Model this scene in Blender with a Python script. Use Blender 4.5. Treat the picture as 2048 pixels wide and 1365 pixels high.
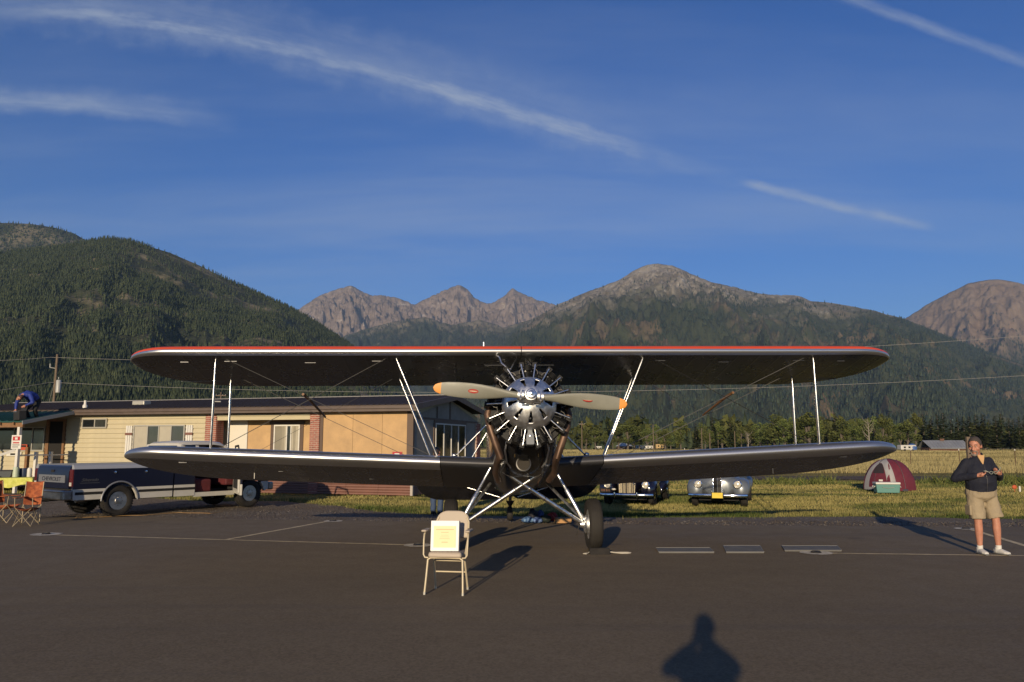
# Biplane on a small airfield ramp, evening sun from behind the camera.
import bpy, bmesh, math, random
import numpy as np
from math import sin, cos, tan, pi, radians as R, sqrt, atan2, hypot
from mathutils import Vector, Matrix, Euler

for o in list(bpy.data.objects):
    bpy.data.objects.remove(o, do_unlink=True)
sc = bpy.context.scene
COL = sc.collection

# ------------------------------------------------------------------ camera
CH = 1.70                        # eye height of the photographer
PITCH = R(7.55)
LENS, SENSOR = 18.0, 23.5
FPX = 2048 * LENS / SENSOR       # focal length in photograph pixels
cam_d = bpy.data.cameras.new('camera')
cam_d.lens = LENS; cam_d.sensor_width = SENSOR; cam_d.sensor_fit = 'HORIZONTAL'
cam_d.clip_start = 0.05; cam_d.clip_end = 60000
cam = bpy.data.objects.new('camera', cam_d); COL.objects.link(cam)
cam.location = (0, 0, CH); cam.rotation_euler = (pi / 2 + PITCH, 0, 0)
sc.camera = cam

# ------------------------------------------------------------------ sun and exposure
SUN_EL, SUN_AZ = R(12.5), R(193.0)       # azimuth clockwise from +Y (sun behind the camera, a little to the left)
sd = Vector((sin(SUN_AZ) * cos(SUN_EL), cos(SUN_AZ) * cos(SUN_EL), sin(SUN_EL)))
sun_d = bpy.data.lights.new('sun', 'SUN'); sun_d.energy = 5.0; sun_d.angle = R(0.53); sun_d.color = (1.0, 0.815, 0.56)
sun = bpy.data.objects.new('sun', sun_d); COL.objects.link(sun)
sun.rotation_euler = sd.to_track_quat('Z', 'Y').to_euler()
sun.location = sd * 100
sc.view_settings.view_transform = 'Standard'; sc.view_settings.look = 'None'
sc.view_settings.exposure = 0.05; sc.view_settings.gamma = 1.0
sc.view_settings.use_curve_mapping = False

def ray(px, py):
    """direction of a photograph pixel in the world"""
    dx = (px - 1024) / FPX; dy = (682.5 - py) / FPX
    return Vector((dx, cos(PITCH) - dy * sin(PITCH), sin(PITCH) + dy * cos(PITCH)))
def at(px, py, Y):
    d = ray(px, py); return Vector((0, 0, CH)) + d * (Y / d.y)
def ground(px, py, z=0.0):
    d = ray(px, py); return Vector((0, 0, CH)) + d * ((z - CH) / d.z)
def uv_sky(px, py):
    d = ray(px, py); return d.x / d.y, d.z / d.y

# ------------------------------------------------------------------ node helper
class NT:
    def __init__(s, tree): s.t = tree; s.n = tree.nodes; s.l = tree.links
    def node(s, typ, ins=None, **kw):
        n = s.n.new(typ)
        for k, v in kw.items(): setattr(n, k, v)
        for k, v in (ins or {}).items(): s.put(n.inputs[k], v)
        return n
    def put(s, sock, v):
        if isinstance(v, bpy.types.NodeSocket): s.l.new(v, sock)
        elif isinstance(v, bpy.types.Node): s.l.new(v.outputs[0], sock)
        else: sock.default_value = v
    def math(s, op, a, b=0.0, c=None, clamp=False):
        n = s.n.new('ShaderNodeMath'); n.operation = op; n.use_clamp = clamp
        s.put(n.inputs[0], a); s.put(n.inputs[1], b)
        if c is not None: s.put(n.inputs[2], c)
        return n.outputs[0]
    def vmath(s, op, a, b=(0, 0, 0)):
        n = s.n.new('ShaderNodeVectorMath'); n.operation = op
        s.put(n.inputs[0], a); s.put(n.inputs[1], b); return n.outputs[0]
    def noise(s, vec, scale, detail=3, rough=.55, out=0, dist=0.0):
        n = s.n.new('ShaderNodeTexNoise'); n.inputs['Scale'].default_value = scale
        n.inputs['Detail'].default_value = detail; n.inputs['Roughness'].default_value = rough
        n.inputs['Distortion'].default_value = dist
        if vec is not None: s.put(n.inputs['Vector'], vec)
        return n.outputs[out]
    def ramp(s, f, stops, interp='LINEAR'):
        n = s.n.new('ShaderNodeValToRGB'); n.color_ramp.interpolation = interp
        e = n.color_ramp.elements
        while len(e) > 1: e.remove(e[-1])
        for i, (p, c) in enumerate(stops):
            if i == 0: e[0].position = p
            el = e[0] if i == 0 else e.new(p)
            el.color = (c, c, c, 1) if isinstance(c, (int, float)) else (*c, 1)
        s.put(n.inputs[0], f); return n.outputs[0]
    def mix(s, f, a, b, mode='MIX'):
        n = s.n.new('ShaderNodeMix'); n.data_type = 'RGBA'; n.blend_type = mode
        s.put(n.inputs[0], f)
        for i, v in ((6, a), (7, b)):
            s.put(n.inputs[i], (*v, 1) if isinstance(v, tuple) and len(v) == 3 else v)
        return n.outputs[2]
    def mapr(s, v, a, b, c=0.0, d=1.0, smooth=True):
        n = s.n.new('ShaderNodeMapRange'); n.interpolation_type = 'SMOOTHSTEP' if smooth else 'LINEAR'
        s.put(n.inputs[0], v)
        for i, q in enumerate((a, b, c, d)): s.put(n.inputs[1 + i], q)
        return n.outputs[0]

# ------------------------------------------------------------------ world: sky with thin contrails and cirrus
world = bpy.data.worlds.new('World'); sc.world = world; world.use_nodes = True
wt = NT(world.node_tree)
for n in list(wt.n): wt.n.remove(n)
sky = wt.node('ShaderNodeTexSky', sky_type='NISHITA', sun_disc=False)
sky.sun_elevation = SUN_EL; sky.sun_rotation = SUN_AZ
sky.altitude = 1300; sky.air_density = 1.0; sky.dust_density = 0.3; sky.ozone_density = 4.0
tc = wt.node('ShaderNodeTexCoord')
sep = wt.node('ShaderNodeSeparateXYZ', {0: tc.outputs['Generated']})
dx, dy, dz = sep.outputs
yy = wt.math('MAXIMUM', dy, 0.05)
U = wt.math('DIVIDE', dx, yy); V = wt.math('DIVIDE', dz, yy)
front = wt.mapr(dy, 0.15, 0.4)
uvn = wt.node('ShaderNodeCombineXYZ', {0: U, 1: V, 2: 0.0}).outputs[0]
def poly_fit(pts, deg):
    q = [uv_sky(*p) for p in pts]
    return np.polyfit([a for a, b in q], [b for a, b in q], deg)[::-1]
def trail(pts, deg, width, soft, env, sharp_low=1.0, seed=0.0, streak=(9, 60)):
    """a contrail: distance from a curve v(u) in the sky, frayed by stretched noise; env = stops along u"""
    co = poly_fit(pts, deg)
    acc = None; up = U
    f = float(co[0])
    val = wt.math('ADD', wt.math('MULTIPLY', U, float(co[1])), f)
    if deg > 1: val = wt.math('ADD', val, wt.math('MULTIPLY', wt.math('MULTIPLY', U, U), float(co[2])))
    if deg > 2: val = wt.math('ADD', val, wt.math('MULTIPLY', wt.math('MULTIPLY', wt.math('MULTIPLY', U, U), U), float(co[3])))
    d = wt.math('SUBTRACT', V, val)
    sl = float(co[1])
    # streaks run obliquely across the trail
    st = wt.node('ShaderNodeCombineXYZ', {0: wt.math('MULTIPLY', U, float(streak[0])), 1: wt.math('MULTIPLY', d, float(streak[1])), 2: seed}).outputs[0]
    nz = wt.noise(st, 1.0, 7, .72)
    wob = wt.math('MULTIPLY', wt.math('SUBTRACT', wt.noise(uvn, 22.0, 6, .62), 0.5), width * 1.3)
    d2 = wt.math('ADD', d, wob)
    up_ = wt.mapr(d2, 0.0, width * soft, 1, 0)
    dn_ = wt.mapr(d2, -width * sharp_low, 0.0, 0, 1)
    m = wt.math('MULTIPLY', up_, dn_)
    e = wt.ramp(wt.mapr(U, -0.75, 0.75, smooth=False), [((uv_sky(x, 300)[0] + .75) / 1.5, v) for x, v in env])
    m = wt.math('MULTIPLY', m, e)
    return wt.math('MULTIPLY', m, wt.mapr(nz, 0.25, 0.70, 0.30, 1.0))
a1 = trail([(0, 22), (200, 32), (450, 70), (700, 132), (1000, 212), (1290, 305), (1500, 368), (1700, 418), (1850, 450)], 3, 0.022, 1.0,
           [(0, .3), (180, .6), (300, .62), (760, .6), (1000, .70), (1200, .68), (1260, .5), (1300, .20), (1400, .12), (1480, .06), (1520, .0), (1860, 0.0)], 1.0, 1.7)
a4 = trail([(1290, 305), (1500, 368), (1700, 418), (1850, 450)], 2, 0.011, 1.0, [(1440, 0), (1480, .1), (1510, .6), (1680, .5), (1725, .2), (1755, .55), (1830, .45), (1862, 0.0)], 1.0, 9.3)
a1b = trail([(0, 22), (200, 32), (450, 70), (700, 132), (1000, 212), (1290, 305), (1500, 368), (1700, 418), (1850, 450)], 3, 0.05, 1.6,
           [(0, .3), (180, .36), (700, .32), (1000, .26), (1250, .14), (1320, .03), (1850, 0.0)], .9, 5.1, (5, 30))
a2 = trail([(0, 205), (200, 215), (450, 243)], 2, 0.020, 1.6, [(0, .55), (150, .5), (330, .38), (480, .0)], 1.0, 3.3, (6, 45))
a3 = trail([(1690, -5), (1850, 52), (2048, 125)], 1, 0.012, 1.3, [(1640, .0), (1720, .42), (1850, .42), (1960, .32), (2048, .38)], 1.2, 7.7)
# broad thin cirrus veil, all over the sky (direction space, so it goes on outside the view)
zz = wt.math('ADD', wt.math('MAXIMUM', dz, 0.02), 0.12)
pl = wt.node('ShaderNodeCombineXYZ', {0: wt.math('DIVIDE', dx, zz), 1: wt.math('DIVIDE', dy, zz), 2: 0.0}).outputs[0]
mp = wt.node('ShaderNodeMapping', {'Vector': pl, 'Rotation': (0, 0, R(-24)), 'Scale': (.38, 1.5, 1)})
v1 = wt.mapr(wt.noise(mp.outputs[0], 1.0, 6, .6, dist=.4), .36, .76, 0, .40)
v2 = wt.mapr(wt.noise(mp.outputs[0], 0.33, 3, .5), .35, .7, .15, 1)
veil = wt.math('MULTIPLY', v1, v2)
tot = wt.math('MAXIMUM', wt.math('MAXIMUM', wt.math('MAXIMUM', a1, a4), a1b), wt.math('MAXIMUM', a2, a3))
tot = wt.math('MULTIPLY', tot, front)
tot = wt.math('ADD', tot, wt.math('MULTIPLY', veil, wt.math('SUBTRACT', 1.0, tot)), clamp=True)
SKY_GAIN = 1.0
cloud_col = wt.node('ShaderNodeRGB'); cloud_col.outputs[0].default_value = (5.6, 6.3, 7.4, 1)
hs = wt.node('ShaderNodeHueSaturation', {'Color': sky.outputs[0], 'Hue': .516, 'Saturation': 1.2, 'Value': 1.45})
skyc = wt.mix(tot, hs.outputs[0], cloud_col.outputs[0])
bg = wt.node('ShaderNodeBackground', {'Color': skyc, 'Strength': 0.076})
wo = wt.node('ShaderNodeOutputWorld'); wt.l.new(bg.outputs[0], wo.inputs[0])

# ------------------------------------------------------------------ materials
MATS = {}
ALB = .74      # darkens non-metal base colours evenly to balance the strong sun and exposure
def mat(name, col=(.5, .5, .5), rough=.6, metal=0.0, spec=.5, var=0.0, vscale=8.0, bump=0.0, bscale=60.0, coat=0.0, coords='Object', build=None, **kw):
    if name in MATS: return MATS[name]
    if metal < .5: col = tuple(c * ALB for c in col)
    m = bpy.data.materials.new(name); m.use_nodes = True
    t = NT(m.node_tree); b = m.node_tree.nodes['Principled BSDF']
    b.inputs['Base Color'].default_value = (*col, 1); b.inputs['Roughness'].default_value = rough
    b.inputs['Metallic'].default_value = metal; b.inputs['Specular IOR Level'].default_value = spec
    b.inputs['Coat Weight'].default_value = coat; b.inputs['Coat Roughness'].default_value = .06
    for k, v in kw.items():
        b.inputs[k.replace('_', ' ')].default_value = v
    cs = t.node('ShaderNodeTexCoord').outputs[coords] if (var or bump or build) else None
    if var:
        nz = t.noise(cs, vscale, 5, .65)
        f = t.mapr(nz, .3, .7, 1 - var, 1 + var, smooth=False)
        mul = t.node('ShaderNodeVectorMath', operation='SCALE'); t.put(mul.inputs[0], (*col,)); t.put(mul.inputs['Scale'], f)
        t.put(b.inputs['Base Color'], mul.outputs[0])
        t.put(b.inputs['Roughness'], t.mapr(nz, .25, .75, max(0, rough - .08), min(1, rough + .1)))
    if bump:
        bn = t.node('ShaderNodeBump', {'Height': t.noise(cs, bscale, 4, .6), 'Strength': bump, 'Distance': .02})
        t.put(b.inputs['Normal'], bn.outputs[0])
    if build: build(t, b, cs)
    MATS[name] = m; return m

# ------------------------------------------------------------------ mesh builder
class MB:
    def __init__(s): s.v = []; s.f = []; s.m = []
    def add(s, vs, fs, m=0):
        k = len(s.v); s.v.extend([tuple(p) for p in vs]); s.f.extend([tuple(i + k for i in f) for f in fs]); s.m.extend([m] * len(fs)); return s
    def box(s, a, b, m=0, M=None):
        x0, y0, z0 = a; x1, y1, z1 = b
        vs = [Vector(p) for p in ((x0, y0, z0), (x1, y0, z0), (x1, y1, z0), (x0, y1, z0), (x0, y0, z1), (x1, y0, z1), (x1, y1, z1), (x0, y1, z1))]
        if M is not None: vs = [M @ p for p in vs]
        return s.add(vs, [(0, 3, 2, 1), (4, 5, 6, 7), (0, 1, 5, 4), (1, 2, 6, 5), (2, 3, 7, 6), (3, 0, 4, 7)], m)
    def hexa(s, p, m=0):   # eight corners, bottom ring then top ring
        return s.add(p, [(0, 3, 2, 1), (4, 5, 6, 7), (0, 1, 5, 4), (1, 2, 6, 5), (2, 3, 7, 6), (3, 0, 4, 7)], m)
    def rings(s, rs, m=0, cap=True, closed=True):
        n = len(rs[0]); vs = [p for r in rs for p in r]; fs = []
        for i in range(len(rs) - 1):
            for j in range(n if closed else n - 1):
                k = (j + 1) % n
                fs.append((i * n + j, i * n + k, (i + 1) * n + k, (i + 1) * n + j))
        if cap:
            fs.append(tuple(reversed(range(n)))); fs.append(tuple((len(rs) - 1) * n + j for j in range(n)))
        return s.add(vs, fs, m)
    def tube(s, pts, r, n=8, m=0, cap=True, flat=None):
        """round tube through pts; flat=(sx,sy) squashes the section"""
        pts = [Vector(p) for p in pts]; rr = r if isinstance(r, (list, tuple)) else [r] * len(pts)
        rs = []; up = None
        for i, p in enumerate(pts):
            t = (pts[min(i + 1, len(pts) - 1)] - pts[max(i - 1, 0)]).normalized()
            if up is None:
                up = Vector((0, 0, 1)) if abs(t.z) < .9 else Vector((0, 1, 0))
            a = t.cross(up).normalized(); b = a.cross(t).normalized(); up = b
            fx, fy = flat or (1, 1)
            rs.append([p + a * (rr[i] * fx * cos(2 * pi * k / n)) + b * (rr[i] * fy * sin(2 * pi * k / n)) for k in range(n)])
        return s.rings(rs, m, cap)
    def bar(s, a, b, w, h, m=0, up=(0, 0, 1)):
        a = Vector(a); b = Vector(b); t = (b - a).normalized(); u = Vector(up)
        x = t.cross(u)
        x = x.normalized() if x.length > 1e-4 else Vector((1, 0, 0)); y = x.cross(t).normalized()
        q = [(-1, -1), (1, -1), (1, 1), (-1, 1)]
        return s.rings([[p + x * (i * w / 2) + y * (j * h / 2) for i, j in q] for p in (a, b)], m)
    def lathe(s, prof, n=24, M=None, m=0, cap=True):
        rs = []
        for r_, z_ in prof:
            ring = [Vector((r_ * cos(2 * pi * k / n), r_ * sin(2 * pi * k / n), z_)) for k in range(n)]
            rs.append([M @ p for p in ring] if M is not None else ring)
        return s.rings(rs, m, cap)
    def prism(s, poly, z0, z1, M=None, m=0):
        n = len(poly); a = [Vector((x, y, z0)) for x, y in poly]; b = [Vector((x, y, z1)) for x, y in poly]
        if M is not None: a = [M @ p for p in a]; b = [M @ p for p in b]
        return s.rings([a, b], m)
    def sphere(s, c, r, n=12, k=8, m=0, M=None):
        c = Vector(c); rx, ry, rz = r if isinstance(r, (tuple, list)) else (r, r, r)
        rs = []
        for i in range(k + 1):
            th = pi * (i / k) ; th = min(max(th, .02), pi - .02)
            ring = [Vector((rx * sin(th) * cos(2 * pi * j / n), ry * sin(th) * sin(2 * pi * j / n), -rz * cos(th))) for j in range(n)]
            rs.append([c + (M @ p if M is not None else p) for p in ring])
        return s.rings(rs, m)
    def build(s, name, mats, parent=None, smooth=None, bevel=0.0, loc=None, rot=None, seg=2):
        me = bpy.data.meshes.new(name); me.from_pydata([tuple(p) for p in s.v], [], s.f)
        mats = mats if isinstance(mats, (list, tuple)) else [mats]
        for q in mats: me.materials.append(q)
        if len(mats) > 1: me.polygons.foreach_set('material_index', s.m)
        bm = bmesh.new(); bm.from_mesh(me); bmesh.ops.recalc_face_normals(bm, faces=bm.faces); bm.to_mesh(me); bm.free()
        me.update()
        if smooth is not None:
            me.polygons.foreach_set('use_smooth', [True] * len(me.polygons))
            if smooth < 179: me.set_sharp_from_angle(angle=R(smooth))
        o = bpy.data.objects.new(name, me); COL.objects.link(o)
        if parent is not None: o.parent = parent
        if loc is not None: o.location = loc
        if rot is not None: o.rotation_euler = rot
        if bevel:
            md = o.modifiers.new('bevel', 'BEVEL'); md.width = bevel; md.segments = seg; md.limit_method = 'ANGLE'; md.angle_limit = R(40)
        return o

def np_mesh(name, verts, faces, mats, parent=None, smooth=False, mi=None, vcol=None):
    """fast mesh from numpy arrays; faces (n,3) or (n,4); vcol = per-vertex colour attribute 'tint'"""
    me = bpy.data.meshes.new(name); nv, nf, k = len(verts), len(faces), faces.shape[1]
    me.vertices.add(nv); me.vertices.foreach_set('co', np.asarray(verts, np.float32).ravel())
    me.loops.add(nf * k); me.loops.foreach_set('vertex_index', np.asarray(faces, np.int32).ravel())
    me.polygons.add(nf); me.polygons.foreach_set('loop_start', np.arange(0, nf * k, k, dtype=np.int32))
    me.polygons.foreach_set('loop_total', np.full(nf, k, np.int32))
    for q in (mats if isinstance(mats, (list, tuple)) else [mats]): me.materials.append(q)
    if mi is not None: me.polygons.foreach_set('material_index', np.asarray(mi, np.int32))
    if smooth: me.polygons.foreach_set('use_smooth', np.ones(nf, bool))
    if vcol is not None:
        at_ = me.attributes.new('tint', 'FLOAT', 'POINT'); at_.data.foreach_set('value', np.asarray(vcol, np.float32))
    me.update(calc_edges=True); me.validate()
    o = bpy.data.objects.new(name, me); COL.objects.link(o)
    if parent is not None: o.parent = parent
    return o

def tag(o, label=None, cat=None, group=None, kind=None):
    if label: o['label'] = label
    if cat: o['category'] = cat
    if group: o['group'] = group
    if kind: o['kind'] = kind
    return o
def thing(name, loc, rz=0, label=None, cat=None, group=None):
    o = bpy.data.objects.new(name, None); COL.objects.link(o); o.location = loc; o.rotation_euler = (0, 0, rz)
    o.empty_display_size = .2
    return tag(o, label, cat, group)
def copy_tree(o, parent=None):
    c = o.copy(); COL.objects.link(c); c.parent = parent
    for ch in o.children: copy_tree(ch, c)
    return c
def text_mesh(name, body, size, M, material, parent, extrude=.002, align='CENTER', sx=1.0):
    """lettering as real thin geometry; M places its plane (x right, y up)"""
    cu = bpy.data.curves.new(name, 'FONT'); cu.body = body; cu.size = size; cu.extrude = extrude
    cu.align_x = align; cu.align_y = 'CENTER'
    tmp = bpy.data.objects.new(name, cu); COL.objects.link(tmp)
    dg = bpy.context.evaluated_depsgraph_get(); me = bpy.data.meshes.new_from_object(tmp.evaluated_get(dg))
    bpy.data.objects.remove(tmp, do_unlink=True)
    me.transform(M @ Matrix.Diagonal((sx, 1, 1, 1))); me.materials.clear(); me.materials.append(material)
    o = bpy.data.objects.new(name, me); COL.objects.link(o); o.parent = parent
    return o
def frame_mat(o, x, y):
    """matrix with given origin, x axis and y axis"""
    x = Vector(x).normalized(); y = Vector(y); y = (y - x * y.dot(x)).normalized(); z = x.cross(y)
    return Matrix(((x.x, y.x, z.x, o[0]), (x.y, y.y, z.y, o[1]), (x.z, y.z, z.z, o[2]), (0, 0, 0, 1)))

# ------------------------------------------------------------------ numpy noise
_rs = np.random.RandomState(11); _P = _rs.permutation(512); _P = np.concatenate([_P, _P, _P]); _G = _rs.rand(512)
def vnoise(x, y):
    xi = np.floor(x).astype(int); yi = np.floor(y).astype(int); xf = x - xi; yf = y - yi
    u = xf * xf * (3 - 2 * xf); v = yf * yf * (3 - 2 * yf)
    h = lambda a, b: _G[_P[(_P[a & 511] + b) & 511]]
    return (h(xi, yi) * (1 - u) + h(xi + 1, yi) * u) * (1 - v) + (h(xi, yi + 1) * (1 - u) + h(xi + 1, yi + 1) * u) * v
def fbm(x, y, o=5, g=.5):
    s = 0; a = 1; t = 0
    for i in range(o):
        s = s + a * vnoise(x * 2 ** i + 17.3 * i, y * 2 ** i + 9.1 * i); t += a; a *= g
    return s / t
def ridged(x, y, o=5, g=.5):
    s = 0; a = 1; t = 0
    for i in range(o):
        s = s + a * (1 - np.abs(2 * vnoise(x * 2 ** i + 31.7 * i, y * 2 ** i + 5.3 * i) - 1)); t += a; a *= g
    return s / t
# ================================================================== LAND: mountains, valley floor, ramp
def ss(x, a, b):
    t = np.clip((x - a) / (b - a), 0, 1); return t * t * (3 - 2 * t)

class Ridge:
    """a mountain side: silhouette given by photograph points at distance r1, foot at distance r0"""
    def __init__(s, pts, r0, r1, az0, az1, na, nr, power=1.25, gully=.12, gfreq=9, seed=0, back=.35, jag=0.0, crag=0.0):
        q = sorted((atan2(ray(*p).x, ray(*p).y), ray(*p).z / hypot(ray(*p).x, ray(*p).y)) for p in pts)
        s.az = np.array([a for a, b in q]); s.el = np.array([b for a, b in q])
        s.r0, s.r1, s.a0, s.a1, s.na, s.nr = r0, r1, az0, az1, na, nr
        s.power, s.gully, s.gf, s.seed, s.back, s.jag, s.crag = power, gully, gfreq, seed, back, jag, crag
    def H(s, az):
        # smooth interpolation of the silhouette + a little jaggedness
        e = np.interp(az, s.az, s.el)
        w = .0016
        e = (e * 2 + np.interp(az - w, s.az, s.el) + np.interp(az + w, s.az, s.el)) / 4
        return CH + e * s.r1 + s.jag * s.r1 * (fbm(az * 120 + s.seed, az * 0 + 3.1, 4) - .5)
    def height(s, az, t):
        """t: 0 foot, 1 ridge, >1 back side"""
        H = s.H(az)
        tt = np.clip(t, 0, 1)
        base = H * tt ** s.power
        r = s.r0 + (s.r1 - s.r0) * t
        x = r * np.sin(az); y = r * np.cos(az)
        k = s.gf / s.r1
        warp = fbm(x * k * .7 + s.seed, y * k * .7, 3) * 1.5
        g1 = ridged(az * s.gf + warp * .5 + s.seed * 3.7, t * 1.3 + warp * .6, 4, .55) - .68
        g2 = fbm(x * k * 4 + 7 + s.seed, y * k * 4, 4) - .5
        env = ss(t, .02, .3) * (1 - ss(t, .72, .985))
        h = base + s.gully * H * (g1 * 1.6 + g2 * .6) * env
        if s.crag:
            cx = ridged((x + .5 * y) * k * 3.2 + warp, (y - .5 * x) * k * 3.2, 6, .62) - .62
            ay = ridged(az * s.gf * 4.3 + warp * .35, t * 2.2, 4, .6) - .62
            h = h + s.crag * H * (cx * 1.5 + ay * .35) * ss(t, .25, .6) * (1 - .75 * ss(t, .93, 1.0))
        lim = H * r / s.r1 - CH * (r / s.r1 - 1)      # never above the sight line to the ridge
        h = np.minimum(h, lim - H * .012 * (1 - tt))
        h = np.where(t > 1, H * (1 - (t - 1) / s.back * .55), h)
        return h
    def grid(s):
        az = np.linspace(s.a0, s.a1, s.na)
        t = np.concatenate([np.linspace(0, 1, s.nr), 1 + np.linspace(.15, 1, 4) * s.back])
        A, T = np.meshgrid(az, t)
        Hh = s.height(A, T); r = s.r0 + (s.r1 - s.r0) * T
        fade = ss(A, s.a0, s.a0 + .05) * (1 - ss(A, s.a1 - .05, s.a1))
        Hh = np.where(T == 0, -8.0, Hh)
        v = np.stack([r * np.sin(A), r * np.cos(A), Hh], -1).reshape(-1, 3)
        nc = s.na; i = np.arange(len(t) - 1)[:, None] * nc + np.arange(nc - 1)[None, :]
        f = np.stack([i, i + 1, i + nc + 1, i + nc], -1).reshape(-1, 4)
        return v, f
    def sample(s, n, rng, tmin=0.0, tmax=1.0, amin=None, amax=None):
        # roughly even in the picture: uniform in azimuth and in t (weighted a little to the foot)
        az = rng.uniform(s.a0 if amin is None else amin, s.a1 if amax is None else amax, n)
        t = tmin + (tmax - tmin) * rng.uniform(0, 1, n) ** 1.0
        h = s.height(az, t); r = s.r0 + (s.r1 - s.r0) * t
        return az, t, np.stack([r * np.sin(az), r * np.cos(az), h], -1)

def pxaz(px): return math.atan((px - 1024) / FPX / cos(PITCH))

def land_mat(name, soil, brush, rock=None, rock_lo=0, rock_hi=1, scale=.01, stripe=0.0, patch=(.5, .62)):
    """ground of a slope: soil / brush patches, bare rock above a height with chutes reaching down"""
    def build(t, b, cs):
        geo = t.node('ShaderNodeNewGeometry'); P = geo.outputs['Position']
        n1 = t.noise(P, scale, 6, .62); n2 = t.noise(P, scale * 7, 5, .65)
        c = t.mix(t.mapr(n1, *patch), brush, soil)
        c = t.mix(t.mapr(n2, .3, .75, .0, .55), c, tuple(x * .5 for x in brush))
        if rock:
            z = t.node('ShaderNodeSeparateXYZ', {0: P}).outputs[2]
            zz = t.math('ADD', z, t.math('MULTIPLY', t.math('SUBTRACT', t.noise(P, scale * 1.2, 6, .7), .5), (rock_hi - rock_lo) * 2.4))
            k = t.mapr(zz, rock_lo, rock_hi)
            rn = t.math('ADD', t.math('MULTIPLY', t.noise(P, scale * 2.6, 8, .74, dist=.8), .7), t.math('MULTIPLY', t.noise(P, scale * 14, 5, .7), .3))
            rc = t.ramp(rn, [(.34, tuple(x * .72 for x in rock[0])), (.45, rock[0]), (.52, rock[1]), (.57, rock[1]), (.62, rock[2])])
            c = t.mix(k, c, rc)
        t.put(b.inputs['Base Color'], c)
        bn = t.node('ShaderNodeBump', {'Height': t.noise(P, scale * 9, 6, .7), 'Strength': .6, 'Distance': 1.2 / scale * .05})
        t.put(b.inputs['Normal'], bn.outputs[0])
    return mat(name, rough=.95, spec=.1, build=build)

def conifer_mat(name, dark, light):
    def build(t, b, cs):
        a = t.node('ShaderNodeAttribute', attribute_name='tint')
        c = t.mix(a.outputs['Fac'], dark, light)
        t.put(b.inputs['Base Color'], c)
    return mat(name, rough=.9, spec=.1, build=build)

def conifers(name, P, h, w, rng, material, tiers=1, sides=5, parent=None):
    """many small spruces as one mesh: tiers of ragged cones"""
    n = len(P); V = []; F = []; TI = []
    base = 0
    tint = np.clip(rng.normal(.45, .22, n), 0, 1)
    rot = rng.uniform(0, 2 * pi, n)
    for k in range(tiers):
        z0 = h * (.06 + .80 * k / tiers); z1 = h * min(1.0, (k + 1.75) / (tiers + .75)) if tiers > 1 else h * 1.0
        rad = w * (1 - .78 * k / tiers)
        lean = rng.normal(0, .03, (n, 2)) * h[:, None]
        ang = rot[:, None] + np.arange(sides)[None, :] * 2 * pi / sides + k * .7
        rr = rad[:, None] * rng.uniform(.55, 1.2, (n, sides))
        zr = z0[:, None] + h[:, None] * rng.uniform(-.06, .06, (n, sides))
        ring = np.stack([P[:, None, 0] + rr * np.cos(ang), P[:, None, 1] + rr * np.sin(ang), P[:, None, 2] + zr], -1)
        apex = np.stack([P[:, 0] + lean[:, 0], P[:, 1] + lean[:, 1], P[:, 2] + z1], -1)[:, None, :]
        vv = np.concatenate([ring, apex], 1); V.append(vv.reshape(-1, 3))
        idx = base + np.arange(n)[:, None] * (sides + 1)
        j = np.arange(sides)
        f = np.stack([idx + j[None], idx + ((j + 1) % sides)[None], np.broadcast_to(idx + sides, (n, sides))], -1)
        F.append(f.reshape(-1, 3)); base += n * (sides + 1)
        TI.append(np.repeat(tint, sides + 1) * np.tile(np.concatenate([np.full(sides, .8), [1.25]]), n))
    return np_mesh(name, np.concatenate(V), np.concatenate(F), material, parent, vcol=np.clip(np.concatenate(TI), 0, 1))

rng = np.random.RandomState(5)
M_pine = conifer_mat('pine_foliage', (.022, .035, .021), (.084, .098, .046))
M_pine_far = conifer_mat('pine_foliage_far', (.018, .031, .022), (.066, .080, .044))

# --- far red peaks
peaks = Ridge([(420, 700), (540, 660), (600, 616), (640, 592), (672, 578), (690, 574), (705, 573), (740, 590), (775, 592), (800, 598), (830, 609),
               (856, 596), (890, 580), (915, 569), (935, 580), (960, 604), (982, 607), (1005, 594), (1025, 577), (1045, 588), (1075, 600), (1110, 610), (1160, 636), (1300, 680)],
              6000, 10500, pxaz(380), pxaz(1330), 700, 150, 1.5, .24, 26, 3.0, jag=.0030, crag=.09)
v, f = peaks.grid()
red_rock = [(.19, .145, .115), (.265, .205, .165), (.47, .42, .35)]
o = np_mesh('mountain_peaks', v, f, land_mat('red_peak_rock', (.22, .17, .12), (.07, .075, .045), red_rock, 700, 1150, .0016), smooth=True)
tag(o, kind='structure')
# --- wooded spurs below the peaks
spurs = Ridge([(480, 790), (600, 735), (690, 672), (735, 657), (790, 643), (850, 634), (900, 650), (960, 640), (1010, 655), (1060, 640), (1120, 614), (1200, 640), (1320, 700)],
              4200, 7600, pxaz(440), pxaz(1340), 420, 110, 1.35, .22, 22, 8.0, jag=.002, crag=.08)
v, f = spurs.grid()
M_spur = land_mat('spur_ground', (.19, .15, .10), (.045, .055, .03), [(.22, .17, .12), (.28, .23, .16), (.36, .31, .24)], 900, 1400, .002, patch=(.52, .66))
tag(np_mesh('mountain_spurs', v, f, M_spur, smooth=True), kind='structure')
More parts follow.
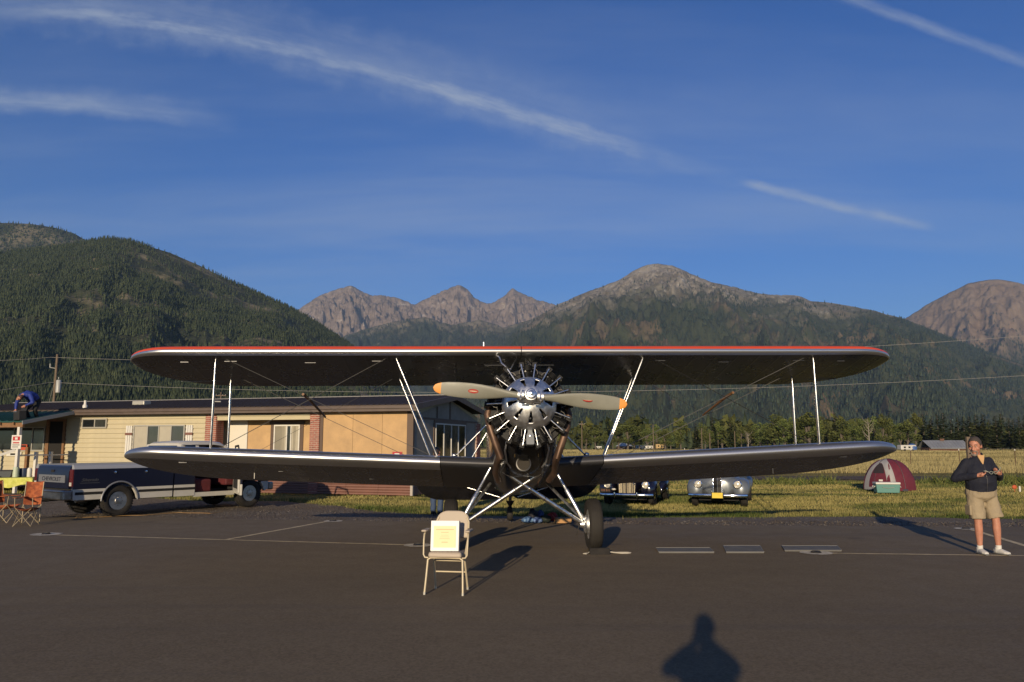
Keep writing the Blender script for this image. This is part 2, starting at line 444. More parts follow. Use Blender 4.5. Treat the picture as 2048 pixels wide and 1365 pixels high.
# --- distant peak on the right
east = Ridge([(1600, 760), (1720, 690), (1780, 656), (1815, 634), (1850, 612), (1890, 590), (1935, 568), (1965, 561), (1990, 559), (2020, 562), (2048, 570), (2130, 600), (2300, 690), (2500, 780)],
             5600, 9000, pxaz(1560), pxaz(2560), 420, 110, 1.35, .18, 20, 14.0, jag=.0016, crag=.05)
v, f = east.grid()
tag(np_mesh('mountain_east', v, f, land_mat('east_rock', (.17, .13, .085), (.06, .062, .035), [(.20, .14, .10), (.25, .18, .125), (.30, .23, .165)], 500, 1000, .0018), smooth=True), kind='structure')
# --- the big wooded mountain
main = Ridge([(700, 870), (820, 800), (900, 760), (980, 706), (1040, 656), (1110, 612), (1150, 594), (1200, 574), (1240, 560), (1265, 543), (1290, 531), (1320, 527), (1345, 531), (1380, 547),
              (1425, 565), (1470, 574), (1510, 586), (1560, 590), (1600, 592), (1622, 603), (1660, 606), (1700, 612), (1760, 624), (1815, 640), (1870, 662), (1920, 684), (1980, 706), (2048, 730), (2160, 760), (2400, 810), (2600, 850)],
             1500, 6000, pxaz(620), pxaz(2600), 760, 190, 1.45, .22, 17, 21.0, jag=.0012, crag=.06)
v, f = main.grid()
grey_rock = [(.19, .16, .125), (.31, .27, .22), (.62, .58, .51)]
M_main = land_mat('mountain_ground', (.155, .115, .07), (.050, .058, .030), grey_rock, 760, 1200, .0022, patch=(.50, .64))
tag(np_mesh('mountain_main', v, f, M_main, smooth=True), kind='structure')
# --- hill behind the left one
back = Ridge([(-500, 520), (-300, 470), (-120, 452), (0, 446), (60, 448), (110, 456), (150, 468), (185, 490), (260, 530), (400, 610)], 2600, 4300, pxaz(-420), pxaz(420), 220, 70, 1.4, .14, 14, 33.0)
v, f = back.grid()
M_hill = land_mat('hill_ground', (.22, .185, .115), (.046, .052, .030), None, scale=.006, patch=(.48, .62))
tag(np_mesh('hill_behind', v, f, M_hill, smooth=True), kind='structure')
# --- the near left hill
hill = Ridge([(-700, 640), (-420, 560), (-200, 520), (0, 506), (70, 499), (120, 493), (170, 484), (215, 477), (260, 481), (300, 494), (340, 506), (400, 532), (450, 557), (500, 580),
              (560, 606), (610, 632), (660, 664), (700, 690), (740, 722), (800, 775), (860, 822), (930, 860), (1000, 884)], 520, 2300, pxaz(-640), pxaz(1010), 420, 120, 1.3, .08, 11, 45.0)
v, f = hill.grid()
tag(np_mesh('hill_left', v, f, M_hill, smooth=True), kind='structure')

def clear_mask(P, k, seed, lo, hi):
    return ss(fbm(P[:, 0] * k + seed, P[:, 1] * k + seed * .7, 5), lo, hi)
def plant(ridge, n, rng, h0, h1, wr, name, material, tiers, sides, tmin, tmax, amin, amax, k, seed, lo, hi, thin=.9, rock=None, label=None):
    az, t, P = ridge.sample(n, rng, tmin, tmax, amin, amax)
    keep = rng.rand(n) > thin * clear_mask(P, k, seed, lo, hi)
    if rock is not None:
        zz = P[:, 2] + (fbm(P[:, 0] * rock[2], P[:, 1] * rock[2], 4) - .5) * rock[3]
        keep &= rng.rand(n) > .90 * ss(zz, rock[0], rock[1])
    P = P[keep]; m = len(P)
    h = rng.uniform(h0, h1, m) * np.where(rng.rand(m) < .15, .65, 1)
    P[:, 2] -= .6
    o = conifers(name, P, h, h * rng.uniform(wr * .8, wr * 1.25, m), rng, material, tiers, sides)
    return tag(o, label, 'forest', kind='stuff')
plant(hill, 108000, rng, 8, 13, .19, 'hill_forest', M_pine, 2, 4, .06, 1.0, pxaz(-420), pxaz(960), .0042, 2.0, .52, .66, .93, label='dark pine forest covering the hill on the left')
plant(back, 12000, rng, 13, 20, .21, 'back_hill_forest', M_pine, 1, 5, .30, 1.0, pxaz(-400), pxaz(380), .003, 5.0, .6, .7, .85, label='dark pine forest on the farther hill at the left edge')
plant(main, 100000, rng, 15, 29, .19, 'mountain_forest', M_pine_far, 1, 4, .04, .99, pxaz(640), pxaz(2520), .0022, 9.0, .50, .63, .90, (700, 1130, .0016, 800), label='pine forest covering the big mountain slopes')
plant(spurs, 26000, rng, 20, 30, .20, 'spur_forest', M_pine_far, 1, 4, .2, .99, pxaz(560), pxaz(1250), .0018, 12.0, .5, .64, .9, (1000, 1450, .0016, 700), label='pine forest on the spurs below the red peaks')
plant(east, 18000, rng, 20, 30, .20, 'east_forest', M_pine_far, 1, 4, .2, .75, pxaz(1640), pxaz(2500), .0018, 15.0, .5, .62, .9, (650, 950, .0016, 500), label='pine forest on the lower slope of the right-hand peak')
# ================================================================== GROUND
def field_build(t, b, cs):
    P = t.node('ShaderNodeNewGeometry').outputs['Position']
    mp = t.node('ShaderNodeMapping', {'Vector': P, 'Scale': (1, .35, 1)})
    n1 = t.noise(mp.outputs[0], .05, 5, .6); n2 = t.noise(P, 1.2, 5, .7)
    c = t.ramp(n1, [(.3, (.120, .117, .043)), (.45, (.202, .162, .058)), (.58, (.259, .205, .078)), (.72, (.184, .141, .052))])
    c = t.mix(t.mapr(n2, .35, .7, 0, .5), c, (.138, .113, .038))
    t.put(b.inputs['Base Color'], c)
    t.put(b.inputs['Normal'], t.node('ShaderNodeBump', {'Height': t.noise(P, 4, 5, .7), 'Strength': .8, 'Distance': .3}).outputs[0])
M_field = mat('dry_field', rough=.95, spec=.1, build=field_build)
def lawn_build(t, b, cs):
    P = t.node('ShaderNodeNewGeometry').outputs['Position']
    mp = t.node('ShaderNodeMapping', {'Vector': P, 'Scale': (.35, 1, 1)})
    n1 = t.noise(mp.outputs[0], .5, 5, .6); n2 = t.noise(P, 9, 5, .7)
    c = t.ramp(n1, [(.3, (.108, .126, .033)), (.45, (.206, .184, .054)), (.6, (.291, .230, .081)), (.75, (.237, .195, .060))])
    c = t.mix(t.mapr(n2, .35, .7, 0, .55), c, (.098, .086, .033))
    t.put(b.inputs['Base Color'], c)
    t.put(b.inputs['Normal'], t.node('ShaderNodeBump', {'Height': n2, 'Strength': 1, 'Distance': .05}).outputs[0])
M_lawn = mat('mown_grass_ground', rough=.95, spec=.1, build=lawn_build)
def gravel_build(t, b, cs):
    P = t.node('ShaderNodeNewGeometry').outputs['Position']
    vo = t.node('ShaderNodeTexVoronoi', {'Vector': P, 'Scale': 26.0})
    c = t.ramp(t.node('ShaderNodeSeparateColor', {0: vo.outputs['Color']}).outputs[0], [(.0, (.080, .064, .050)), (.5, (.136, .112, .086)), (.85, (.176, .148, .116)), (1, (.264, .232, .192))])
    c = t.mix(t.mapr(t.noise(P, .8, 4, .6), .35, .65, 0, .6), c, (.112, .084, .060))
    t.put(b.inputs['Base Color'], c)
    h = t.math('ADD', t.math('MULTIPLY', vo.outputs['Distance'], -.7), t.math('MULTIPLY', t.noise(P, 5, 4), .8))
    t.put(b.inputs['Normal'], t.node('ShaderNodeBump', {'Height': h, 'Strength': .9, 'Distance': .03}).outputs[0])
M_gravel = mat('gravel', rough=.92, spec=.2, build=gravel_build)
def asphalt_build(t, b, cs):
    P = t.node('ShaderNodeNewGeometry').outputs['Position']
    n0 = t.noise(P, .22, 4, .55); n1 = t.noise(P, 1.7, 5, .65); n2 = t.noise(P, 95, 3, .6)
    vo = t.node('ShaderNodeTexVoronoi', {'Vector': P, 'Scale': 55.0})
    c = t.ramp(n0, [(.3, (.112, .084, .050)), (.5, (.134, .101, .060)), (.7, (.152, .114, .068))])
    c = t.mix(t.mapr(n1, .35, .7, 0, .35), c, (.094, .069, .046))
    sp = t.node('ShaderNodeSeparateColor', {0: vo.outputs['Color']}).outputs[0]
    c = t.mix(t.mapr(sp, .0, 1, 0, 1, smooth=False), t.mix(.22, c, (.055, .043, .031)), t.mix(.16, c, (.36, .29, .20)))
    # faint long seams between paver passes and a few old oil spots
    mp = t.node('ShaderNodeMapping', {'Vector': P, 'Rotation': (0, 0, R(6)), 'Scale': (.05, 1.6, 1)})
    c = t.mix(t.mapr(t.noise(mp.outputs[0], 1.0, 4, .6), .56, .70, 0, .28), c, (.085, .07, .058))
    v2 = t.node('ShaderNodeTexVoronoi', {'Vector': P, 'Scale': .42})
    sp2 = t.math('ADD', v2.outputs['Distance'], t.math('MULTIPLY', t.noise(P, 6, 4), .12))
    c = t.mix(t.mapr(sp2, .09, .15, .5, 0), c, (.055, .047, .04))
    t.put(b.inputs['Base Color'], c)
    t.put(b.inputs['Roughness'], t.mapr(n1, .3, .7, .78, .92))
    h = t.math('ADD', t.math('MULTIPLY', vo.outputs['Distance'], -.5), t.math('MULTIPLY', n2, .5))
    t.put(b.inputs['Normal'], t.node('ShaderNodeBump', {'Height': h, 'Strength': .22, 'Distance': .005}).outputs[0])
M_asphalt = mat('asphalt', rough=.85, spec=.25, build=asphalt_build)

def sheet(name, outline, z, material, jit=0.0, step=.25, seed=0.0):
    """flat polygon with a ragged outline"""
    pts = []
    n = len(outline)
    for i in range(n):
        a = np.array(outline[i][:2], float); b_ = np.array(outline[(i + 1) % n][:2], float); L = np.hypot(*(b_ - a))
        k = max(1, min(200, int(L / step))) if jit else 1
        nrm = np.array([-(b_ - a)[1], (b_ - a)[0]]) / max(L, 1e-6)
        for j in range(k):
            p = a + (b_ - a) * j / k
            if jit and j: p = p + nrm * jit * (float(fbm(np.array([p[0] * 1.4 + seed]), np.array([p[1] * 1.4]), 4)[0]) - .5) * 2
            pts.append((p[0], p[1], z))
    me = bpy.data.meshes.new(name); bm = bmesh.new()
    vs = [bm.verts.new(p) for p in pts]; fc = bm.faces.new(vs)
    bmesh.ops.triangulate(bm, faces=[fc]); bmesh.ops.recalc_face_normals(bm, faces=bm.faces)
    if bm.faces and sum(f.normal.z for f in bm.faces) < 0: bmesh.ops.reverse_faces(bm, faces=bm.faces)
    bm.to_mesh(me); bm.free(); me.materials.append(material)
    o = bpy.data.objects.new(name, me); COL.objects.link(o); return tag(o, kind='structure')

me = MB(); S = 14000
me.add([(-S, -300, -.06), (S, -300, -.06), (S, S, -.06), (-S, S, -.06)], [(0, 1, 2, 3)])
tag(me.build('field_ground', M_field), kind='structure')
edge = [ground(*p) for p in ((-500, 1036), (300, 1034), (540, 1040), (800, 1043), (1000, 1046), (1300, 1050), (1700, 1052), (2048, 1054), (2600, 1056))]
sheet('lawn', [(-60, 14), (60, 14), (60, 33), (24, 35.5), (12, 37), (4, 36), (-8, 42), (-60, 44)], -.044, M_lawn, .5, .4)
gr = [(-40, 15), (40, 15)] + [tuple(ground(*p))[:2] for p in ((2600, 1037), (2048, 1036), (1700, 1031), (1300, 1033), (1100, 1032), (900, 1029), (760, 1022), (690, 1012), (560, 1001), (420, 1001), (250, 992), (0, 985))] + [(-40, 30)]
sheet('gravel_shoulder', gr, -.028, M_gravel, .22, .3, 3.0)
sheet('asphalt_ramp', [(-70, -60), (70, -60), (70, 16.2)] + [tuple(p)[:2] for p in reversed(edge)] + [(-70, 19.0)], 0.0, M_asphalt, .05, .2, 5.0)
# the unpaved track beyond the lawn, and its bare strip
M_dirt = mat('dirt_track', (.15, .118, .09), .95, spec=.1, var=.3, vscale=1.5, bump=.5, bscale=8, coords='Object')
sheet('dirt_track', [(10, 40.5), (70, 36.5), (70, 42), (30, 45), (10, 44.5), (-2, 43.5)], -.036, M_dirt, .4, .5, 8.0)

# --- painted tie-down lines and anchor discs
M_paint = mat('worn_line_paint', (.66, .53, .33), .85, spec=.2, var=.35, vscale=5, bump=.2, bscale=90)
M_paint_w = mat('worn_disc_paint', (.58, .52, .42), .85, spec=.2, var=.45, vscale=7)
M_iron = mat('dark_iron', (.04, .036, .032), .6, .6)
def paint_line(a, b, w):
    a = ground(*a); b = ground(*b); d = (b - a).normalized(); n = Vector((-d.y, d.x, 0))
    m = MB(); k = 40
    vs = []
    for i in range(k + 1):
        p = a + (b - a) * i / k
        for s in (-1, 1): vs.append(p + n * (w / 2 * s * random.uniform(.95, 1.25)) + Vector((0, 0, .004)))
    m.add(vs, [(2 * i, 2 * i + 1, 2 * i + 3, 2 * i + 2) for i in range(k)])
    return tag(m.build('painted_line', M_paint), kind='structure')
random.seed(4)
paint_line((88, 1070), (832, 1091), .075)
paint_line((1640, 1107), (2120, 1113), .075)
paint_line((450, 1080.3), (652, 1044), .085)
paint_line((1940, 1059), (2110, 1110), .10)
def anchor(px, py, r, label):
    c = ground(px, py); t = thing('tie_down_anchor', c, 0, label, 'tie-down', 'tie-down anchors in the ramp')
    m = MB(); n = 40
    ro = [r * (1 + .05 * random.uniform(-1, 1)) for _ in range(n)]
    vs = [(ro[k] * cos(2 * pi * k / n), ro[k] * sin(2 * pi * k / n), .008) for k in range(n)]
    m.add(vs, [tuple(range(n))])
    m.build('painted_disc', M_paint_w, t)
    m = MB(); m.lathe([(.085, .0085), (.085, .016), (.06, .02), (.03, .012)], 16); m.build('recess_cup', M_iron, t, 40)
    m = MB(); m.tube([(.07 * cos(a), .02 * sin(a), .024 + .012 * abs(sin(a))) for a in np.linspace(0, 2 * pi, 13)], .007, 6); m.build('ring', M_iron, t, 60)
anchor(92, 1069.5, .27, 'worn white tie-down disc at the left end of the long line')
anchor(666, 1043, .21, 'small pale tie-down disc at the ramp edge, end of the slanting line')
anchor(836, 1091.5, .24, 'pale tie-down disc just behind the folding chair')
anchor(1632, 1106.5, .25, 'pale tie-down disc in front of the rightmost flat metal panel')
anchor(1932, 1058.5, .22, 'pale tie-down disc at the ramp edge behind the standing man')

# --- grass blades
def blade_mat(name, dark, light):
    def build(t, b, cs):
        a = t.node('ShaderNodeAttribute', attribute_name='tint').outputs['Fac']
        t.put(b.inputs['Base Color'], t.ramp(a, [(0, dark), (.5, tuple((x + y) / 2 for x, y in zip(dark, light))), (1, light)]))
    return mat(name, rough=.8, spec=.15, build=build)
M_blade = blade_mat('grass_blade', (.053, .076, .019), (.307, .255, .094))
M_straw = blade_mat('straw_blade', (.110, .099, .040), (.315, .262, .125))
M_weed = blade_mat('weed_blade', (.048, .073, .019), (.192, .183, .057))
def blades(name, P, h, w, tint, material, rng, lean=.35, label=None, cat='grass'):
    n = len(P); a = rng.uniform(0, 2 * pi, n); L = rng.uniform(.2, 1, n) * lean * h; b_ = rng.uniform(0, 2 * pi, n)
    dx = np.cos(a) * w / 2; dy = np.sin(a) * w / 2
    v = np.zeros((n, 3, 3)); v[:, 0] = P; v[:, 1] = P; v[:, 2] = P
    v[:, 0, 0] -= dx; v[:, 0, 1] -= dy; v[:, 1, 0] += dx; v[:, 1, 1] += dy
    v[:, 2, 0] += np.cos(b_) * L; v[:, 2, 1] += np.sin(b_) * L; v[:, 2, 2] += h
    f = np.arange(n * 3).reshape(n, 3)
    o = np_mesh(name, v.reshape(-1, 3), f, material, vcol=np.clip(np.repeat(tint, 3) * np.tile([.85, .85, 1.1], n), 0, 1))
    return tag(o, label, cat, kind='stuff')
rng = np.random.RandomState(8)
from bisect import bisect
gx = [p[0] for p in sorted(gr[2:-1])]; gy = [p[1] for p in sorted(gr[2:-1])]
def lawn_pts(n, y0, y1, pw):
    Y = y0 + (y1 - y0) * rng.rand(n) ** pw; X = rng.uniform(-.70, .70, n) * Y
    lim = np.interp(X, gx, gy) + (fbm(X * 1.3, Y * 1.3, 4) - .45) * 1.1
    k = Y > lim
    # keep off the house footprint
    k &= ~((X < -3.2) & (Y > 27 - .25 * (X + 3.2)))
    return np.stack([X[k], Y[k], np.full(k.sum(), -.045)], -1)
P = lawn_pts(330000, 18.2, 38, 1.7)
pt = fbm(P[:, 0] * .35, P[:, 1] * .9, 4)
lim = np.interp(P[:, 0], gx, gy)
fr = 1 - ss(P[:, 1] - lim, .2, 1.6)             # unmown green fringe along the gravel
clump = fbm(P[:, 0] * 2.2, P[:, 1] * 2.2, 3)
keep = rng.rand(len(P)) < .35 + .9 * ss(clump, .35, .65)
P, pt, fr, clump = P[keep], pt[keep], fr[keep], clump[keep]
h = rng.uniform(.025, .065, len(P)) * (1 + .5 * (clump > .55)) + fr * rng.uniform(.0, .09, len(P)) * ss(clump, .38, .6)
tn = np.clip(ss(pt, .36, .62) * .75 + rng.normal(.12, .16, len(P)) - .35 * fr, 0, 1)
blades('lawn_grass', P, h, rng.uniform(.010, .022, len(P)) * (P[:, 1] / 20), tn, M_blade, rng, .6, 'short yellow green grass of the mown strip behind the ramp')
# tufts that creep into the gravel
P = lawn_pts(24000, 18, 28, 1.0); P[:, 1] -= rng.uniform(0, .9, len(P)) * (P[:, 1] < 24); k = rng.rand(len(P)) < ss(fbm(P[:, 0] * 1.1, P[:, 1] * 1.1, 3), .5, .7); P = P[k]
blades('gravel_grass', P, rng.uniform(.04, .13, len(P)), rng.uniform(.012, .02, len(P)), np.clip(rng.normal(.25, .2, len(P)), 0, 1), M_blade, rng, .7, 'green grass tufts creeping into the gravel edge')
# tall dry grass of the field
n = 150000; Y = 50 + 220 * rng.rand(n) ** 1.5; X = rng.uniform(-.12, .72, n) * Y
P = np.stack([X, Y, np.full(n, -.06)], -1)
pt = fbm(X * .06, Y * .03, 4)
h = rng.uniform(.10, .36, n) * (.5 + 1.0 * ss(fbm(X * .3, Y * .2, 3), .35, .65)); tn = np.clip(ss(pt, .33, .62) * .7 + rng.normal(.2, .18, n), 0, 1)
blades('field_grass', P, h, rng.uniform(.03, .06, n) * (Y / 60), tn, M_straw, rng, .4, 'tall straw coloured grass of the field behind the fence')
# weeds between lawn and track
n = 30000; Y = 37.0 + rng.normal(0, .8, n); X = rng.uniform(-2, 30, n); Y = Y - .07 * np.maximum(X - 10, 0)
k = rng.rand(n) < ss(fbm(X * .5, Y * .5, 4), .40, .6) * (.25 + .75 * ((X > 10.5) & (X < 17.5) | (X > 21)))
X, Y = X[k], Y[k]; n = len(X); P = np.stack([X, Y, np.full(n, -.05)], -1)
h = rng.uniform(.08, .36, n) * (.4 + ss(fbm(X * .8, Y * .8, 3), .35, .65))
blades('weed_row', P, h, rng.uniform(.03, .08, n), np.clip(rng.normal(.35, .25, n), 0, 1), M_weed, rng, 1.1, 'row of ragged green weeds along the dirt track', 'weeds')
# loose stones on the shoulder
n = 5200; X = rng.uniform(-12, 14, n); Y = np.interp(X, [p.x for p in edge], [p.y for p in edge]) + rng.uniform(-.12, 1, n) ** 1 * np.where(X < -2.5, 4.5, 1.2)
k = Y < np.interp(X, gx, gy) + .2; X, Y = X[k], Y[k]; n = len(X)
s = rng.uniform(.008, .03, n); a = rng.uniform(0, 6.28, n)
o3 = np.array([[1, 0, 0], [0, 1, 0], [-1, 0, 0], [0, -1, 0], [0, 0, .8]], float)
V = np.zeros((n, 5, 3))
for q in range(5):
    x, y, z = o3[q]; V[:, q, 0] = X + s * (x * np.cos(a) - y * np.sin(a)) * rng.uniform(.6, 1.2, n); V[:, q, 1] = Y + s * (x * np.sin(a) + y * np.cos(a)); V[:, q, 2] = -.02 + s * z * rng.uniform(.6, 1.2, n)
F = (np.arange(n)[:, None, None] * 5 + np.array([[0, 1, 4], [1, 2, 4], [2, 3, 4], [3, 0, 4]])[None]).reshape(-1, 3)
tag(np_mesh('loose_stones', V.reshape(-1, 3), F, M_gravel), 'loose gravel stones along the ramp edge', 'gravel', kind='stuff')
# ================================================================== BIPLANE
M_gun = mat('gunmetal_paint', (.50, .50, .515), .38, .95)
M_edge = mat('bright_leading_edge', (.60, .59, .57), .31, .95)
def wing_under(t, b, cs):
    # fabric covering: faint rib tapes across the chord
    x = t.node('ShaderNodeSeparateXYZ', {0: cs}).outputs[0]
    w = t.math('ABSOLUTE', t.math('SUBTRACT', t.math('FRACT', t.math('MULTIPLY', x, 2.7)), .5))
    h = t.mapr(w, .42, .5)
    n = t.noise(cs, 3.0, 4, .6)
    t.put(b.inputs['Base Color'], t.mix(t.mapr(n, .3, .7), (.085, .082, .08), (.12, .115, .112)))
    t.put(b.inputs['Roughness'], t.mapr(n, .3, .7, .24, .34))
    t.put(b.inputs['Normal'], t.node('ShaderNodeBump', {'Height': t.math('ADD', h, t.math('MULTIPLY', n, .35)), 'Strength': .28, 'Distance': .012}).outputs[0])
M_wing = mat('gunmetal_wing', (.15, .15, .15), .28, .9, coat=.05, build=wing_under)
M_stub = mat('dull_wing_root', (.055, .055, .06), .4, .5)
M_red = mat('red_orange_wing_top', (.70, .085, .03), .45, 0, spec=.3, var=.06, vscale=2)
M_blackp = mat('black_gloss_paint', (.012, .012, .013), .22, 0, coat=.4)
M_alu = mat('polished_aluminium', (.72, .71, .69), .30, 1.0, var=.05, vscale=10)
M_satin = mat('satin_aluminium', (.74, .74, .74), .42, 1.0, var=.05, vscale=14)
M_bronze = mat('heat_tinted_exhaust', (.11, .066, .045), .5, .6, var=.35, vscale=6)
M_cyl = mat('black_cylinder_fins', (.009, .0085, .008), .5, .0, spec=.3)
M_steel = mat('dark_steel', (.12, .115, .11), .4, .8)
M_grey = mat('engine_grey', (.17, .18, .19), .45, .2)
M_prop = mat('grey_green_propeller', (.235, .23, .185), .45, 0, var=.05, vscale=5)
M_orange = mat('orange_tip_paint', (.85, .33, .05), .5, 0)
M_decal = mat('red_decal', (.42, .035, .02), .5)
M_cream = mat('cream_print', (.72, .6, .42), .6)
M_rubber = mat('aircraft_tyre', (.030, .026, .022), .75, 0, spec=.3, var=.25, vscale=9)
M_wire = mat('bracing_wire', (.12, .115, .11), .6, .3)
M_dwire = mat('dark_bracing_wire', (.035, .033, .032), .6, .3)
M_wood = mat('varnished_wood', (.20, .095, .035), .5, var=.3, vscale=30)
M_brass = mat('brass_fitting', (.55, .40, .18), .35, 1.0)
M_mesh = mat('oil_cooler_core', (.030, .022, .013), .7, .1)

PLANE = thing('biplane', (.175, 13.09, 0), 0, 'large radial engined biplane with red topped upper wing parked nose on', 'airplane')
PLANE.rotation_euler = (0, R(-.43), R(3.1))
TA = tan(R(12.2)); AX = Vector((0, -cos(R(12.2)), sin(R(12.2)))); AXU = Vector((0, sin(R(12.2)), cos(R(12.2))))
EC = Vector((0, -1.60, 2.268))          # engine centre
def axz(y): return EC.z - (y - EC.y) * TA

AF_U = [(0, .035), (.003, .050), (.009, .061), (.02, .074), (.04, .0875), (.08, .103), (.18, .119), (.3, .122), (.4, .117), (.6, .0915), (.8, .0522), (.9, .028), (1, .004)]
AF_L = [(1, .0), (.85, .0), (.7, .0), (.5, .0), (.3, .0), (.2, .001), (.1, .002), (.05, .004), (.02, .0095), (.009, .0155), (.003, .024)]
def wing_panel(name, xs, le_y, zle, chord, alpha, tip=None, mats=None, parent=PLANE, te_sweep=1.7, le_sweep=.75, split=1):
    """half wing lofted from Clark-Y sections; tip = x of the rounded tip"""
    prof = AF_U + AF_L; rs = []
    ca, sa = cos(R(alpha)), sin(R(alpha))
    for x in xs:
        s = abs(tip) - abs(x) if tip is not None else 9
        lo = .62 * (1 - sqrt(max(0, 1 - (1 - min(s / le_sweep, 1)) ** 2)))
        to = (chord - .66) * (1 - sqrt(max(0, 1 - (1 - min(s / te_sweep, 1)) ** 2)))
        c = chord - lo - to; k = c / chord
        tk = k ** .75
        ring = []
        for u, w in prof:
            cy = lo + u * c; cz = (w - .035) * chord * tk
            ring.append(Vector((x, le_y + cy * ca + cz * sa, zle(x) - cy * sa + cz * ca)))
        rs.append(ring)
    m = MB(); n = len(prof)
    m.rings(rs, 0, True)
    nq = (len(rs) - 1) * n
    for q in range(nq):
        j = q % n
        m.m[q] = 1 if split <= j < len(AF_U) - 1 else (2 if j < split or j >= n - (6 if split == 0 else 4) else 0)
    return m.build(name, mats, parent, 50)

def stations(x0, tip, n=14):
    s = 1 if tip > 0 else -1
    L = abs(tip) - 1.75
    xs = list(np.linspace(abs(x0), L, 8)) + [abs(tip) - 1.7 * (1 - sin(pi / 2 * k / n)) for k in range(1, n)] + [abs(tip) - .004]
    return [s * x for x in xs]
ztop = lambda x: 3.262
for s in (-1, 1):
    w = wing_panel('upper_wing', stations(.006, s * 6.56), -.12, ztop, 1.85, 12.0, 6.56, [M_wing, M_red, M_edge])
    # aileron hinge line and small inspection plates underneath
    for x, yc, L in ((5.62, .26, .13), (3.55, .30, .18), (2.42, .22, .17), (4.85, .22, .2), (.45, .45, .3)):
        m = MB(); z = 3.262 - (yc + .12) * sin(R(12)) - .035 * 1.85 - .004
        m.box((s * x - L / 2, yc - .012, z - .006), (s * x + L / 2, yc + .012, z + .01))
        m.build('inspection_plate', M_stub, w)
    m = MB(); m.bar((s * 2.9, 1.36, 3.262 - 1.48 * sin(R(12)) - .069), (s * 6.05, 1.36, 3.262 - 1.48 * sin(R(12)) - .069), .014, .006); m.build('aileron_gap', M_blackp, w)
zlow = lambda x: 1.405 + .0445 * max(0, abs(x) - .5)
for s in (-1, 1):
    st = [s * x for x in np.linspace(.40, 1.335, 5)]
    wing_panel('wing_stub', st, -.11, zlow, 1.87, 13.4, None, [M_stub, M_stub, M_stub])
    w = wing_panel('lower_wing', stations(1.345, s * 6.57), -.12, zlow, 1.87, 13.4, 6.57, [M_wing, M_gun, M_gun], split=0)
    for x, yc, L in ((5.6, .35, .13), (4.1, .8, .08), (2.6, 1.2, .08)):
        m = MB(); z = zlow(x) - (yc + .12) * sin(R(13.4)) - .067
        m.box((s * x - L / 2, yc - .015, z - .008), (s * x + L / 2, yc + .015, z + .01))
        m.build('tie_down_plate', M_stub, w)
    m = MB(); z = zlow(4.6) - 1.1 * sin(R(13.4)) - .08
    m.tube([(s * 4.6, 1.0, z), (s * 4.6, 1.0, z - .10)], .012, 6); m.build('tie_down_ring', M_steel, w)

# --- fuselage
def fus_ring(y, hw, up, dn, n=28, p=2.6, zc=None):
    z0 = axz(y) if zc is None else zc; out = []
    for k in range(n):
        a = 2 * pi * k / n; c, s_ = cos(a), sin(a)
        x = hw * (1 if c > 0 else -1) * abs(c) ** (2 / p); h = (up if s_ > 0 else dn) * (1 if s_ > 0 else -1) * abs(s_) ** (2 / p)
        out.append(Vector((x, y, z0 + h)))
    return out
m = MB()
m.rings([fus_ring(-1.34, .30, .30, .32, p=2), fus_ring(-1.22, .41, .40, .50, p=2.1), fus_ring(-1.0, .49, .50, .70, p=2.3), fus_ring(-.6, .54, .56, .80, p=2.6), fus_ring(0, .56, .60, .82, p=2.8),
         fus_ring(.9, .57, .62, .82, p=2.9), fus_ring(1.9, .53, .58, .74, p=2.8), fus_ring(3.0, .42, .48, .56, p=2.6), fus_ring(4.0, .28, .34, .36, p=2.4), fus_ring(4.9, .14, .22, .2, p=2.2), fus_ring(5.5, .05, .14, .1, p=2)])
F = m.build('fuselage', M_blackp, PLANE, 40)
m = MB(); m.rings([[Vector((x * .40, 1.15 + .18 * (1 - abs(x)) * 0 + .0, axz(1.15) + .55 + h * .28)) for x in (-1, -.5, 0, .5, 1)] + [Vector((x * .40, 1.165, axz(1.15) + .55 + h * .28)) for x in (1, .5, 0, -.5, -1)] for h in (0, 1)]); m.build('windscreen', M_steel, F)
m = MB(); m.lathe([(.10, 0), (.19, .05), (.20, .30), (.12, .48), (.02, .52)], 16, Matrix.Translation((0, 2.05, axz(2.05) + .45)) @ Matrix.Rotation(R(-90), 4, 'X')); m.build('headrest', M_blackp, F, 60)
# oil cooler under the nose
oc = Vector((-.045, -.98, 1.405)); Mo = frame_mat(oc, (1, 0, 0), AXU)
m = MB(); m.lathe([(.115, 0), (.115, .07), (.10, .075), (.095, .04)], 28, Mo, cap=False); c_ = m.build('oil_cooler_ring', M_steel, F, 40)
m = MB()
m.lathe([(.098, .030), (.097, .042)], 24, Mo)
for k in range(-6, 7):
    h = sqrt(max(.0001, .094 ** 2 - (k * .014) ** 2)); m.box((-h, k * .014 - .003, .042), (h, k * .014 + .003, .055), M=Mo)
tag(m.build('oil_cooler_grille', M_mesh, F), kind='stuff')
for s in (-1, 1):
    m = MB()
    m.tube([(s * .30, -1.22, 1.78), (s * .33, -1.16, 1.62), (s * .30, -1.02, 1.44), (s * .24, -.95, 1.36)], .014, 8); m.build('oil_pipe', M_satin, F, 60)
    m = MB(); m.tube([(s * .17, -1.14, 1.72), (s * .18, -1.05, 1.52)], .009, 6); m.build('drain_pipe', M_brass, F, 60)

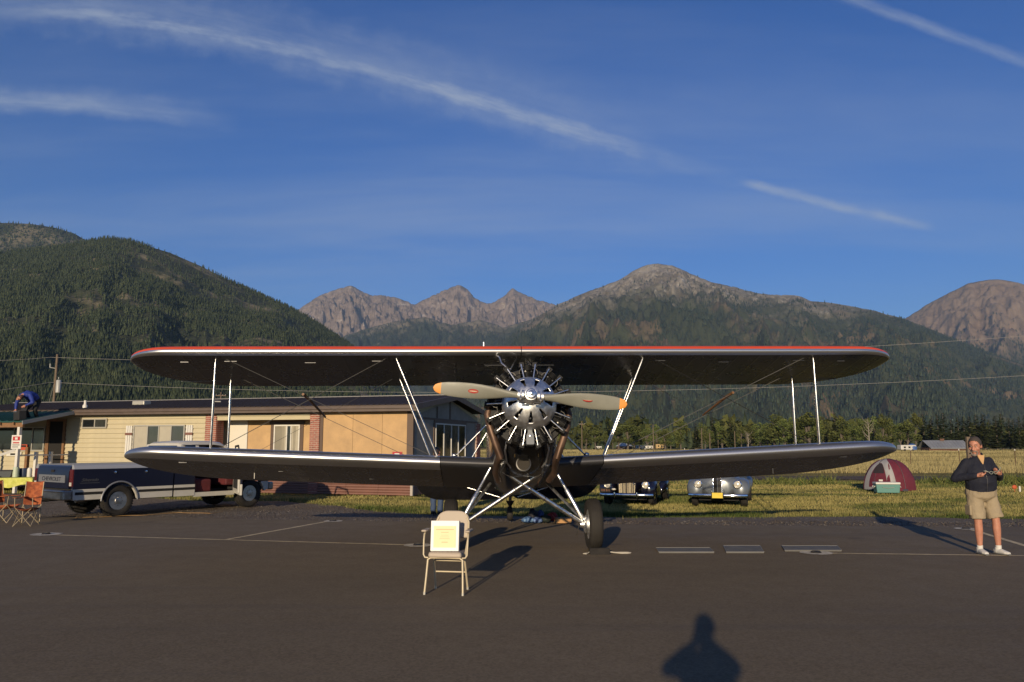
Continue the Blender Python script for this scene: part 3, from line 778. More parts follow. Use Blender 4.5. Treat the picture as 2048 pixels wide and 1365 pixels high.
# --- engine
m = MB(); ME = frame_mat(EC, (1, 0, 0), AXU)          # local x right, y up, z along -axis? -> x cross y
FWD = 1 if ME.to_3x3() @ Vector((0, 0, 1)) @ AX > 0 else -1
ME = ME @ Matrix.Diagonal((1, 1, FWD, 1))             # z now points forward
m.lathe([(.12, -.30), (.34, -.28), (.36, -.02), (.34, .10), (.26, .16), (.1, .2)], 36, ME)
ENG = m.build('engine', M_steel, PLANE, 40)
cyl = None
for k in range(9):
    a = 2 * pi * k / 9
    Mk = ME @ Matrix.Rotation(-a, 4, 'Z')
    if cyl is None:
        m = MB(); prof = [(.078, .30)]
        for i in range(10):
            z = .345 + i * .0165; prof += [(.074, z), (.112, z + .003), (.112, z + .007), (.074, z + .010)]
        Mc = Matrix.Rotation(R(-90), 4, 'X')
        m.lathe(prof, 18, Mc)
        # head: finned barrel with two rocker boxes and ports
        hp = []
        for i in range(5):
            z = .51 + i * .018; r_ = .132 - .006 * i; hp += [(.07, z), (r_, z + .003), (r_, z + .009), (.07, z + .012)]
        m.lathe(hp + [(.05, .61), (.01, .615)], 18, Mc)
        for s in (-1, 1):
            m.box((s * .098 - .034, .565, -.06), (s * .098 + .034, .640, .085)); m.box((s * .05 - .05, .52, -.10), (s * .05 + .05, .60, .05))
            m.tube([(s * .106, .612, .08), (s * .106, .612, .108)], .020, 8)
            m.tube([(s * .05, .54, -.08), (s * .06, .50, -.16), (s * .05, .42, -.2)], .028, 8)
        m.tube([(-.03, .50, .06), (-.045, .49, .12)], .011, 6, 1); m.tube([(.03, .50, .06), (.045, .49, .12)], .011, 6, 1)
        m.tube([(-.045, .49, .12), (-.02, .40, .135), (.0, .36, .10)], .005, 5, 1)
        cyl = m.build('cylinder', [M_cyl, M_steel], ENG, 30); cyl.matrix_local = Mk; first = cyl
        m = MB(); m.tube([(-.053, .30, .15), (-.106, .605, .10)], .0115, 8); rod = m.build('pushrod_tube', M_alu, ENG, 60); rod.matrix_local = Mk
        m = MB(); m.tube([(.053, .30, .15), (.106, .605, .10)], .0115, 8); rod2 = m.build('pushrod_tube', M_alu, ENG, 60); rod2.matrix_local = Mk
    else:
        for src in (first, rod, rod2):
            c = src.copy(); COL.objects.link(c); c.parent = ENG; c.matrix_local = Mk
# collector ring of the exhaust behind the cylinders, and the two downpipes
ring = [ME @ Vector((.50 * sin(a), .50 * cos(a), -.20)) for a in np.linspace(R(-150), R(150), 40)]
m = MB(); m.tube(ring, .055, 10); m.build('exhaust_collector', M_bronze, ENG, 60)
for s in (-1, 1):
    m = MB()
    p = [ME @ Vector((s * .55, .10, -.12)), ME @ Vector((s * .60, -.10, -.13)), ME @ Vector((s * .565, -.28, -.14)), ME @ Vector((s * .50, -.48, -.16)), ME @ Vector((s * .42, -.70, -.22))]
    p += [Vector((s * .44, -1.10, 1.46)), Vector((s * .46, -.80, 1.28)), Vector((s * .40, -.45, 1.14))]
    m.tube(p, [.04, .052, .055, .055, .055, .055, .055, .052], 12); m.build('exhaust_pipe', M_bronze, ENG, 60)
m = MB(); m.lathe([(.30, -.15), (.585, -.15), (.60, -.12), (.585, -.10), (.30, -.10)], 72, ME, cap=False); m.build('engine_baffle', M_cyl, ENG, 40)
# ignition harness with its bright leads
m = MB(); m.tube([ME @ Vector((.47 * sin(a), .47 * cos(a), .095)) for a in np.linspace(0, 2 * pi, 49)], .010, 6, cap=False); m.build('ignition_ring', M_cyl, ENG, 60)
m = MB()
for k in range(9):
    a = 2 * pi * (k + .5) / 9
    for s in (-1, 1):
        c0 = a + s * .06
        pts = [ME @ Vector((r_ * sin(c0 + s * d), r_ * cos(c0 + s * d), z)) for r_, d, z in ((.47, 0, .10), (.515, .03, .105), (.55, .10, .10), (.545, .17, .09))]
        m.tube(pts, .005, 5)
tag(m.build('ignition_lead', mat('braided_lead', (.20, .18, .15), .6, .3), ENG, 60), kind='stuff')
# sump
m = MB(); Ms = ME
m.rings([[Ms @ Vector((x * w, y, z)) for x, z in ((-1, .02), (1, .02), (1, .135), (-1, .135))] for y, w in ((-.34, .030), (-.42, .035), (-.47, .056), (-.585, .060), (-.605, .05))])
SU = m.build('oil_sump', M_grey, ENG, bevel=.008)
m = MB(); m.lathe([(.016, .13), (.016, .142), (.006, .145)], 12, ME @ Matrix.Translation((0, -.475, 0))); m.build('sump_plug', M_alu, SU, 40)
# front bowl with nine slots
Rb, Db = .395, .30
m = MB(); nphi = 180; nth = 22
def bowl(th, ph, off=0.0):
    r_ = (Rb + off) * sin(th); return ME @ Vector((r_ * sin(ph), r_ * cos(ph), .13 + (Db + off) * cos(th) ** 1.15 if th < pi / 2 else .13))
thl = [R(12) + (R(90) - R(12)) * i / (nth - 1) for i in range(nth)]
vs = [bowl(th, 2 * pi * j / nphi, -.012 if False else 0) for th in thl for j in range(nphi)]
fs = []; open_faces = set()
for i in range(nth - 1):
    for j in range(nphi):
        phc = (j + .5) / nphi * 360; d = (phc - 180) % 40; d = min(d, 40 - d)
        rm = sin((thl[i] + thl[i + 1]) / 2)
        hw = 3.4 + 2.4 * (rm - .4) / .4
        if .50 < rm < .84 and d < hw: continue
        k = (j + 1) % nphi; fs.append((i * nphi + j, i * nphi + k, (i + 1) * nphi + k, (i + 1) * nphi + j))
m.add(vs, fs)
BO = m.build('front_bowl', M_satin, ENG, 60)
sm = BO.modifiers.new('thickness', 'SOLIDIFY'); sm.thickness = .014; sm.offset = -1
m = MB(); m.lathe([(Rb, .13), (Rb + .006, .10), (Rb, .06), (Rb - .02, .02)], 60, ME, cap=False); m.build('bowl_rim', M_satin, BO, 60)
m = MB(); m.lathe([(.2, .02), (.33, .03), (.30, .12), (.12, .24), (.02, .25)], 30, ME); m.build('nose_case', M_cyl, ENG, 40)
m = MB()
for k in range(9):
    a = R(180 + 40 * k); m.tube([ME @ Vector((.23 * sin(a), .23 * cos(a), .19)), ME @ Vector((.245 * sin(a), .245 * cos(a), .225))], .014, 8)
tag(m.build('case_nut', M_alu, ENG, 40), kind='stuff')
# --- propeller
HB = Vector((-.015, -2.14, 2.378)); TH = R(5.4)
bx = Vector((cos(TH), 0, 0)) - AXU * sin(TH)           # towards the right-hand blade
by = AXU * cos(TH) + Vector((sin(TH), 0, 0))
MP = frame_mat(HB, bx, by); s_ = 1 if (MP.to_3x3() @ Vector((0, 0, 1))).dot(AX) > 0 else -1
m = MB(); m.lathe([(.055, -.10), (.10, -.09), (.10, -.02), (.085, .05), (.085, .10)], 24, MP)
PR = m.build('propeller', M_satin, PLANE, 40)
zs = s_
m = MB(); m.lathe([(.075, zs * .09), (.075, zs * .135), (.06, zs * .15), (.034, zs * .155), (.034, zs * .175), (.012, zs * .185)], 24, MP); m.build('hub_nut', M_alu, PR, 30)
for s in (-1, 1):
    m = MB()
    for x in (.11, .165):
        m.lathe([(.055, -.018), (.078, -.018), (.078, .018), (.055, .018)], 20, MP @ Matrix.Translation((s * x, 0, 0)) @ Matrix.Rotation(R(90), 4, 'Y'))
    m.build('blade_clamp', M_satin, PR, 40)
    m = MB(); m.tube([MP @ Vector((s * .05, -.10, zs * .03)), MP @ Vector((s * .15, -.10, zs * .03))], .018, 8); m.tube([MP @ Vector((s * .14, -.075, zs * .09)), MP @ Vector((s * .14, -.075, -zs * .02))], .016, 8); m.build('clamp_bolt', M_steel, PR, 40)
def blade_sec(r):
    q = r / 1.36
    ch = np.interp(q, [.10, .16, .24, .35, .50, .62, .75, .86, .93, .97, .99, 1.0], [.085, .09, .112, .158, .202, .216, .210, .188, .156, .115, .072, .012])
    tk = np.interp(q, [.10, .16, .24, .35, .5, .75, 1.0], [.085, .085, .062, .045, .034, .022, .008])
    tw = np.interp(q, [.10, .24, .5, .75, 1.0], [44, 38, 27, 19, 15])
    return ch, tk, R(tw)
for s in (-1, 1):
    rings_, rad = [], list(np.linspace(.15, .9, 12)) + list(np.linspace(.96, 1.30, 8)) + [1.325, 1.342, 1.353, 1.359]
    m = MB()
    for r in rad:
        ch, tk, tw = blade_sec(r); n = 16; ring_ = []
        for k in range(n):
            a = 2 * pi * k / n; u = ch / 2 * cos(a); w = tk / 2 * sin(a)
            # rotate section: chord mostly in the disc plane, leading edge forward
            cu, su = cos(tw), sin(tw)
            y_ = u * cu - w * su; z_ = (u * su + w * cu) * s
            ring_.append(MP @ Vector((s * r, s * -y_ * 1.0, zs * -z_ * s * s)))
        rings_.append(ring_)
    m.rings(rings_)
    nn = 16
    for q in range(len(rings_) * nn - nn):
        if rad[q // nn] > 1.235: m.m[q] = 1
    for q in range(len(rings_) * nn - nn, len(m.m)): m.m[q] = 1
    B = m.build('blade', [M_prop, M_orange], PR, 60)
    ch, tk, tw = blade_sec(.80)
    # decal: thin oval lying on the front face of the blade
    xd = (MP.to_3x3() @ Vector((1, 0, 0))); yd = MP.to_3x3() @ Vector((0, cos(tw), zs * sin(tw) * -1 * s)) ; nd = xd.cross(yd)
    if nd.dot(AX) < 0: nd = -nd
    c = MP @ Vector((s * .80, 0, 0)) + nd * (tk / 2 + .002)
    Md = frame_mat(c, xd, yd)
    m = MB(); m.lathe([(.5, 0), (.5, .002)], 28, Md @ Matrix.Diagonal((.145, .062, 1 if (Md.to_3x3() @ Vector((0, 0, 1))).dot(AX) > 0 else -1, 1))); m.build('maker_decal', M_decal, B)
    sg = 1 if (Md.to_3x3() @ Vector((0, 0, 1))).dot(AX) > 0 else -1
    m = MB(); m.lathe([(.5, 0), (.5, .002)], 20, frame_mat(c + nd * .002, xd, yd) @ Matrix.Diagonal((.115, .012, 1, 1))); m.build('decal_band', M_cream, B)

# --- struts and wires
def strut(name, a, b, w=.062, d=.030, material=M_alu, parent=PLANE, end=True):
    m = MB(); a = Vector(a); b = Vector(b); L = (b - a).length; t = (b - a) / L
    m.tube([a, a + t * .10, a + t * .2, b - t * .2, b - t * .10, b], [.4, .75, 1, 1, .75, .4], 14, flat=(d, w)) if False else None
    # streamline section: long side fore-aft
    x = Vector((1, 0, 0)); x = (x - t * x.dot(t)).normalized(); y = t.cross(x)
    rs = []
    for q, k in ((0, .45), (.06, .7), (.14, 1), (L - .14, 1), (L - .06, .7), (L, .45)):
        rs.append([a + t * q + x * (d / 2 * k * cos(2 * pi * j / 14)) + y * (w / 2 * k * sin(2 * pi * j / 14)) for j in range(14)])
    m.rings(rs); o = m.build(name, material, parent, 60)
    if end:
        for p in (a, b):
            m = MB(); m.sphere(p, .028, 10, 6); m.build('strut_fitting', M_brass, o, 60)
    return o
for s in (-1, 1):
    strut('outer_strut', (s * 5.06, .12, 3.19), (s * 5.09, .12, 1.60), .075, .036)
    strut('outer_strut', (s * 5.13, 1.22, 2.93), (s * 5.14, 1.22, 1.45), .075, .034)
    strut('inner_strut', (s * 2.11, .12, 3.20), (s * 1.35, .12, 1.42), .08, .040)
    strut('inner_strut', (s * 2.14, 1.22, 2.94), (s * 1.44, 1.22, 1.20), .08, .036)
    strut('wing_root_strut', (s * 1.10, .32, 1.52), (s * .50, .20, 2.12), .05, .034)
    strut('wing_root_strut', (s * .93, 1.2, 1.30), (s * .52, 1.15, 1.98), .05, .030)
    strut('cabane_strut', (s * .05, .12, 3.19), (s * .36, -.62, 2.62), .04, .022)
    strut('cabane_strut', (s * .09, 1.2, 2.93), (s * .40, .9, 2.30), .04, .022)
    for y, zt, zb in ((.12, 3.19, 1.50), (1.22, 2.93, 1.25)):
        for off in (-.018, .018):
            m = MB(); m.tube([(s * 4.98, y + off, zt), (s * 1.42, y + off, zb)], .0036, 5); m.build('landing_wire', M_wire, PLANE)
            if y < 1 or off < 0:
                m = MB(); m.tube([(s * 2.2, y + off, zt), (s * 5.0, y + off, zb + .16)], .0032, 5); m.build('flying_wire', M_dwire, PLANE)
    m = MB(); m.tube([(s * 3.60, .02, 2.555), (s * 3.55, .3, 2.485), (s * 3.46, 1.32, 2.225)], [.024, .026, .016], 8); m.build('wire_spreader', M_wood, PLANE, 60)
    # control cable pulleys, small root fairings
    m = MB(); m.sphere((s * 1.12, .30, 1.535), (.05, .04, .035), 10, 6); m.build('strut_fairing', M_alu, PLANE, 60)
m = MB(); m.tube([(-.62, .4, 3.33), (-.62, .4, 3.47)], .012, 6); m.build('antenna', M_alu, PLANE)
m = MB(); m.lathe([(.07, 0), (.07, .03), (.05, .045)], 16, Matrix.Translation((-.42, .5, 3.30))); m.build('fuel_cap', M_alu, PLANE, 40)
m = MB(); m.tube([(-.42, -.02, 3.19), (-.37, -.25, 3.13), (-.34, -.3, 3.03), (-.28, -.5, 2.95)], .012, 6); m.build('fuel_vent_pipe', M_satin, PLANE, 60)

# --- landing gear
for s in (-1, 1):
    zc = .415 + s * -.009
    w = thing('wheel', (s * 1.165, 0, zc)); w.parent = PLANE
    Mw = Matrix.Rotation(R(90), 4, 'Y')
    rt, wt_ = .413, .115
    prof = [(.235, -.085), (.28, -.105), (.33, -.113), (.375, -.105), (.402, -.078), (.412, -.045), (.413, .0), (.412, .045), (.402, .078), (.375, .105), (.33, .113), (.28, .105), (.235, .085)]
    m = MB(); m.lathe(prof, 48, Mw, cap=False); ty = m.build('tyre', M_rubber, w, 40)
    m = MB()
    for k in (-.05, -.017, .017, .05): m.lathe([(.4125, k - .004), (.4175, k - .003), (.4175, k + .003), (.4125, k + .004)], 48, Mw, cap=False)
    tag(m.build('tread_rib', M_rubber, w), kind='stuff')
    m = MB(); m.lathe([(.235, -.085), (.225, -.06), (.16, -.045), (.10, -.075), (.02, -.08)], 36, Mw); m.lathe([(.235, .085), (.225, .06), (.16, .05), (.10, .075), (.02, .08)], 36, Mw); m.build('rim', M_satin, w, 40)
    m = MB(); m.lathe([(.15, 0), (.15, .07), (.12, .09), (.06, .10), (.05, .16)], 28, Matrix.Translation((-s * .06, 0, 0)) @ Matrix.Rotation(R(-90 * s), 4, 'Y')); m.build('brake_drum', M_satin, w, 40)
    m = MB()
    for k in range(10):
        a = 2 * pi * k / 10; m.tube([(-s * .125, .12 * cos(a), .12 * sin(a)), (-s * .15, .12 * cos(a), .12 * sin(a))], .010, 6)
    tag(m.build('wheel_bolt', M_alu, w), kind='stuff')
    # cross axle tubes: from hub to the far side of the fuselage
    m = MB(); a = Vector((s * 1.05, 0, .43)); k_ = Vector((s * .93, -.02, .455)); b = Vector((-s * .33, -.30, 1.285))
    d = (b - k_).normalized()
    m.tube([a, s * Vector((0, 0, 0)) + (a + k_) / 2 + Vector((0, 0, -.012)), k_, k_ + d * .6, k_ + d * 1.02], .036, 14); AXL = m.build('axle_strut', M_alu, PLANE, 60)
    m = MB(); m.tube([k_ + d * 1.02, b], .026, 14); m.build('axle_strut_sleeve', M_alu, AXL, 60)
    m = MB(); m.tube([k_ + d * .98, k_ + d * 1.00], .041, 14); m.tube([k_ + d * .70, k_ + d * .715], .039, 14); m.build('collar', M_steel, AXL, 60)
    m = MB(); a = Vector((s * 1.0, 0, .475)); b = Vector((s * .505, -.02, 1.36)); d = (b - a)
    m.tube([a, a + d * .55, a + d * .56, b], [.038, .038, .026, .024], 14); SH = m.build('shock_strut', M_alu, PLANE, 60)
    m = MB(); m.sphere(b, .04, 10, 6); m.build('strut_fitting', M_brass, SH, 60)
    m = MB(); a = Vector((s * 1.0, .04, .47)); b = Vector((s * .50, .95, 1.03)); m.tube([a, b], .026, 12); m.build('drag_strut', M_satin, PLANE, 60)
    m = MB(); m.tube([(s * .93, -.06, .42), (s * .90, -.07, .33), (s * .88, -.05, .24)], .008, 6); m.build('brake_hose', M_rubber, PLANE, 60)

# --- tail
def tail_slab(name, outline, thick, M, material, parent=PLANE):
    m = MB(); n = len(outline); cx = sum(p[0] for p in outline) / n; cy = sum(p[1] for p in outline) / n
    rs = []
    for k, z in ((.97, -1), (1, -.3), (1, .3), (.97, 1)):
        rs.append([M @ Vector((cx + (x - cx) * k, cy + (y - cy) * k, z * thick / 2)) for x, y in outline])
    m.rings(rs); return m.build(name, material, parent, 50)
hz_ = Vector((0, 4.75, .925))
out = [(-2.02, 0), (-2.02, -.25)] + [(-2.02 + .5 * (1 - cos(a)), -.25 - .45 * sin(a)) for a in np.linspace(.1, pi / 2, 6)] + [(1.52 + .5 * sin(a), -.70 + .45 * (1 - cos(a))) for a in np.linspace(0, pi / 2, 6)] + [(2.02, 0)]
tail_slab('horizontal_stabilizer', out, .10, Matrix.Translation(hz_) @ Matrix.Rotation(R(-9), 4, 'X'), M_blackp)
for s in (-1, 1):
    oe = [(s * .06, .02), (s * 2.02, .02)] + [(s * (1.50 + .56 * cos(a)), .06 + .66 * sin(a)) for a in np.linspace(.1, pi / 2, 9)] + [(s * .5, .74), (s * .2, .70), (s * .06, .5)]
    tail_slab('elevator', oe, .06, Matrix.Translation(hz_ + Vector((0, .01, 0))) @ Matrix.Rotation(R(-38), 4, 'X'), M_blackp)
    m = MB(); m.tube([(s * .2, 4.55, .56), (s * 1.25, 4.7, .87)], .014, 8); m.build('tail_brace', M_alu, PLANE, 60)
Mv = Matrix.Translation((0, 5.05, 1.05)) @ Matrix(((0, 0, 1, 0), (1, 0, 0, 0), (0, 1, 0, 0), (0, 0, 0, 1)))
tail_slab('fin', [(-.75, -.15), (-.45, .4), (-.15, .82), (.0, .95), (.0, -.3)], .09, Mv, M_blackp)
tail_slab('rudder', [(.01, -.45), (.01, .98), (.2, 1.02), (.5, .85), (.66, .45), (.66, .0), (.5, -.35), (.25, -.5)], .07, Mv, M_blackp)
m = MB(); m.tube([(.05, 4.75, .60), (.05, 4.95, .30)], .035, 10); m.rings([[Vector((.05 + x, y + dy, z)) for x, dy in ((-w, -.03), (w, -.03), (w, .03), (-w, .03))] for y, z, w in ((4.86, .46, .10), (4.95, .34, .035))]); TW = m.build('tail_wheel_fork', M_blackp, PLANE, 40)
m = MB(); m.lathe([(.06, -.05), (.13, -.06), (.155, -.035), (.162, 0), (.155, .035), (.13, .06), (.06, .05)], 24, Matrix.Translation((.05, 5.02, .163)) @ Matrix.Rotation(R(90), 4, 'Y')); m.build('tail_wheel', M_rubber, TW, 40)

# wheel chocks with rope, by the right-hand wheel
ch = thing('wheel_chock', (1.36, 13.0, 0), R(3), 'dark rubber wheel chock with a white rope loop under the right wheel', 'wheel chock')
m = MB(); m.prism([(-.12, 0), (.12, 0), (.10, .035), (.02, .09), (-.04, .09)], -.16, .16, Matrix.Translation((0, -.30, 0)) @ Matrix(((0, 0, 1, 0), (1, 0, 0, 0), (0, 1, 0, 0), (0, 0, 0, 1)))); m.build('block', M_rubber, ch, bevel=.008)
M_rope = mat('white_rope', (.55, .5, .42), .8, bump=.5, bscale=200)
m = MB(); m.tube([(.16, -.32, .03), (.24, -.34, .02), (.34, -.36, .012), (.44, -.36, .012), (.50, -.31, .012), (.47, -.26, .012), (.36, -.25, .012), (.26, -.27, .015), (.16, -.29, .03)], .009, 6); m.build('rope', M_rope, ch, 60)
m = MB(); m.tube([(-.16, -.32, .03), (-.22, -.40, .012), (-.26, -.36, .012), (-.2, -.33, .014)], .008, 6); m.build('rope_end', M_rope, ch, 60)
# ================================================================== HOUSE (long single-storey building) with porch
HOUSE_AT, HOUSE_RZ = (-3.39, 26.94), R(-16)
def on_plane(px, py, root, rz, y):
    """local (x, z) of a photograph pixel on the plane local-y = y of a rotated root"""
    d = ray(px, py); c, s = cos(rz), sin(rz); ox, oy = -root[0], -root[1]
    k = (y - (-s * ox + c * oy)) / (-s * d.x + c * d.y)
    X, Y = ox + k * d.x, oy + k * d.y
    return c * X + s * Y, CH + k * d.z
M_siding = mat('cream_lap_siding', (.57, .495, .325), .75, var=.07, vscale=3)
M_tan = mat('tan_plywood', (.56, .36, .175), .8, var=.16, vscale=1.8, bump=.12, bscale=14)
def grey_ply(t, b, cs):
    n = t.noise(cs, 2.0, 5, .6); t.put(b.inputs['Base Color'], t.mix(t.mapr(n, .3, .7), (.21, .19, .155), (.28, .25, .21)))
M_gable = mat('grey_gable_ply', (.3, .26, .2), .85, build=grey_ply)  # gable sheets in grey, mottled at random
M_btrim = mat('brown_trim', (.115, .07, .045), .6, var=.15, vscale=5)
M_fascia = mat('brown_fascia', (.115, .08, .062), .5, var=.1, vscale=4)
M_roof = mat('brown_metal_roof', (.066, .052, .050), .62, .0, spec=.22, var=.12, vscale=1.2)
M_brick = mat('red_brick', (.34, .12, .085), .85, var=.3, vscale=7)
M_mortar = mat('mortar', (.55, .42, .34), .9, var=.1, vscale=9)
M_skirt = mat('red_brown_skirting', (.21, .095, .068), .55, .1, var=.12, vscale=2)
M_white = mat('white_house_paint', (.74, .71, .64), .55, var=.05, vscale=4)
M_winframe = mat('aluminium_window_frame', (.52, .49, .42), .4, .3)
M_glass = mat('window_glass', (.015, .018, .02), .06, 0, spec=.8)
M_glass2 = mat('window_glass_reflecting', (.06, .065, .06), .08, 0, spec=.8, var=.3, vscale=1.5)
M_curtain = mat('pale_curtain', (.46, .42, .33), .85, var=.08, vscale=3)
M_door = mat('white_door_paint', (.78, .73, .62), .5)
M_dark = mat('dark_interior', (.012, .010, .009), .9)
M_green = mat('green_metal_roof', (.022, .085, .065), .42, .2, var=.12, vscale=1.3)
M_timber = mat('brown_timber', (.24, .12, .05), .7, var=.25, vscale=8)
M_redsign = mat('red_sign', (.50, .03, .03), .5)

HS = thing('house', (*HOUSE_AT, 0), HOUSE_RZ, 'long cream and tan single-storey house with brown metal roof behind the wing', 'house')
XL = -21.0
zsk, zeave = .52, 2.86
# wall core: three blocks so that the entry between the brick piers is recessed
m = MB()
m.box((XL, .03, zsk), (-8.0, 7.0, zeave)); m.box((-8.0, .75, zsk), (-3.6, 7.0, zeave)); m.box((-3.6, .03, zsk), (-.01, 7.0, zeave))
# gable triangle core on the right-hand end
m.add([(-.01, .03, zeave), (-.01, 7.0, zeave), (-.01, 3.55, 3.44), (-.35, .03, zeave), (-.35, 7.0, zeave), (-.35, 3.55, 3.44)], [(0, 1, 2), (5, 4, 3), (0, 2, 5, 3), (1, 4, 5, 2)])
WALL = m.build('wall', M_siding, HS)
# lap boards of the cream part
nb = 13; bh = (zeave - zsk) / nb
mb = MB(); L0 = -8.28 - XL
mb.hexa([(0, .03, 0), (L0, .03, 0), (L0, -.034, 0), (0, -.034, 0), (0, .03, bh), (L0, .03, bh), (L0, .008, bh), (0, .008, bh)])
b0 = mb.build('siding_board', M_siding, WALL, loc=(XL, 0, zsk))
for i in range(1, nb):
    c = b0.copy(); COL.objects.link(c); c.parent = WALL; c.location = (XL, 0, zsk + i * bh)
# tan plywood sheets
for x0, x1 in ((-3.40, -2.25), (-2.245, -1.13), (-1.125, -.20)):
    m = MB(); m.box((x0, -.012, zsk), (x1 - .004, .03, zeave)); m.build('plywood_sheet', M_tan, WALL)
for x0, x1 in ((-7.05, -6.0), (-5.995, -5.0), (-4.995, -3.6)):
    m = MB(); m.box((x0, .735, zsk), (x1 - .004, .75, zeave)); m.build('plywood_sheet', M_tan, WALL)
m = MB(); m.box((-7.62, .735, zsk), (-7.055, .75, zeave)); m.build('entry_side_wall', M_siding, WALL)
m = MB(); m.box((-.20, -.03, zsk - .0), (.03, .10, zeave)); m.build('corner_trim', M_btrim, WALL)
m = MB(); m.box((-3.52, -.035, zsk), (-3.405, .03, zeave)); m.build('trim_board', M_btrim, WALL)
m = MB(); m.box((-7.78, -.02, 2.60), (-3.93, .10, 2.80)); m.box((-7.78, -.06, 2.74), (-3.93, -.02, 2.81)); m.build('header_beam', M_siding, WALL)
# gable wall panels and battens
for i in range(6):
    y0 = .12 + i * 1.145; m = MB(); m.box((-.005, y0, zsk), (.018, y0 + 1.14, 2.62)); m.build('gable_sheet', M_gable, WALL)
m = MB(); m.add([(.012, .05, 2.66), (.012, 6.98, 2.66), (.012, 3.55, 3.42)], [(0, 1, 2)]); m.build('gable_triangle', M_gable, WALL)
for a, b in (((.03, .1, 2.64), (.03, 6.95, 2.64)), ((.03, 3.55, 2.66), (.03, 3.55, 3.40)), ((.03, 2.2, 2.66), (.03, 2.2, 3.10))):
    m = MB(); m.bar(a, b, .03, .07); m.build('batten', M_btrim, WALL)
# brick piers
def pier(x0, x1, y0, zt, corner=False):
    m = MB(); m.box((x0 + .012, y0 + .012, 0), (x1 - .012, y0 + .45, zt)); P_ = m.build('brick_pier', M_mortar, WALL)
    m = MB(); bw = (x1 - x0) / 2.0; hgt = .072; nrow = int(zt / hgt)
    for r_ in range(nrow):
        off = 0 if r_ % 2 else bw / 2
        xs = [x0, x1] if False else sorted({x0, x1, *[x0 + off + k * bw for k in range(-1, 4) if x0 + .02 < x0 + off + k * bw < x1 - .02]})
        for k in range(len(xs) - 1):
            d = random.uniform(-.004, .004)
            m.box((xs[k] + .009, y0 + d, r_ * hgt + .010), (xs[k + 1] - .009, y0 + .05, r_ * hgt + hgt - .010))
        for q in range(2):
            m.box((x1 - .05, y0 + .055 + q * .2, r_ * hgt + .006), (x1 + random.uniform(-.004, .004), y0 + .24 + q * .2, r_ * hgt + hgt - .006))
    tag(m.build('brickwork', M_brick, P_), kind='stuff')
random.seed(3)
pier(-8.26, -7.78, -.06, zeave - .03); pier(-3.92, -3.53, -.06, zeave - .03)
m = MB(); m.box((-.30, 6.6, 0), (.08, 7.1, 2.6)); PB = m.build('brick_pier', M_mortar, WALL)
m = MB()
for r_ in range(36):
    for q in range(2):
        m.box((.05, 6.6 + q * .25 + (r_ % 2) * .06, r_ * .072 + .006), (.092, 6.83 + q * .25 + (r_ % 2) * .04, r_ * .072 + .066))
tag(m.build('brickwork', M_brick, PB), kind='stuff')
# skirting panels: ribbed sheets, one per bay
m = MB(); pw = 1.22
for k in range(6):
    z0 = k * .088; m.rings([[Vector((x, y, z)) for y, z in ((-.03, z0), (-.05, z0 + .02), (-.05, z0 + .066), (-.03, z0 + .086), (.0, z0 + .086), (.0, z0))] for x in (0, pw - .006)])
sk0 = m.build('skirting_panel', M_skirt, WALL, loc=(-pw, 0, 0))
for i in range(1, 17):
    c = sk0.copy(); COL.objects.link(c); c.parent = WALL; c.location = (-pw * (i + 1), 0, 0)
m = MB(); m.box((.0, 0, 0), (.03, 6.6, .52)); m.build('skirting_end', M_skirt, WALL)
m = MB(); m.box((-.03, -.07, 0), (.06, .02, .5)); m.build('skirting_corner', mat('pale_metal_trim', (.45, .4, .36), .5, .3), WALL)
# roof: standing-rib sheets on both slopes, fascia, ridge
ze, zr, ye, yr = 3.07, 3.60, -.42, 3.55
RF = MB(); RF.add([(XL - .3, ye, ze - .05), (.30, ye, ze - .05), (.30, yr, zr - .05), (XL - .3, yr, zr - .05), (XL - .3, 7.5, ze - .05), (.30, 7.5, ze - .05)], [(0, 1, 2, 3), (3, 2, 5, 4)])
ROOF = RF.build('roof', M_roof, HS)
pw = .92; sl = Vector((0, yr - ye, zr - ze)); Ls = sl.length
m = MB(); nx = 4; ring0 = []
xs = []
for k in range(4):
    xs += [(k * .23, 0), (k * .23 + .012, .028), (k * .23 + .04, .028), (k * .23 + .052, 0)]
xs.append((pw - .003, 0))
m.rings([[Vector((x, y, z)) for x, z in xs] + [Vector((x, y, z - .012)) for x, z in reversed(xs)] for y in (-.03, Ls)])
rp = m.build('roof_sheet', M_roof, ROOF); rot = math.atan2(sl.z, sl.y)
rp.location = (-.62, ye, ze); rp.rotation_euler = (rot, 0, 0)
for i in range(1, 23):
    c = rp.copy(); COL.objects.link(c); c.parent = ROOF; c.location = (-.62 - i * pw, ye, ze)
m = MB(); m.bar((XL - .3, yr, zr + .02), (.32, yr, zr + .02), .30, .03); m.build('ridge_cap', mat('pale_ridge_metal', (.26, .25, .25), .5, .2), ROOF)
m = MB(); m.box((XL - .3, ye + .015, 2.84), (.30, ye + .05, 3.05)); m.build('fascia', M_fascia, ROOF)
m = MB(); m.box((XL - .3, ye - .03, 2.93), (.30, ye + .012, 3.02)); m.build('gutter', M_fascia, ROOF, bevel=.01)
m = MB(); m.box((XL - .3, ye + .05, 2.85), (.29, .03, 2.875)); m.build('soffit', M_fascia, ROOF)
for sgn, y0, y1 in ((1, ye, yr), (-1, 7.5, yr)):
    m = MB(); m.bar((.31, y0, ze - .09), (.31, y1, zr - .09), .03, .19, up=(0, 0, 1)); m.build('rake_board', M_fascia, ROOF)
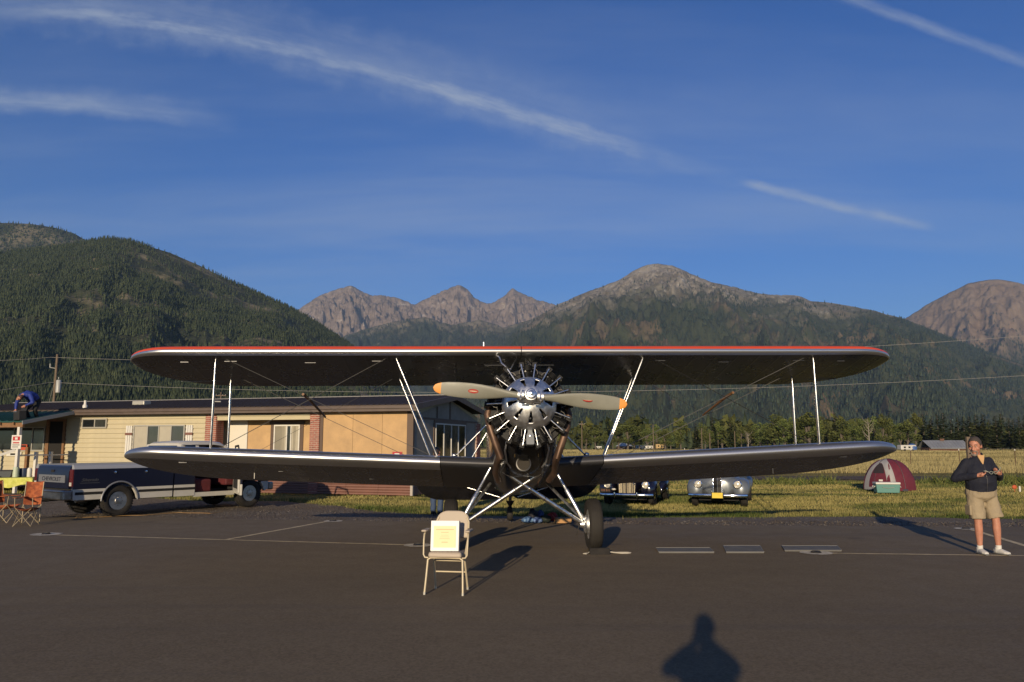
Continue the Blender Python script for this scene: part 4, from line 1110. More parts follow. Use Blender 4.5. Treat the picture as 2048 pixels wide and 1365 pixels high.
# roof furniture
def slope_z(y): return ze + (y - ye) / (yr - ye) * (zr - ze)
m = MB(); m.lathe([(.09, -.02), (.09, .10), (.05, .15), (.05, .3)], 14, Matrix.Translation((-13.9, .05, slope_z(.05)))); m.build('vent_pipe', M_white, ROOF, 40)
m = MB(); m.box((-12.62, 1.1, slope_z(1.2)), (-12.05, 1.5, slope_z(1.5) + .12)); m.build('roof_vent', M_winframe, ROOF, bevel=.02)
m = MB(); m.tube([(-7.75, -.3, 2.9), (-7.75, -.30, 3.22), (-7.72, -.30, 3.28), (-7.45, -.30, 3.27)], .025, 8); m.build('bent_vent_pipe', M_winframe, ROOF, 60)

def window(name, x0, x1, z0, z1, y, panes, frame_mat_, curtains=None, fw=.05, parent=WALL, side=None):
    """a framed window standing proud of the wall plane y; panes = list of (fraction, material)"""
    W = MB(); T = (lambda x, yy, z: (x, yy, z)) if side is None else (lambda x, yy, z: (-yy, x, z))
    def bx(m, a, b):
        p = [T(*a), T(*b)]; lo = [min(p[0][k], p[1][k]) for k in range(3)]; hi = [max(p[0][k], p[1][k]) for k in range(3)]; m.box(lo, hi)
    bx(W, (x0, y - .05, z0), (x1, y, z0 + fw)); bx(W, (x0, y - .05, z1 - fw), (x1, y, z1)); bx(W, (x0, y - .05, z0 + fw), (x0 + fw, y, z1 - fw)); bx(W, (x1 - fw, y - .05, z0 + fw), (x1, y, z1 - fw))
    w = W.build(name, frame_mat_, parent)
    x = x0 + fw; tot = x1 - x0 - 2 * fw
    for i, (fr, mt) in enumerate(panes):
        xe = x + tot * fr
        m = MB(); bx(m, (x, y - .022, z0 + fw), (xe, y - .006, z1 - fw)); m.build('pane', mt, w)
        if i < len(panes) - 1:
            m = MB(); bx(m, (xe - .022, y - .048, z0 + fw), (xe + .022, y - .023, z1 - fw)); m.build('mullion', frame_mat_, w)
        x = xe
    return w
window('window', -11.44, -9.13, 1.25, 2.45, -.03, [(.27, M_curtain), (.23, M_glass2), (.25, M_curtain), (.25, M_glass2)], M_winframe)
window('window', -13.88, -12.70, 2.34, 2.72, -.03, [(.52, M_glass), (.48, M_glass2)], M_winframe)
window('window', -20.4, -15.65, 1.46, 2.42, -.03, [(.2, M_glass), (.17, M_curtain), (.11, M_glass), (.2, M_glass), (.2, M_glass), (.12, M_glass2)], M_winframe)
W3 = window('window', -5.84, -4.76, 1.2, 2.44, .735, [(.5, M_curtain), (.18, M_glass), (.32, M_curtain)], M_white)
m = MB(); m.box((-5.98, .70, 1.1), (-5.845, .735, 2.44)); m.box((-4.755, .70, 1.1), (-4.62, .735, 2.44)); m.box((-6.03, .68, 2.445), (-4.57, .735, 2.58)); m.build('window_surround', M_btrim, WALL)
# pleats of the curtains in the tan wall's window
for i in range(14):
    m = MB(); m.tube([(-5.77 + i * .035 + (.36 if i > 10 else 0), .700, 1.26), (-5.77 + i * .035 + (.36 if i > 10 else 0), .700, 2.38)], .010, 6); m.build('curtain_pleat', M_curtain, W3, 60)
window('window', 2.0, 5.3, 1.2, 2.5, -.02, [(.25, M_glass), (.25, M_glass2), (.25, M_glass2), (.25, M_glass)], M_white, side=1)
m = MB(); m.box((.0, 1.9, 2.505), (.05, 5.42, 2.62)); m.box((.0, 1.86, 1.15), (.05, 1.99, 2.50)); m.box((.0, 5.31, 1.15), (.05, 5.44, 2.5)); m.build('window_surround', M_btrim, WALL)
# shutters: three slats and a cross piece each
for x0 in (-11.80, -9.10):
    S_ = MB(); S_.box((x0, -.032, 1.3), (x0 + .30, -.020, 2.38)); SH = S_.build('shutter', M_winframe, WALL)
    for k in range(3):
        m = MB(); m.box((x0 + .01 + k * .098, -.058, 1.26), (x0 + .09 + k * .098, -.033, 2.43)); m.build('slat', M_white, SH)
    m = MB(); m.box((x0 - .01, -.078, 2.07), (x0 + .31, -.059, 2.16)); m.build('cross_piece', M_skirt, SH)
# doors
m = MB(); m.box((-7.74, .70, zsk), (-7.02, .74, 2.62)); D1 = m.build('door', M_door, WALL)
m = MB(); m.box((-7.80, .68, zsk), (-7.735, .76, 2.66)); m.box((-7.02, .68, zsk), (-6.96, .76, 2.66)); m.build('door_frame', M_white, D1)
m = MB(); m.sphere((-7.10, .68, 1.5), .035, 10, 6); m.build('door_knob', M_brass, D1, 60)
m = MB(); m.box((-15.42, -.06, .52), (-14.76, -.02, 2.62)); D2 = m.build('doorway', M_dark, WALL)
m = MB(); m.box((-15.58, -.09, .52), (-15.42, -.01, 2.7)); m.box((-14.76, -.09, .52), (-14.66, -.01, 2.7)); m.box((-15.42, -.09, 2.62), (-14.76, -.01, 2.7)); m.build('door_frame', M_timber, D2)
# small red notice at the tan wall and signs by the window
m = MB(); m.box((-.72, -.035, 1.30), (-.36, -.018, 1.47)); RS = m.build('red_notice', M_redsign, WALL)
m = MB(); m.box((-.64, -.039, 1.36), (-.46, -.036, 1.42)); m.build('notice_lettering', M_white, RS)
m = MB(); m.box((-16.85, -.095, 1.50), (-16.45, -.085, 1.72)); OS = m.build('window_notice', mat('orange_red_sign', (.55, .09, .04), .5), WALL)
m = MB(); m.box((-16.80, -.10, 1.62), (-16.50, -.096, 1.69)); m.build('notice_band', M_dark, OS)
m = MB(); m.box((-17.5, -.06, 1.26), (-16.75, -.04, 1.42)); NS = m.build('name_board', M_white, WALL)
m = MB(); m.box((-17.3, -.064, 1.30), (-16.86, -.061, 1.37)); m.build('board_lettering', M_dark, NS)

# porch
PO = thing('porch', HS.matrix_basis @ Vector((0, 0, 0)), HOUSE_RZ, 'green roofed porch with white posts at the left end of the house', 'porch')
px1, pyf = -13.95, -2.62; zf, zb = 2.55, 3.02
m = MB(); m.rings([[(x, pyf - .05, zf), (x, -.30, zb), (x, -.30, zb - .05), (x, pyf - .05, zf - .05)] for x in (XL - .3, px1)])
PRF = m.build('porch_roof', M_green, PO)
Lp = hypot(pyf + .30, zb - zf); ang = atan2(zb - zf, -.30 - pyf)
m = MB(); m.rings([[Vector((x, y, z)) for x, z in ((0, 0), (.01, .022), (.03, .022), (.04, 0), (.04, -.008), (0, -.008))] for y in (0, Lp)])
rb = m.build('roof_rib', M_green, PRF); rb.location = (px1 - .1, pyf - .05, zf + .008); rb.rotation_euler = (ang, 0, 0)
for i in range(1, 24):
    c = rb.copy(); COL.objects.link(c); c.parent = PRF; c.location = (px1 - .1 - i * .3, pyf - .05, zf + .008)
m = MB(); m.bar((px1 + .03, pyf - .07, zf - .055), (px1 + .03, -.30, zb - .055), .03, .13); m.build('rake_board', mat('grey_painted_edge', (.28, .30, .30), .6), PO)
m = MB(); m.box((XL, pyf - .02, zf - .22), (px1, pyf + .06, zf - .06)); m.build('porch_beam', M_timber, PO)
for i in range(10):
    m = MB(); m.bar((px1 - .35 - i * .62, pyf - .10, zf - .09), (px1 - .35 - i * .62, -.3, zb - .09), .045, .10); m.build('rafter', M_timber, PO)
for x in (-14.12, -17.6):
    m = MB(); m.box((x - .055, pyf - .03, 0), (x + .055, pyf + .08, zf - .21)); m.build('post', M_white, PO, bevel=.005)
m = MB(); m.box((-15.65, -.9, .45), (-15.53, -.78, 1.62)); m.build('post', M_timber, PO)
m = MB(); m.box((XL, pyf, .25), (-14.0, -.06, .42)); m.build('porch_deck', mat('grey_deck_boards', (.30, .26, .21), .8, var=.2, vscale=4), PO)
m = MB(); m.bar((-14.2, pyf - .02, 1.52), (-15.6, pyf - 1.5, .72), .05, .09); m.build('stair_rail', M_white, PO)
m = MB(); m.bar((-14.35, -2.4, 1.33), (-14.35, -.1, 1.33), .04, .05); m.bar((-15.5, -.85, 1.33), (-14.3, -1.0, 1.33), .03, .04); m.build('hand_rail', M_white, PO)
for y in (-.95, -1.6):
    m = MB(); m.box((-14.40, y - .05, .4), (-14.30, y + .05, 1.45)); m.build('rail_post', M_white, PO)
# sign on the post
SG = thing('post_sign', HS.matrix_basis @ Vector((0, 0, 0)), HOUSE_RZ, 'white notice with red heading fixed to the porch post', 'sign')
m = MB(); m.box((-14.36, pyf - .055, 1.56), (-13.92, pyf - .035, 2.05)); m.build('board', M_white, SG)
m = MB(); m.box((-14.30, pyf - .06, 1.86), (-13.98, pyf - .056, 2.0)); m.build('red_heading', M_redsign, SG)
m = MB(); m.box((-14.2, pyf - .064, 1.89), (-14.08, pyf - .061, 1.97)); m.build('heading_symbol', M_white, SG)
m = MB(); m.box((-14.28, pyf - .059, 1.755), (-14.0, pyf - .056, 1.80)); m.build('text_line', M_redsign, SG)
for k, z in enumerate((1.70, 1.63)):
    m = MB(); m.box((-14.30, pyf - .059, z - .012), (-13.98 - .06 * k, pyf - .056, z + .012)); m.build('text_line', M_dark, SG)
# ================================================================== PICKUP TRUCK
M_navy = mat('navy_truck_paint', (.010, .012, .030), .3, .1, spec=.35, coat=.25)
M_twhite = mat('dusty_white_truck_paint', (.60, .57, .50), .4, 0, coat=.3, var=.08, vscale=3)
M_chrome = mat('chrome', (.75, .75, .76), .12, 1.0)
M_chrome_d = mat('dull_chrome', (.30, .285, .27), .4, 1.0, var=.15, vscale=6)
M_tyre = mat('truck_tyre', (.030, .027, .024), .85, spec=.2, var=.3, vscale=8)
M_under = mat('underbody', (.012, .011, .010), .9)
M_redlens = mat('red_tail_lens', (.10, .010, .012), .25, coat=.2)
M_redint = mat('red_interior', (.10, .010, .012), .75, var=.2, vscale=6)
M_tglass = mat('tinted_glass', (.010, .012, .014), .05, spec=.8)
M_silver = mat('silver_panel', (.26, .265, .28), .45, .4)
TR = thing('pickup_truck', (-10.22, 19.77, 0), R(54), 'navy and white extended cab pickup with its front door open, behind the left wing', 'pickup truck')
HWD = .965
def arch(xc, zc, r, n=12, flip=False):
    return [(xc + r * cos(pi - pi * k / n), zc + r * sin(pi - pi * k / n)) for k in range(n + 1)]
def side_panel(name, poly, y0, y1, material, parent=TR, bevel=.012):
    m = MB(); m.prism([(x, z) for x, z in poly], y0, y1, Matrix(((1, 0, 0, 0), (0, 0, 1, 0), (0, 1, 0, 0), (0, 0, 0, 1))))
    return m.build(name, material, parent, bevel=bevel)
ra = .43
for s in (-1, 1):
    y0, y1 = (-HWD, -HWD + .10) if s < 0 else (HWD - .10, HWD)
    # bed side: white lower skirt, navy band, shoulder with sky reflection painted in
    low = [(-1.08, .42)] + [(-ra, .42)] + [(ra * cos(pi - pi * k / 14) , .385 + ra * sin(pi - pi * k / 14)) for k in range(15) if ra * sin(pi - pi * k / 14) + .385 < .685 and k < 8] + [(-.31, .68), (-1.10, .68)]
    BS = side_panel('bed_side', [(-1.10, .685)] + [(-.31, .685)] + [(ra * cos(pi - pi * k / 14), .385 + ra * sin(pi - pi * k / 14)) for k in range(3, 12)] + [(.31, .685), (1.36, .685), (1.36, 1.14), (-1.10, 1.14)], y0, y1, M_navy)
    side_panel('bed_lower', [(-1.08, .43), (-.45, .43), (-.42, .5), (-.35, .62), (-.315, .682), (-1.10, .682)], y0, y1, M_twhite, BS)
    side_panel('bed_lower', [(.45, .40), (1.36, .40), (1.36, .682), (.315, .682), (.35, .62), (.42, .5)], y0, y1, M_twhite, BS)
    m = MB(); yo = y0 if s < 0 else y1
    m.rings([[(x, yo, 1.143), (x, yo + s * -.012, 1.20), (x, yo + s * -.05, 1.245), (x, yo + s * -.12, 1.245), (x, yo + s * -.12, 1.143)] for x in (-1.10, 1.36)]); m.build('bed_rail', mat('rail_sky_sheen', (.44, .45, .48), .3, .2, coat=.4), BS, 50)
    for x0, x1 in ((-1.05, -.42), (.45, 1.35)):
        m = MB(); m.box((x0, yo + s * .002 - .008, .555), (x1, yo + s * .002 + .008, .615)); m.build('rub_strip', M_under, BS)
    m = MB(); m.tube([(ra * 1.03 * cos(pi - pi * k / 20), yo + s * .006, .385 + ra * 1.03 * sin(pi - pi * k / 20)) for k in range(21)], .022, 8); m.build('wheel_arch_lip', M_silver, BS, 60)
m = MB(); m.box((-1.05, -HWD + .1, .66), (1.36, HWD - .1, .70)); m.build('bed_floor', M_under, TR)
m = MB(); m.box((1.32, -HWD + .1, .70), (1.36, HWD - .1, 1.2)); m.build('bed_front', M_navy, TR)
m = MB()
m.rings([[(-1.13, y, .70), (-1.145, y, .85), (-1.14, y, 1.08), (-1.10, y, 1.20), (-1.05, y, 1.225), (-1.05, y, .70)] for y in (-.80, .80)])
TG = m.build('tailgate', M_navy, TR, 30)
m = MB(); m.box((-1.16, -.66, .83), (-1.147, .66, 1.0)); m.build('name_panel', M_silver, TG)
text_mesh('lettering', 'CHEVROLET', .135, frame_mat((-1.163, 0, .905), (0, -1, 0), (0, 0, 1)), M_navy, TG, .002, sx=1.28)
m = MB(); m.box((-1.15, -.07, 1.06), (-1.135, .07, 1.12)); m.build('tailgate_handle', M_under, TG)
for s in (-1, 1):
    m = MB(); m.box((-1.13, s * .885 - .07, .74), (-1.04, s * .885 + .085, 1.14)); TL = m.build('tail_light', M_redlens, TR, bevel=.015)
    m = MB(); m.box((-1.136, s * .885 - .05, .76), (-1.125, s * .885 + .05, .84)); m.build('reverse_lens', M_twhite, TL)
m = MB(); m.box((-1.30, -.95, .44), (-1.10, .95, .64)); m.box((-1.31, -.95, .60), (-1.05, .95, .665)); m.build('rear_bumper', M_chrome_d, TR, bevel=.03)
m = MB(); m.box((-1.5, -.05, .38), (-1.2, .05, .44)); m.tube([(-1.48, 0, .42), (-1.48, 0, .50)], .03, 8); m.build('tow_hitch', M_under, TR)
text_mesh('script_badge', 'Silverado', .105, Matrix.Translation((-.72, -HWD - .004, .89)) @ Matrix(((1, .45, 0, 0), (0, 0, -1, 0), (0, 1, 0, 0), (0, 0, 0, 1))), mat('dull_badge', (.10, .104, .115), .5, .3), TR, .002)
m = MB(); m.box((-.95, -HWD - .004, .815), (-.50, -HWD, .826)); m.build('badge_bar', mat('dull_badge'), TR)
for x in (-.15, .62):
    m = MB(); m.lathe([(.03, 0), (.03, .02), (.012, .026)], 12, Matrix.Translation((x, -HWD, 1.05)) @ Matrix.Rotation(R(90), 4, 'X')); m.build('tie_hook', M_chrome, TR, 40)
# wheels
def truck_wheel(x, y, s):
    w = thing('wheel', (x, y, .37)); w.parent = TR
    Mw = Matrix.Rotation(R(90), 4, 'X')
    m = MB(); m.lathe([(.215, -.10), (.25, -.125), (.31, -.132), (.352, -.118), (.368, -.09), (.372, 0), (.368, .09), (.352, .118), (.31, .132), (.25, .125), (.215, .10)], 40, Mw, cap=False); m.build('tyre', M_tyre, w, 40)
    m = MB()
    for k in range(40):
        a = 2 * pi * k / 40
        for q in (-1, 1):
            m.box((-.014, q * .035 if q > 0 else -.11, .365), (.014, .11 if q > 0 else -.035, .379), M=Matrix.Rotation(a + q * .07, 4, 'Y'))
    tag(m.build('tread_block', M_tyre, w), kind='stuff')
    m = MB(); o = s * .1
    m.lathe([(.218, o), (.205, o * .95), (.19, o * .55), (.15, o * .45), (.13, o * .75), (.085, o * .9), (.07, o * 1.15), (.02, o * 1.2)], 32, Mw @ Matrix.Scale(-1, 4, (0, 0, 1))); m.build('rim', mat('steel_rim', (.50, .485, .46), .38, 1.0, var=.15, vscale=9), w, 40)
    for k in range(8):
        a = 2 * pi * (k + .5) / 8; m = MB(); m.lathe([(.022, 0), (.022, .004)], 10, Matrix.Translation((.165 * cos(a), s * .052, .165 * sin(a))) @ Matrix.Rotation(R(90), 4, 'X')); m.build('rim_hole', M_under, w)
    m = MB(); m.lathe([(.215, -.09), (.02, -.08)], 24, Mw); m.build('brake_backplate', M_under, w)
    m = MB()
    for k in range(8):
        a = 2 * pi * k / 8; m.tube([(.105 * cos(a), s * .075, .105 * sin(a)), (.105 * cos(a), s * .105, .105 * sin(a))], .012, 6)
    tag(m.build('lug_nut', M_chrome, w), kind='stuff')
for x in (0, 3.70):
    for s in (-1, 1): truck_wheel(x, s * .80, s)
m = MB(); m.box((-1.0, -.5, .36), (4.2, -.38, .52)); m.box((-1.0, .38, .36), (4.2, .5, .52)); m.tube([(0, -.75, .37), (0, .75, .37)], .06, 8); m.sphere((0, 0, .37), .15, 12, 8); m.build('chassis', M_under, TR)
m = MB(); m.tube([(1.0, -.45, .40), (-.2, -.62, .46), (-.7, -.72, .42), (-.95, -.80, .40)], .035, 8); m.build('exhaust_pipe', M_chrome_d, TR, 60)
# cab: rear part closed, front door open
yb = HWD - .02
CAB = side_panel('cab_lower', [(1.40, .40), (1.98, .40), (1.98, 1.16), (1.40, 1.16)], -yb, -yb + .06, M_navy)
side_panel('cab_lower_white', [(1.40, .395), (1.98, .395), (1.98, .685), (1.40, .685)], -yb - .008, -yb + .0, M_twhite, CAB, 0)
side_panel('rub_strip', [(1.40, .555), (1.98, .555), (1.98, .615), (1.40, .615)], -yb - .022, -yb - .009, M_under, CAB, 0)
side_panel('cab_far_side', [(1.40, .40), (3.20, .40), (3.20, 1.16), (1.40, 1.16)], yb - .06, yb, M_navy, CAB)
m = MB(); m.box((1.40, -yb + .06, .40), (1.45, yb - .06, 1.16)); m.build('cab_back', M_navy, CAB)
m = MB(); m.box((1.45, -yb + .06, .40), (3.2, yb - .06, .46)); m.build('cab_floor', M_redint, CAB)
m = MB(); m.box((1.98, -yb, .36), (3.18, -yb + .10, .47)); m.build('sill', M_twhite, CAB)
m = MB(); m.rings([[(1.40, -yb, 1.16), (1.52, -yb + .06, 1.45), (1.62, -yb + .12, 1.72), (1.62, yb - .12, 1.72), (1.52, yb - .06, 1.45), (1.40, yb, 1.16)], [(1.46, -yb, 1.16), (1.58, -yb + .06, 1.45), (1.68, -yb + .12, 1.72), (1.68, yb - .12, 1.72), (1.58, yb - .06, 1.45), (1.46, yb, 1.16)]]); m.build('cab_rear_panel', M_twhite, CAB, 40)
m = MB(); m.rings([[Vector((x, y, z)) + Vector((-.022, 0, 0)) for x, y, z in ((1.45, -.72, 1.30), (1.565, -.69, 1.64), (1.585, -.64, 1.685), (1.585, .64, 1.685), (1.565, .69, 1.64), (1.45, .72, 1.30))], [Vector((x, y, z)) + Vector((.02, 0, 0)) for x, y, z in ((1.45, -.72, 1.30), (1.565, -.69, 1.64), (1.585, -.64, 1.685), (1.585, .64, 1.685), (1.565, .69, 1.64), (1.45, .72, 1.30))]]); m.build('rear_window', M_tglass, CAB)
rf = []
for x, z, hw in ((1.62, 1.735, .80), (1.70, 1.775, .80), (1.95, 1.80, .79), (2.6, 1.80, .78), (2.85, 1.77, .77), (2.98, 1.70, .77)):
    rf.append([Vector((x, y * hw, z + dz)) for y, dz in ((-1, -.09), (-.96, -.03), (-.82, .005), (0, .015), (.82, .005), (.96, -.03), (1, -.09), (.9, -.10), (0, -.06), (-.9, -.10))])
m = MB(); m.rings(rf); m.build('cab_roof', M_twhite, CAB, 50)
for s in (-1, 1):
    y = s * (yb - .10)
    for a_, b_, w_ in (((1.52, y, 1.16), (1.68, y * .93, 1.66), .16), ((2.05, s * (yb - .03), 1.16), (2.08, y * .93, 1.68), .09), ((3.35, s * (yb - .05), 1.16), (2.92, y * .93, 1.68), .06)):
        m = MB(); m.bar(a_, b_, w_, .05, up=(0, 1, 0)); m.build('roof_pillar', M_twhite, CAB)
    m = MB(); m.hexa([(1.62, s * (yb - .06), 1.18), (2.0, s * (yb - .04), 1.18), (2.0, s * (yb - .05), 1.19), (1.62, s * (yb - .07), 1.19), (1.74, y * .95, 1.70), (2.04, y * .95, 1.70), (2.04, y * .94, 1.705), (1.74, y * .94, 1.705)]); m.build('quarter_window', M_tglass, CAB)
m = MB(); m.hexa([(3.30, -.85, 1.16), (3.34, -.85, 1.16), (3.34, .85, 1.16), (3.30, .85, 1.16), (2.92, -.74, 1.67), (2.95, -.74, 1.67), (2.95, .74, 1.67), (2.92, .74, 1.67)]); m.build('windscreen', M_tglass, CAB)
for y in (-.45, .45):
    m = MB(); m.box((2.0, y - .38, .46), (2.55, y + .38, .80)); m.hexa([(1.9, y - .38, .72), (2.12, y - .38, .72), (2.12, y + .38, .72), (1.9, y + .38, .72), (1.78, y - .36, 1.36), (1.92, y - .36, 1.36), (1.92, y + .36, 1.36), (1.78, y + .36, 1.36)]); m.build('seat', M_redint, CAB, bevel=.05)
m = MB(); m.box((2.95, -.88, .62), (3.25, .88, 1.14)); m.build('dashboard', M_redint, CAB, bevel=.04)
m = MB(); m.tube([(2.78 + .12 * sin(a) * .35, -.42 + .19 * cos(a) + .84, 1.02 + .19 * sin(a)) for a in np.linspace(0, 2 * pi, 25)], .014, 6); m.build('steering_wheel', M_under, CAB, 60)
# front end
for s in (-1, 1):
    y0, y1 = (-yb, -yb + .10) if s < 0 else (yb - .10, yb)
    xc = 3.70
    FE = side_panel('front_fender', [(3.20, .685), (xc - .31, .685)] + [(xc + ra * cos(pi - pi * k / 14), .385 + ra * sin(pi - pi * k / 14)) for k in range(3, 12)] + [(xc + .31, .685), (4.30, .685), (4.30, 1.06), (3.8, 1.12), (3.20, 1.15)], y0, y1, M_navy)
    side_panel('fender_lower', [(3.20, .42), (xc - .45, .42), (xc - .42, .5), (xc - .315, .682), (3.20, .682)], y0, y1, M_twhite, FE)
    side_panel('fender_lower', [(xc + .45, .42), (4.28, .46), (4.28, .682), (xc + .315, .682), (xc + .42, .5)], y0, y1, M_twhite, FE)
    m = MB(); m.box((4.20, s * .68 - .2, .74), (4.33, s * .68 + .2, .98)); m.build('headlight', M_chrome, FE, bevel=.02)
m = MB(); m.rings([[(x, -yb + .06, z - .03), (x, -yb * .7, z + .02), (x, 0, z + .04), (x, yb * .7, z + .02), (x, yb - .06, z - .03), (x, yb - .06, z - .10), (x, -yb + .06, z - .10)] for x, z in ((3.20, 1.15), (3.8, 1.12), (4.2, 1.07), (4.32, 1.02))]); m.build('hood', M_navy, TR, 40)
m = MB(); m.box((4.26, -.5, .70), (4.32, .5, 1.0)); m.build('grille', M_chrome_d, TR)
m = MB(); m.box((4.28, -.97, .44), (4.45, .97, .66)); m.build('front_bumper', M_chrome_d, TR, bevel=.04)
m = MB(); m.box((3.25, -.85, .50), (4.25, .85, .64)); m.box((3.2, -.86, .64), (3.26, .86, 1.1)); m.build('engine_bay', M_under, TR)
# the open door, hinged at the front pillar and swung out
DR = thing('door', (3.19, -yb + .02, 0), R(62)); DR.parent = TR
def dprism(poly, a, b): return MB().prism([(x, z) for x, z in poly], a, b, Matrix(((1, 0, 0, 0), (0, 0, 1, 0), (0, 1, 0, 0), (0, 0, 0, 1))))
dprism([(-1.18, .685), (0, .685), (0, 1.15), (-1.18, 1.15)], -.05, .0).build('door_skin', M_navy, DR, bevel=.008)
dprism([(-1.18, .40), (0, .40), (0, .683), (-1.18, .683)], -.055, .0).build('door_lower', M_twhite, DR, bevel=.008)
dprism([(-1.14, .46), (-.04, .46), (-.04, 1.10), (-1.14, 1.10)], .002, .05).build('door_card', M_twhite, DR, bevel=.01)
dprism([(-1.0, .56), (-.2, .56), (-.2, .86), (-1.0, .86)], .052, .06).build('door_pocket', M_under, DR)
m = MB(); m.bar((-1.16, -.02, 1.15), (-.95, .06, 1.68), .05, .03, up=(0, 1, 0)); m.bar((-.97, .06, 1.68), (-.32, .06, 1.66), .03, .05); m.bar((-.32, .06, 1.66), (-.02, -.02, 1.15), .05, .03, up=(0, 1, 0)); m.build('window_frame', M_under, DR)
m = MB(); m.box((-.22, -.22, 1.16), (-.14, -.05, 1.36)); m.build('door_mirror', M_under, DR, bevel=.02)
# ================================================================== OLD CARS, TENT, CHAIRS AND SMALL THINGS
M_carnavy = mat('deep_navy_car_paint', (.010, .010, .024), .16, .1, coat=.8)
M_carsilver = mat('silver_blue_car_paint', (.155, .175, .20), .34, .2, coat=.35)
M_lens = mat('headlight_glass', (.75, .70, .58), .18, .2, coat=.6)
M_plate_o = mat('old_orange_plate', (.30, .11, .05), .6)
M_plate_y = mat('yellow_plate', (.80, .58, .03), .55)
def old_car(name, loc, rz, label, paint, style, sc_=.9):
    C = thing(name, loc, rz, label, 'car', 'old cars parked on the grass'); C.scale = (sc_,) * 3
    # local: front towards -y, x right, origin on the ground under the front axle
    def sec(y, hw, z0, z1, p=2.6, n=24, tumble=.0):
        out = []
        for k in range(n):
            a = 2 * pi * k / n; c, s_ = cos(a), sin(a)
            zz = (z0 + z1) / 2 + (z1 - z0) / 2 * (1 if s_ > 0 else -1) * abs(s_) ** (2 / p)
            x = hw * (1 - tumble * max(0, s_)) * (1 if c > 0 else -1) * abs(c) ** (2 / p)
            out.append(Vector((x, y, zz)))
        return out
    m = MB()
    if style == 'a': prof = [(-.62, .16, .34, .80), (-.58, .25, .30, .94), (-.40, .32, .30, 1.02), (0, .40, .30, 1.07), (.6, .54, .30, 1.10), (.95, .66, .30, 1.12), (1.5, .72, .30, 1.10), (2.6, .72, .30, 1.08), (3.3, .62, .32, .98), (3.75, .40, .36, .74)]
    else: prof = [(-.66, .30, .36, .84), (-.60, .52, .32, .96), (-.40, .62, .30, 1.02), (0, .66, .30, 1.08), (.6, .68, .30, 1.12), (.95, .72, .30, 1.14), (1.5, .76, .30, 1.12), (2.6, .76, .30, 1.10), (3.4, .66, .32, 1.0), (3.85, .42, .36, .74)]
    m.rings([sec(y, hw, z0, z1, 2.5) for y, hw, z0, z1 in prof]); B = m.build('body', paint, C, 60)
    m = MB(); m.rings([sec(y, hw, 1.0, z1, 2.8, tumble=.2) for y, hw, z1 in ((.98, .60, 1.06), (1.25, .62, 1.40), (1.7, .64, 1.50), (2.3, .62, 1.48), (2.75, .55, 1.3), (3.1, .42, 1.02))]); T_ = m.build('cabin', paint, C, 60)
    for s in (-1, 1):
        m = MB(); m.hexa([(s * .05, 1.06, 1.12), (s * .52, 1.14, 1.12), (s * .52, 1.17, 1.12), (s * .05, 1.09, 1.12), (s * .05, 1.22, 1.38), (s * .48, 1.27, 1.36), (s * .48, 1.29, 1.36), (s * .05, 1.24, 1.38)]); m.build('windscreen', M_tglass, T_)
    for s in (-1, 1):
        # front fender: teardrop flowing back to the running board
        m = MB(); w = .25 if style == 'a' else .27
        xf = .68 if style == 'a' else .66
        fp = [(-.66, .05, .42, .60), (-.62, w * .8, .34, .74), (-.50, w, .30, .83), (-.2, w, .46, .88), (.1, w, .50, .86), (.4, w * .95, .40, .76), (.75, w * .8, .28, .56), (1.1, w * .6, .26, .40)]
        rs = []
        for y, hw, z0, z1 in fp:
            rs.append([p + Vector((s * xf, 0, 0)) for p in sec(y, hw, z0, z1, 2.3)])
        m.rings(rs); FN = m.build('front_fender', paint, C, 60)
        m = MB(); m.rings([[p + Vector((s * .66, 0, 0)) for p in sec(y, hw, z0, z1, 2.3)] for y, hw, z0, z1 in ((2.1, .08, .30, .5), (2.3, .2, .30, .72), (2.7, .25, .42, .86), (3.1, .24, .40, .80), (3.5, .14, .36, .60), (3.65, .04, .38, .5))]); m.build('rear_fender', paint, C, 60)
        m = MB(); m.box((s * .60 - .13, 1.0, .27), (s * .60 + .13, 2.25, .31)); m.build('running_board', M_rubber, C, bevel=.01)
        # headlight
        hx, hy, hz = (s * .62, -.655, .69) if style == 'a' else (s * .58, -.66, .70)
        r_ = .105
        m = MB(); m.lathe([(r_ + .022, -.06), (r_ + .022, .005), (r_, .02), (r_ - .01, .005)], 24, Matrix.Translation((hx, hy, hz)) @ Matrix.Rotation(R(90), 4, 'X')); H = m.build('headlight_bezel', M_chrome, FN, 40)
        m = MB(); m.sphere((hx, hy + .03, hz), (r_, .06, r_ * (1.15 if style == 'a' else 1)), 18, 10); m.build('headlight_lens', M_lens, H, 60)
        # wheels
        for y in (0, 2.85):
            wv = thing('wheel', (s * .73, y, .34)); wv.parent = C
            Mw = Matrix.Rotation(R(90), 4, 'Y')
            m = MB(); m.lathe([(.20, -.08), (.25, -.10), (.31, -.098), (.335, -.075), (.34, 0), (.335, .075), (.31, .098), (.25, .10), (.20, .08)], 32, Mw, cap=False); m.build('tyre', M_tyre, wv, 40)
            m = MB(); m.lathe([(.205, s * .07), (.16, s * .05), (.12, s * .085), (.04, s * .095)], 24, Mw); m.build('hub_cap', M_chrome if style == 'a' else M_chrome_d, wv, 40)
            m = MB(); m.lathe([(.20, -s * .07), (.02, -s * .06)], 20, Mw); m.build('wheel_back', M_under, wv)
    m = MB(); m.box((-.6, -.4, .20), (.6, 3.4, .32)); m.build('underbody', M_under, C)
    # bumper
    m = MB(); yb_ = -.80
    m.tube([(-.86, yb_ + .10, .37), (-.7, yb_ + .02, .37), (-.35, yb_, .37), (.35, yb_, .37), (.7, yb_ + .02, .37), (.86, yb_ + .10, .37)], .05, 12, flat=(.35, 1)); BP = m.build('bumper', M_chrome, C, 60)
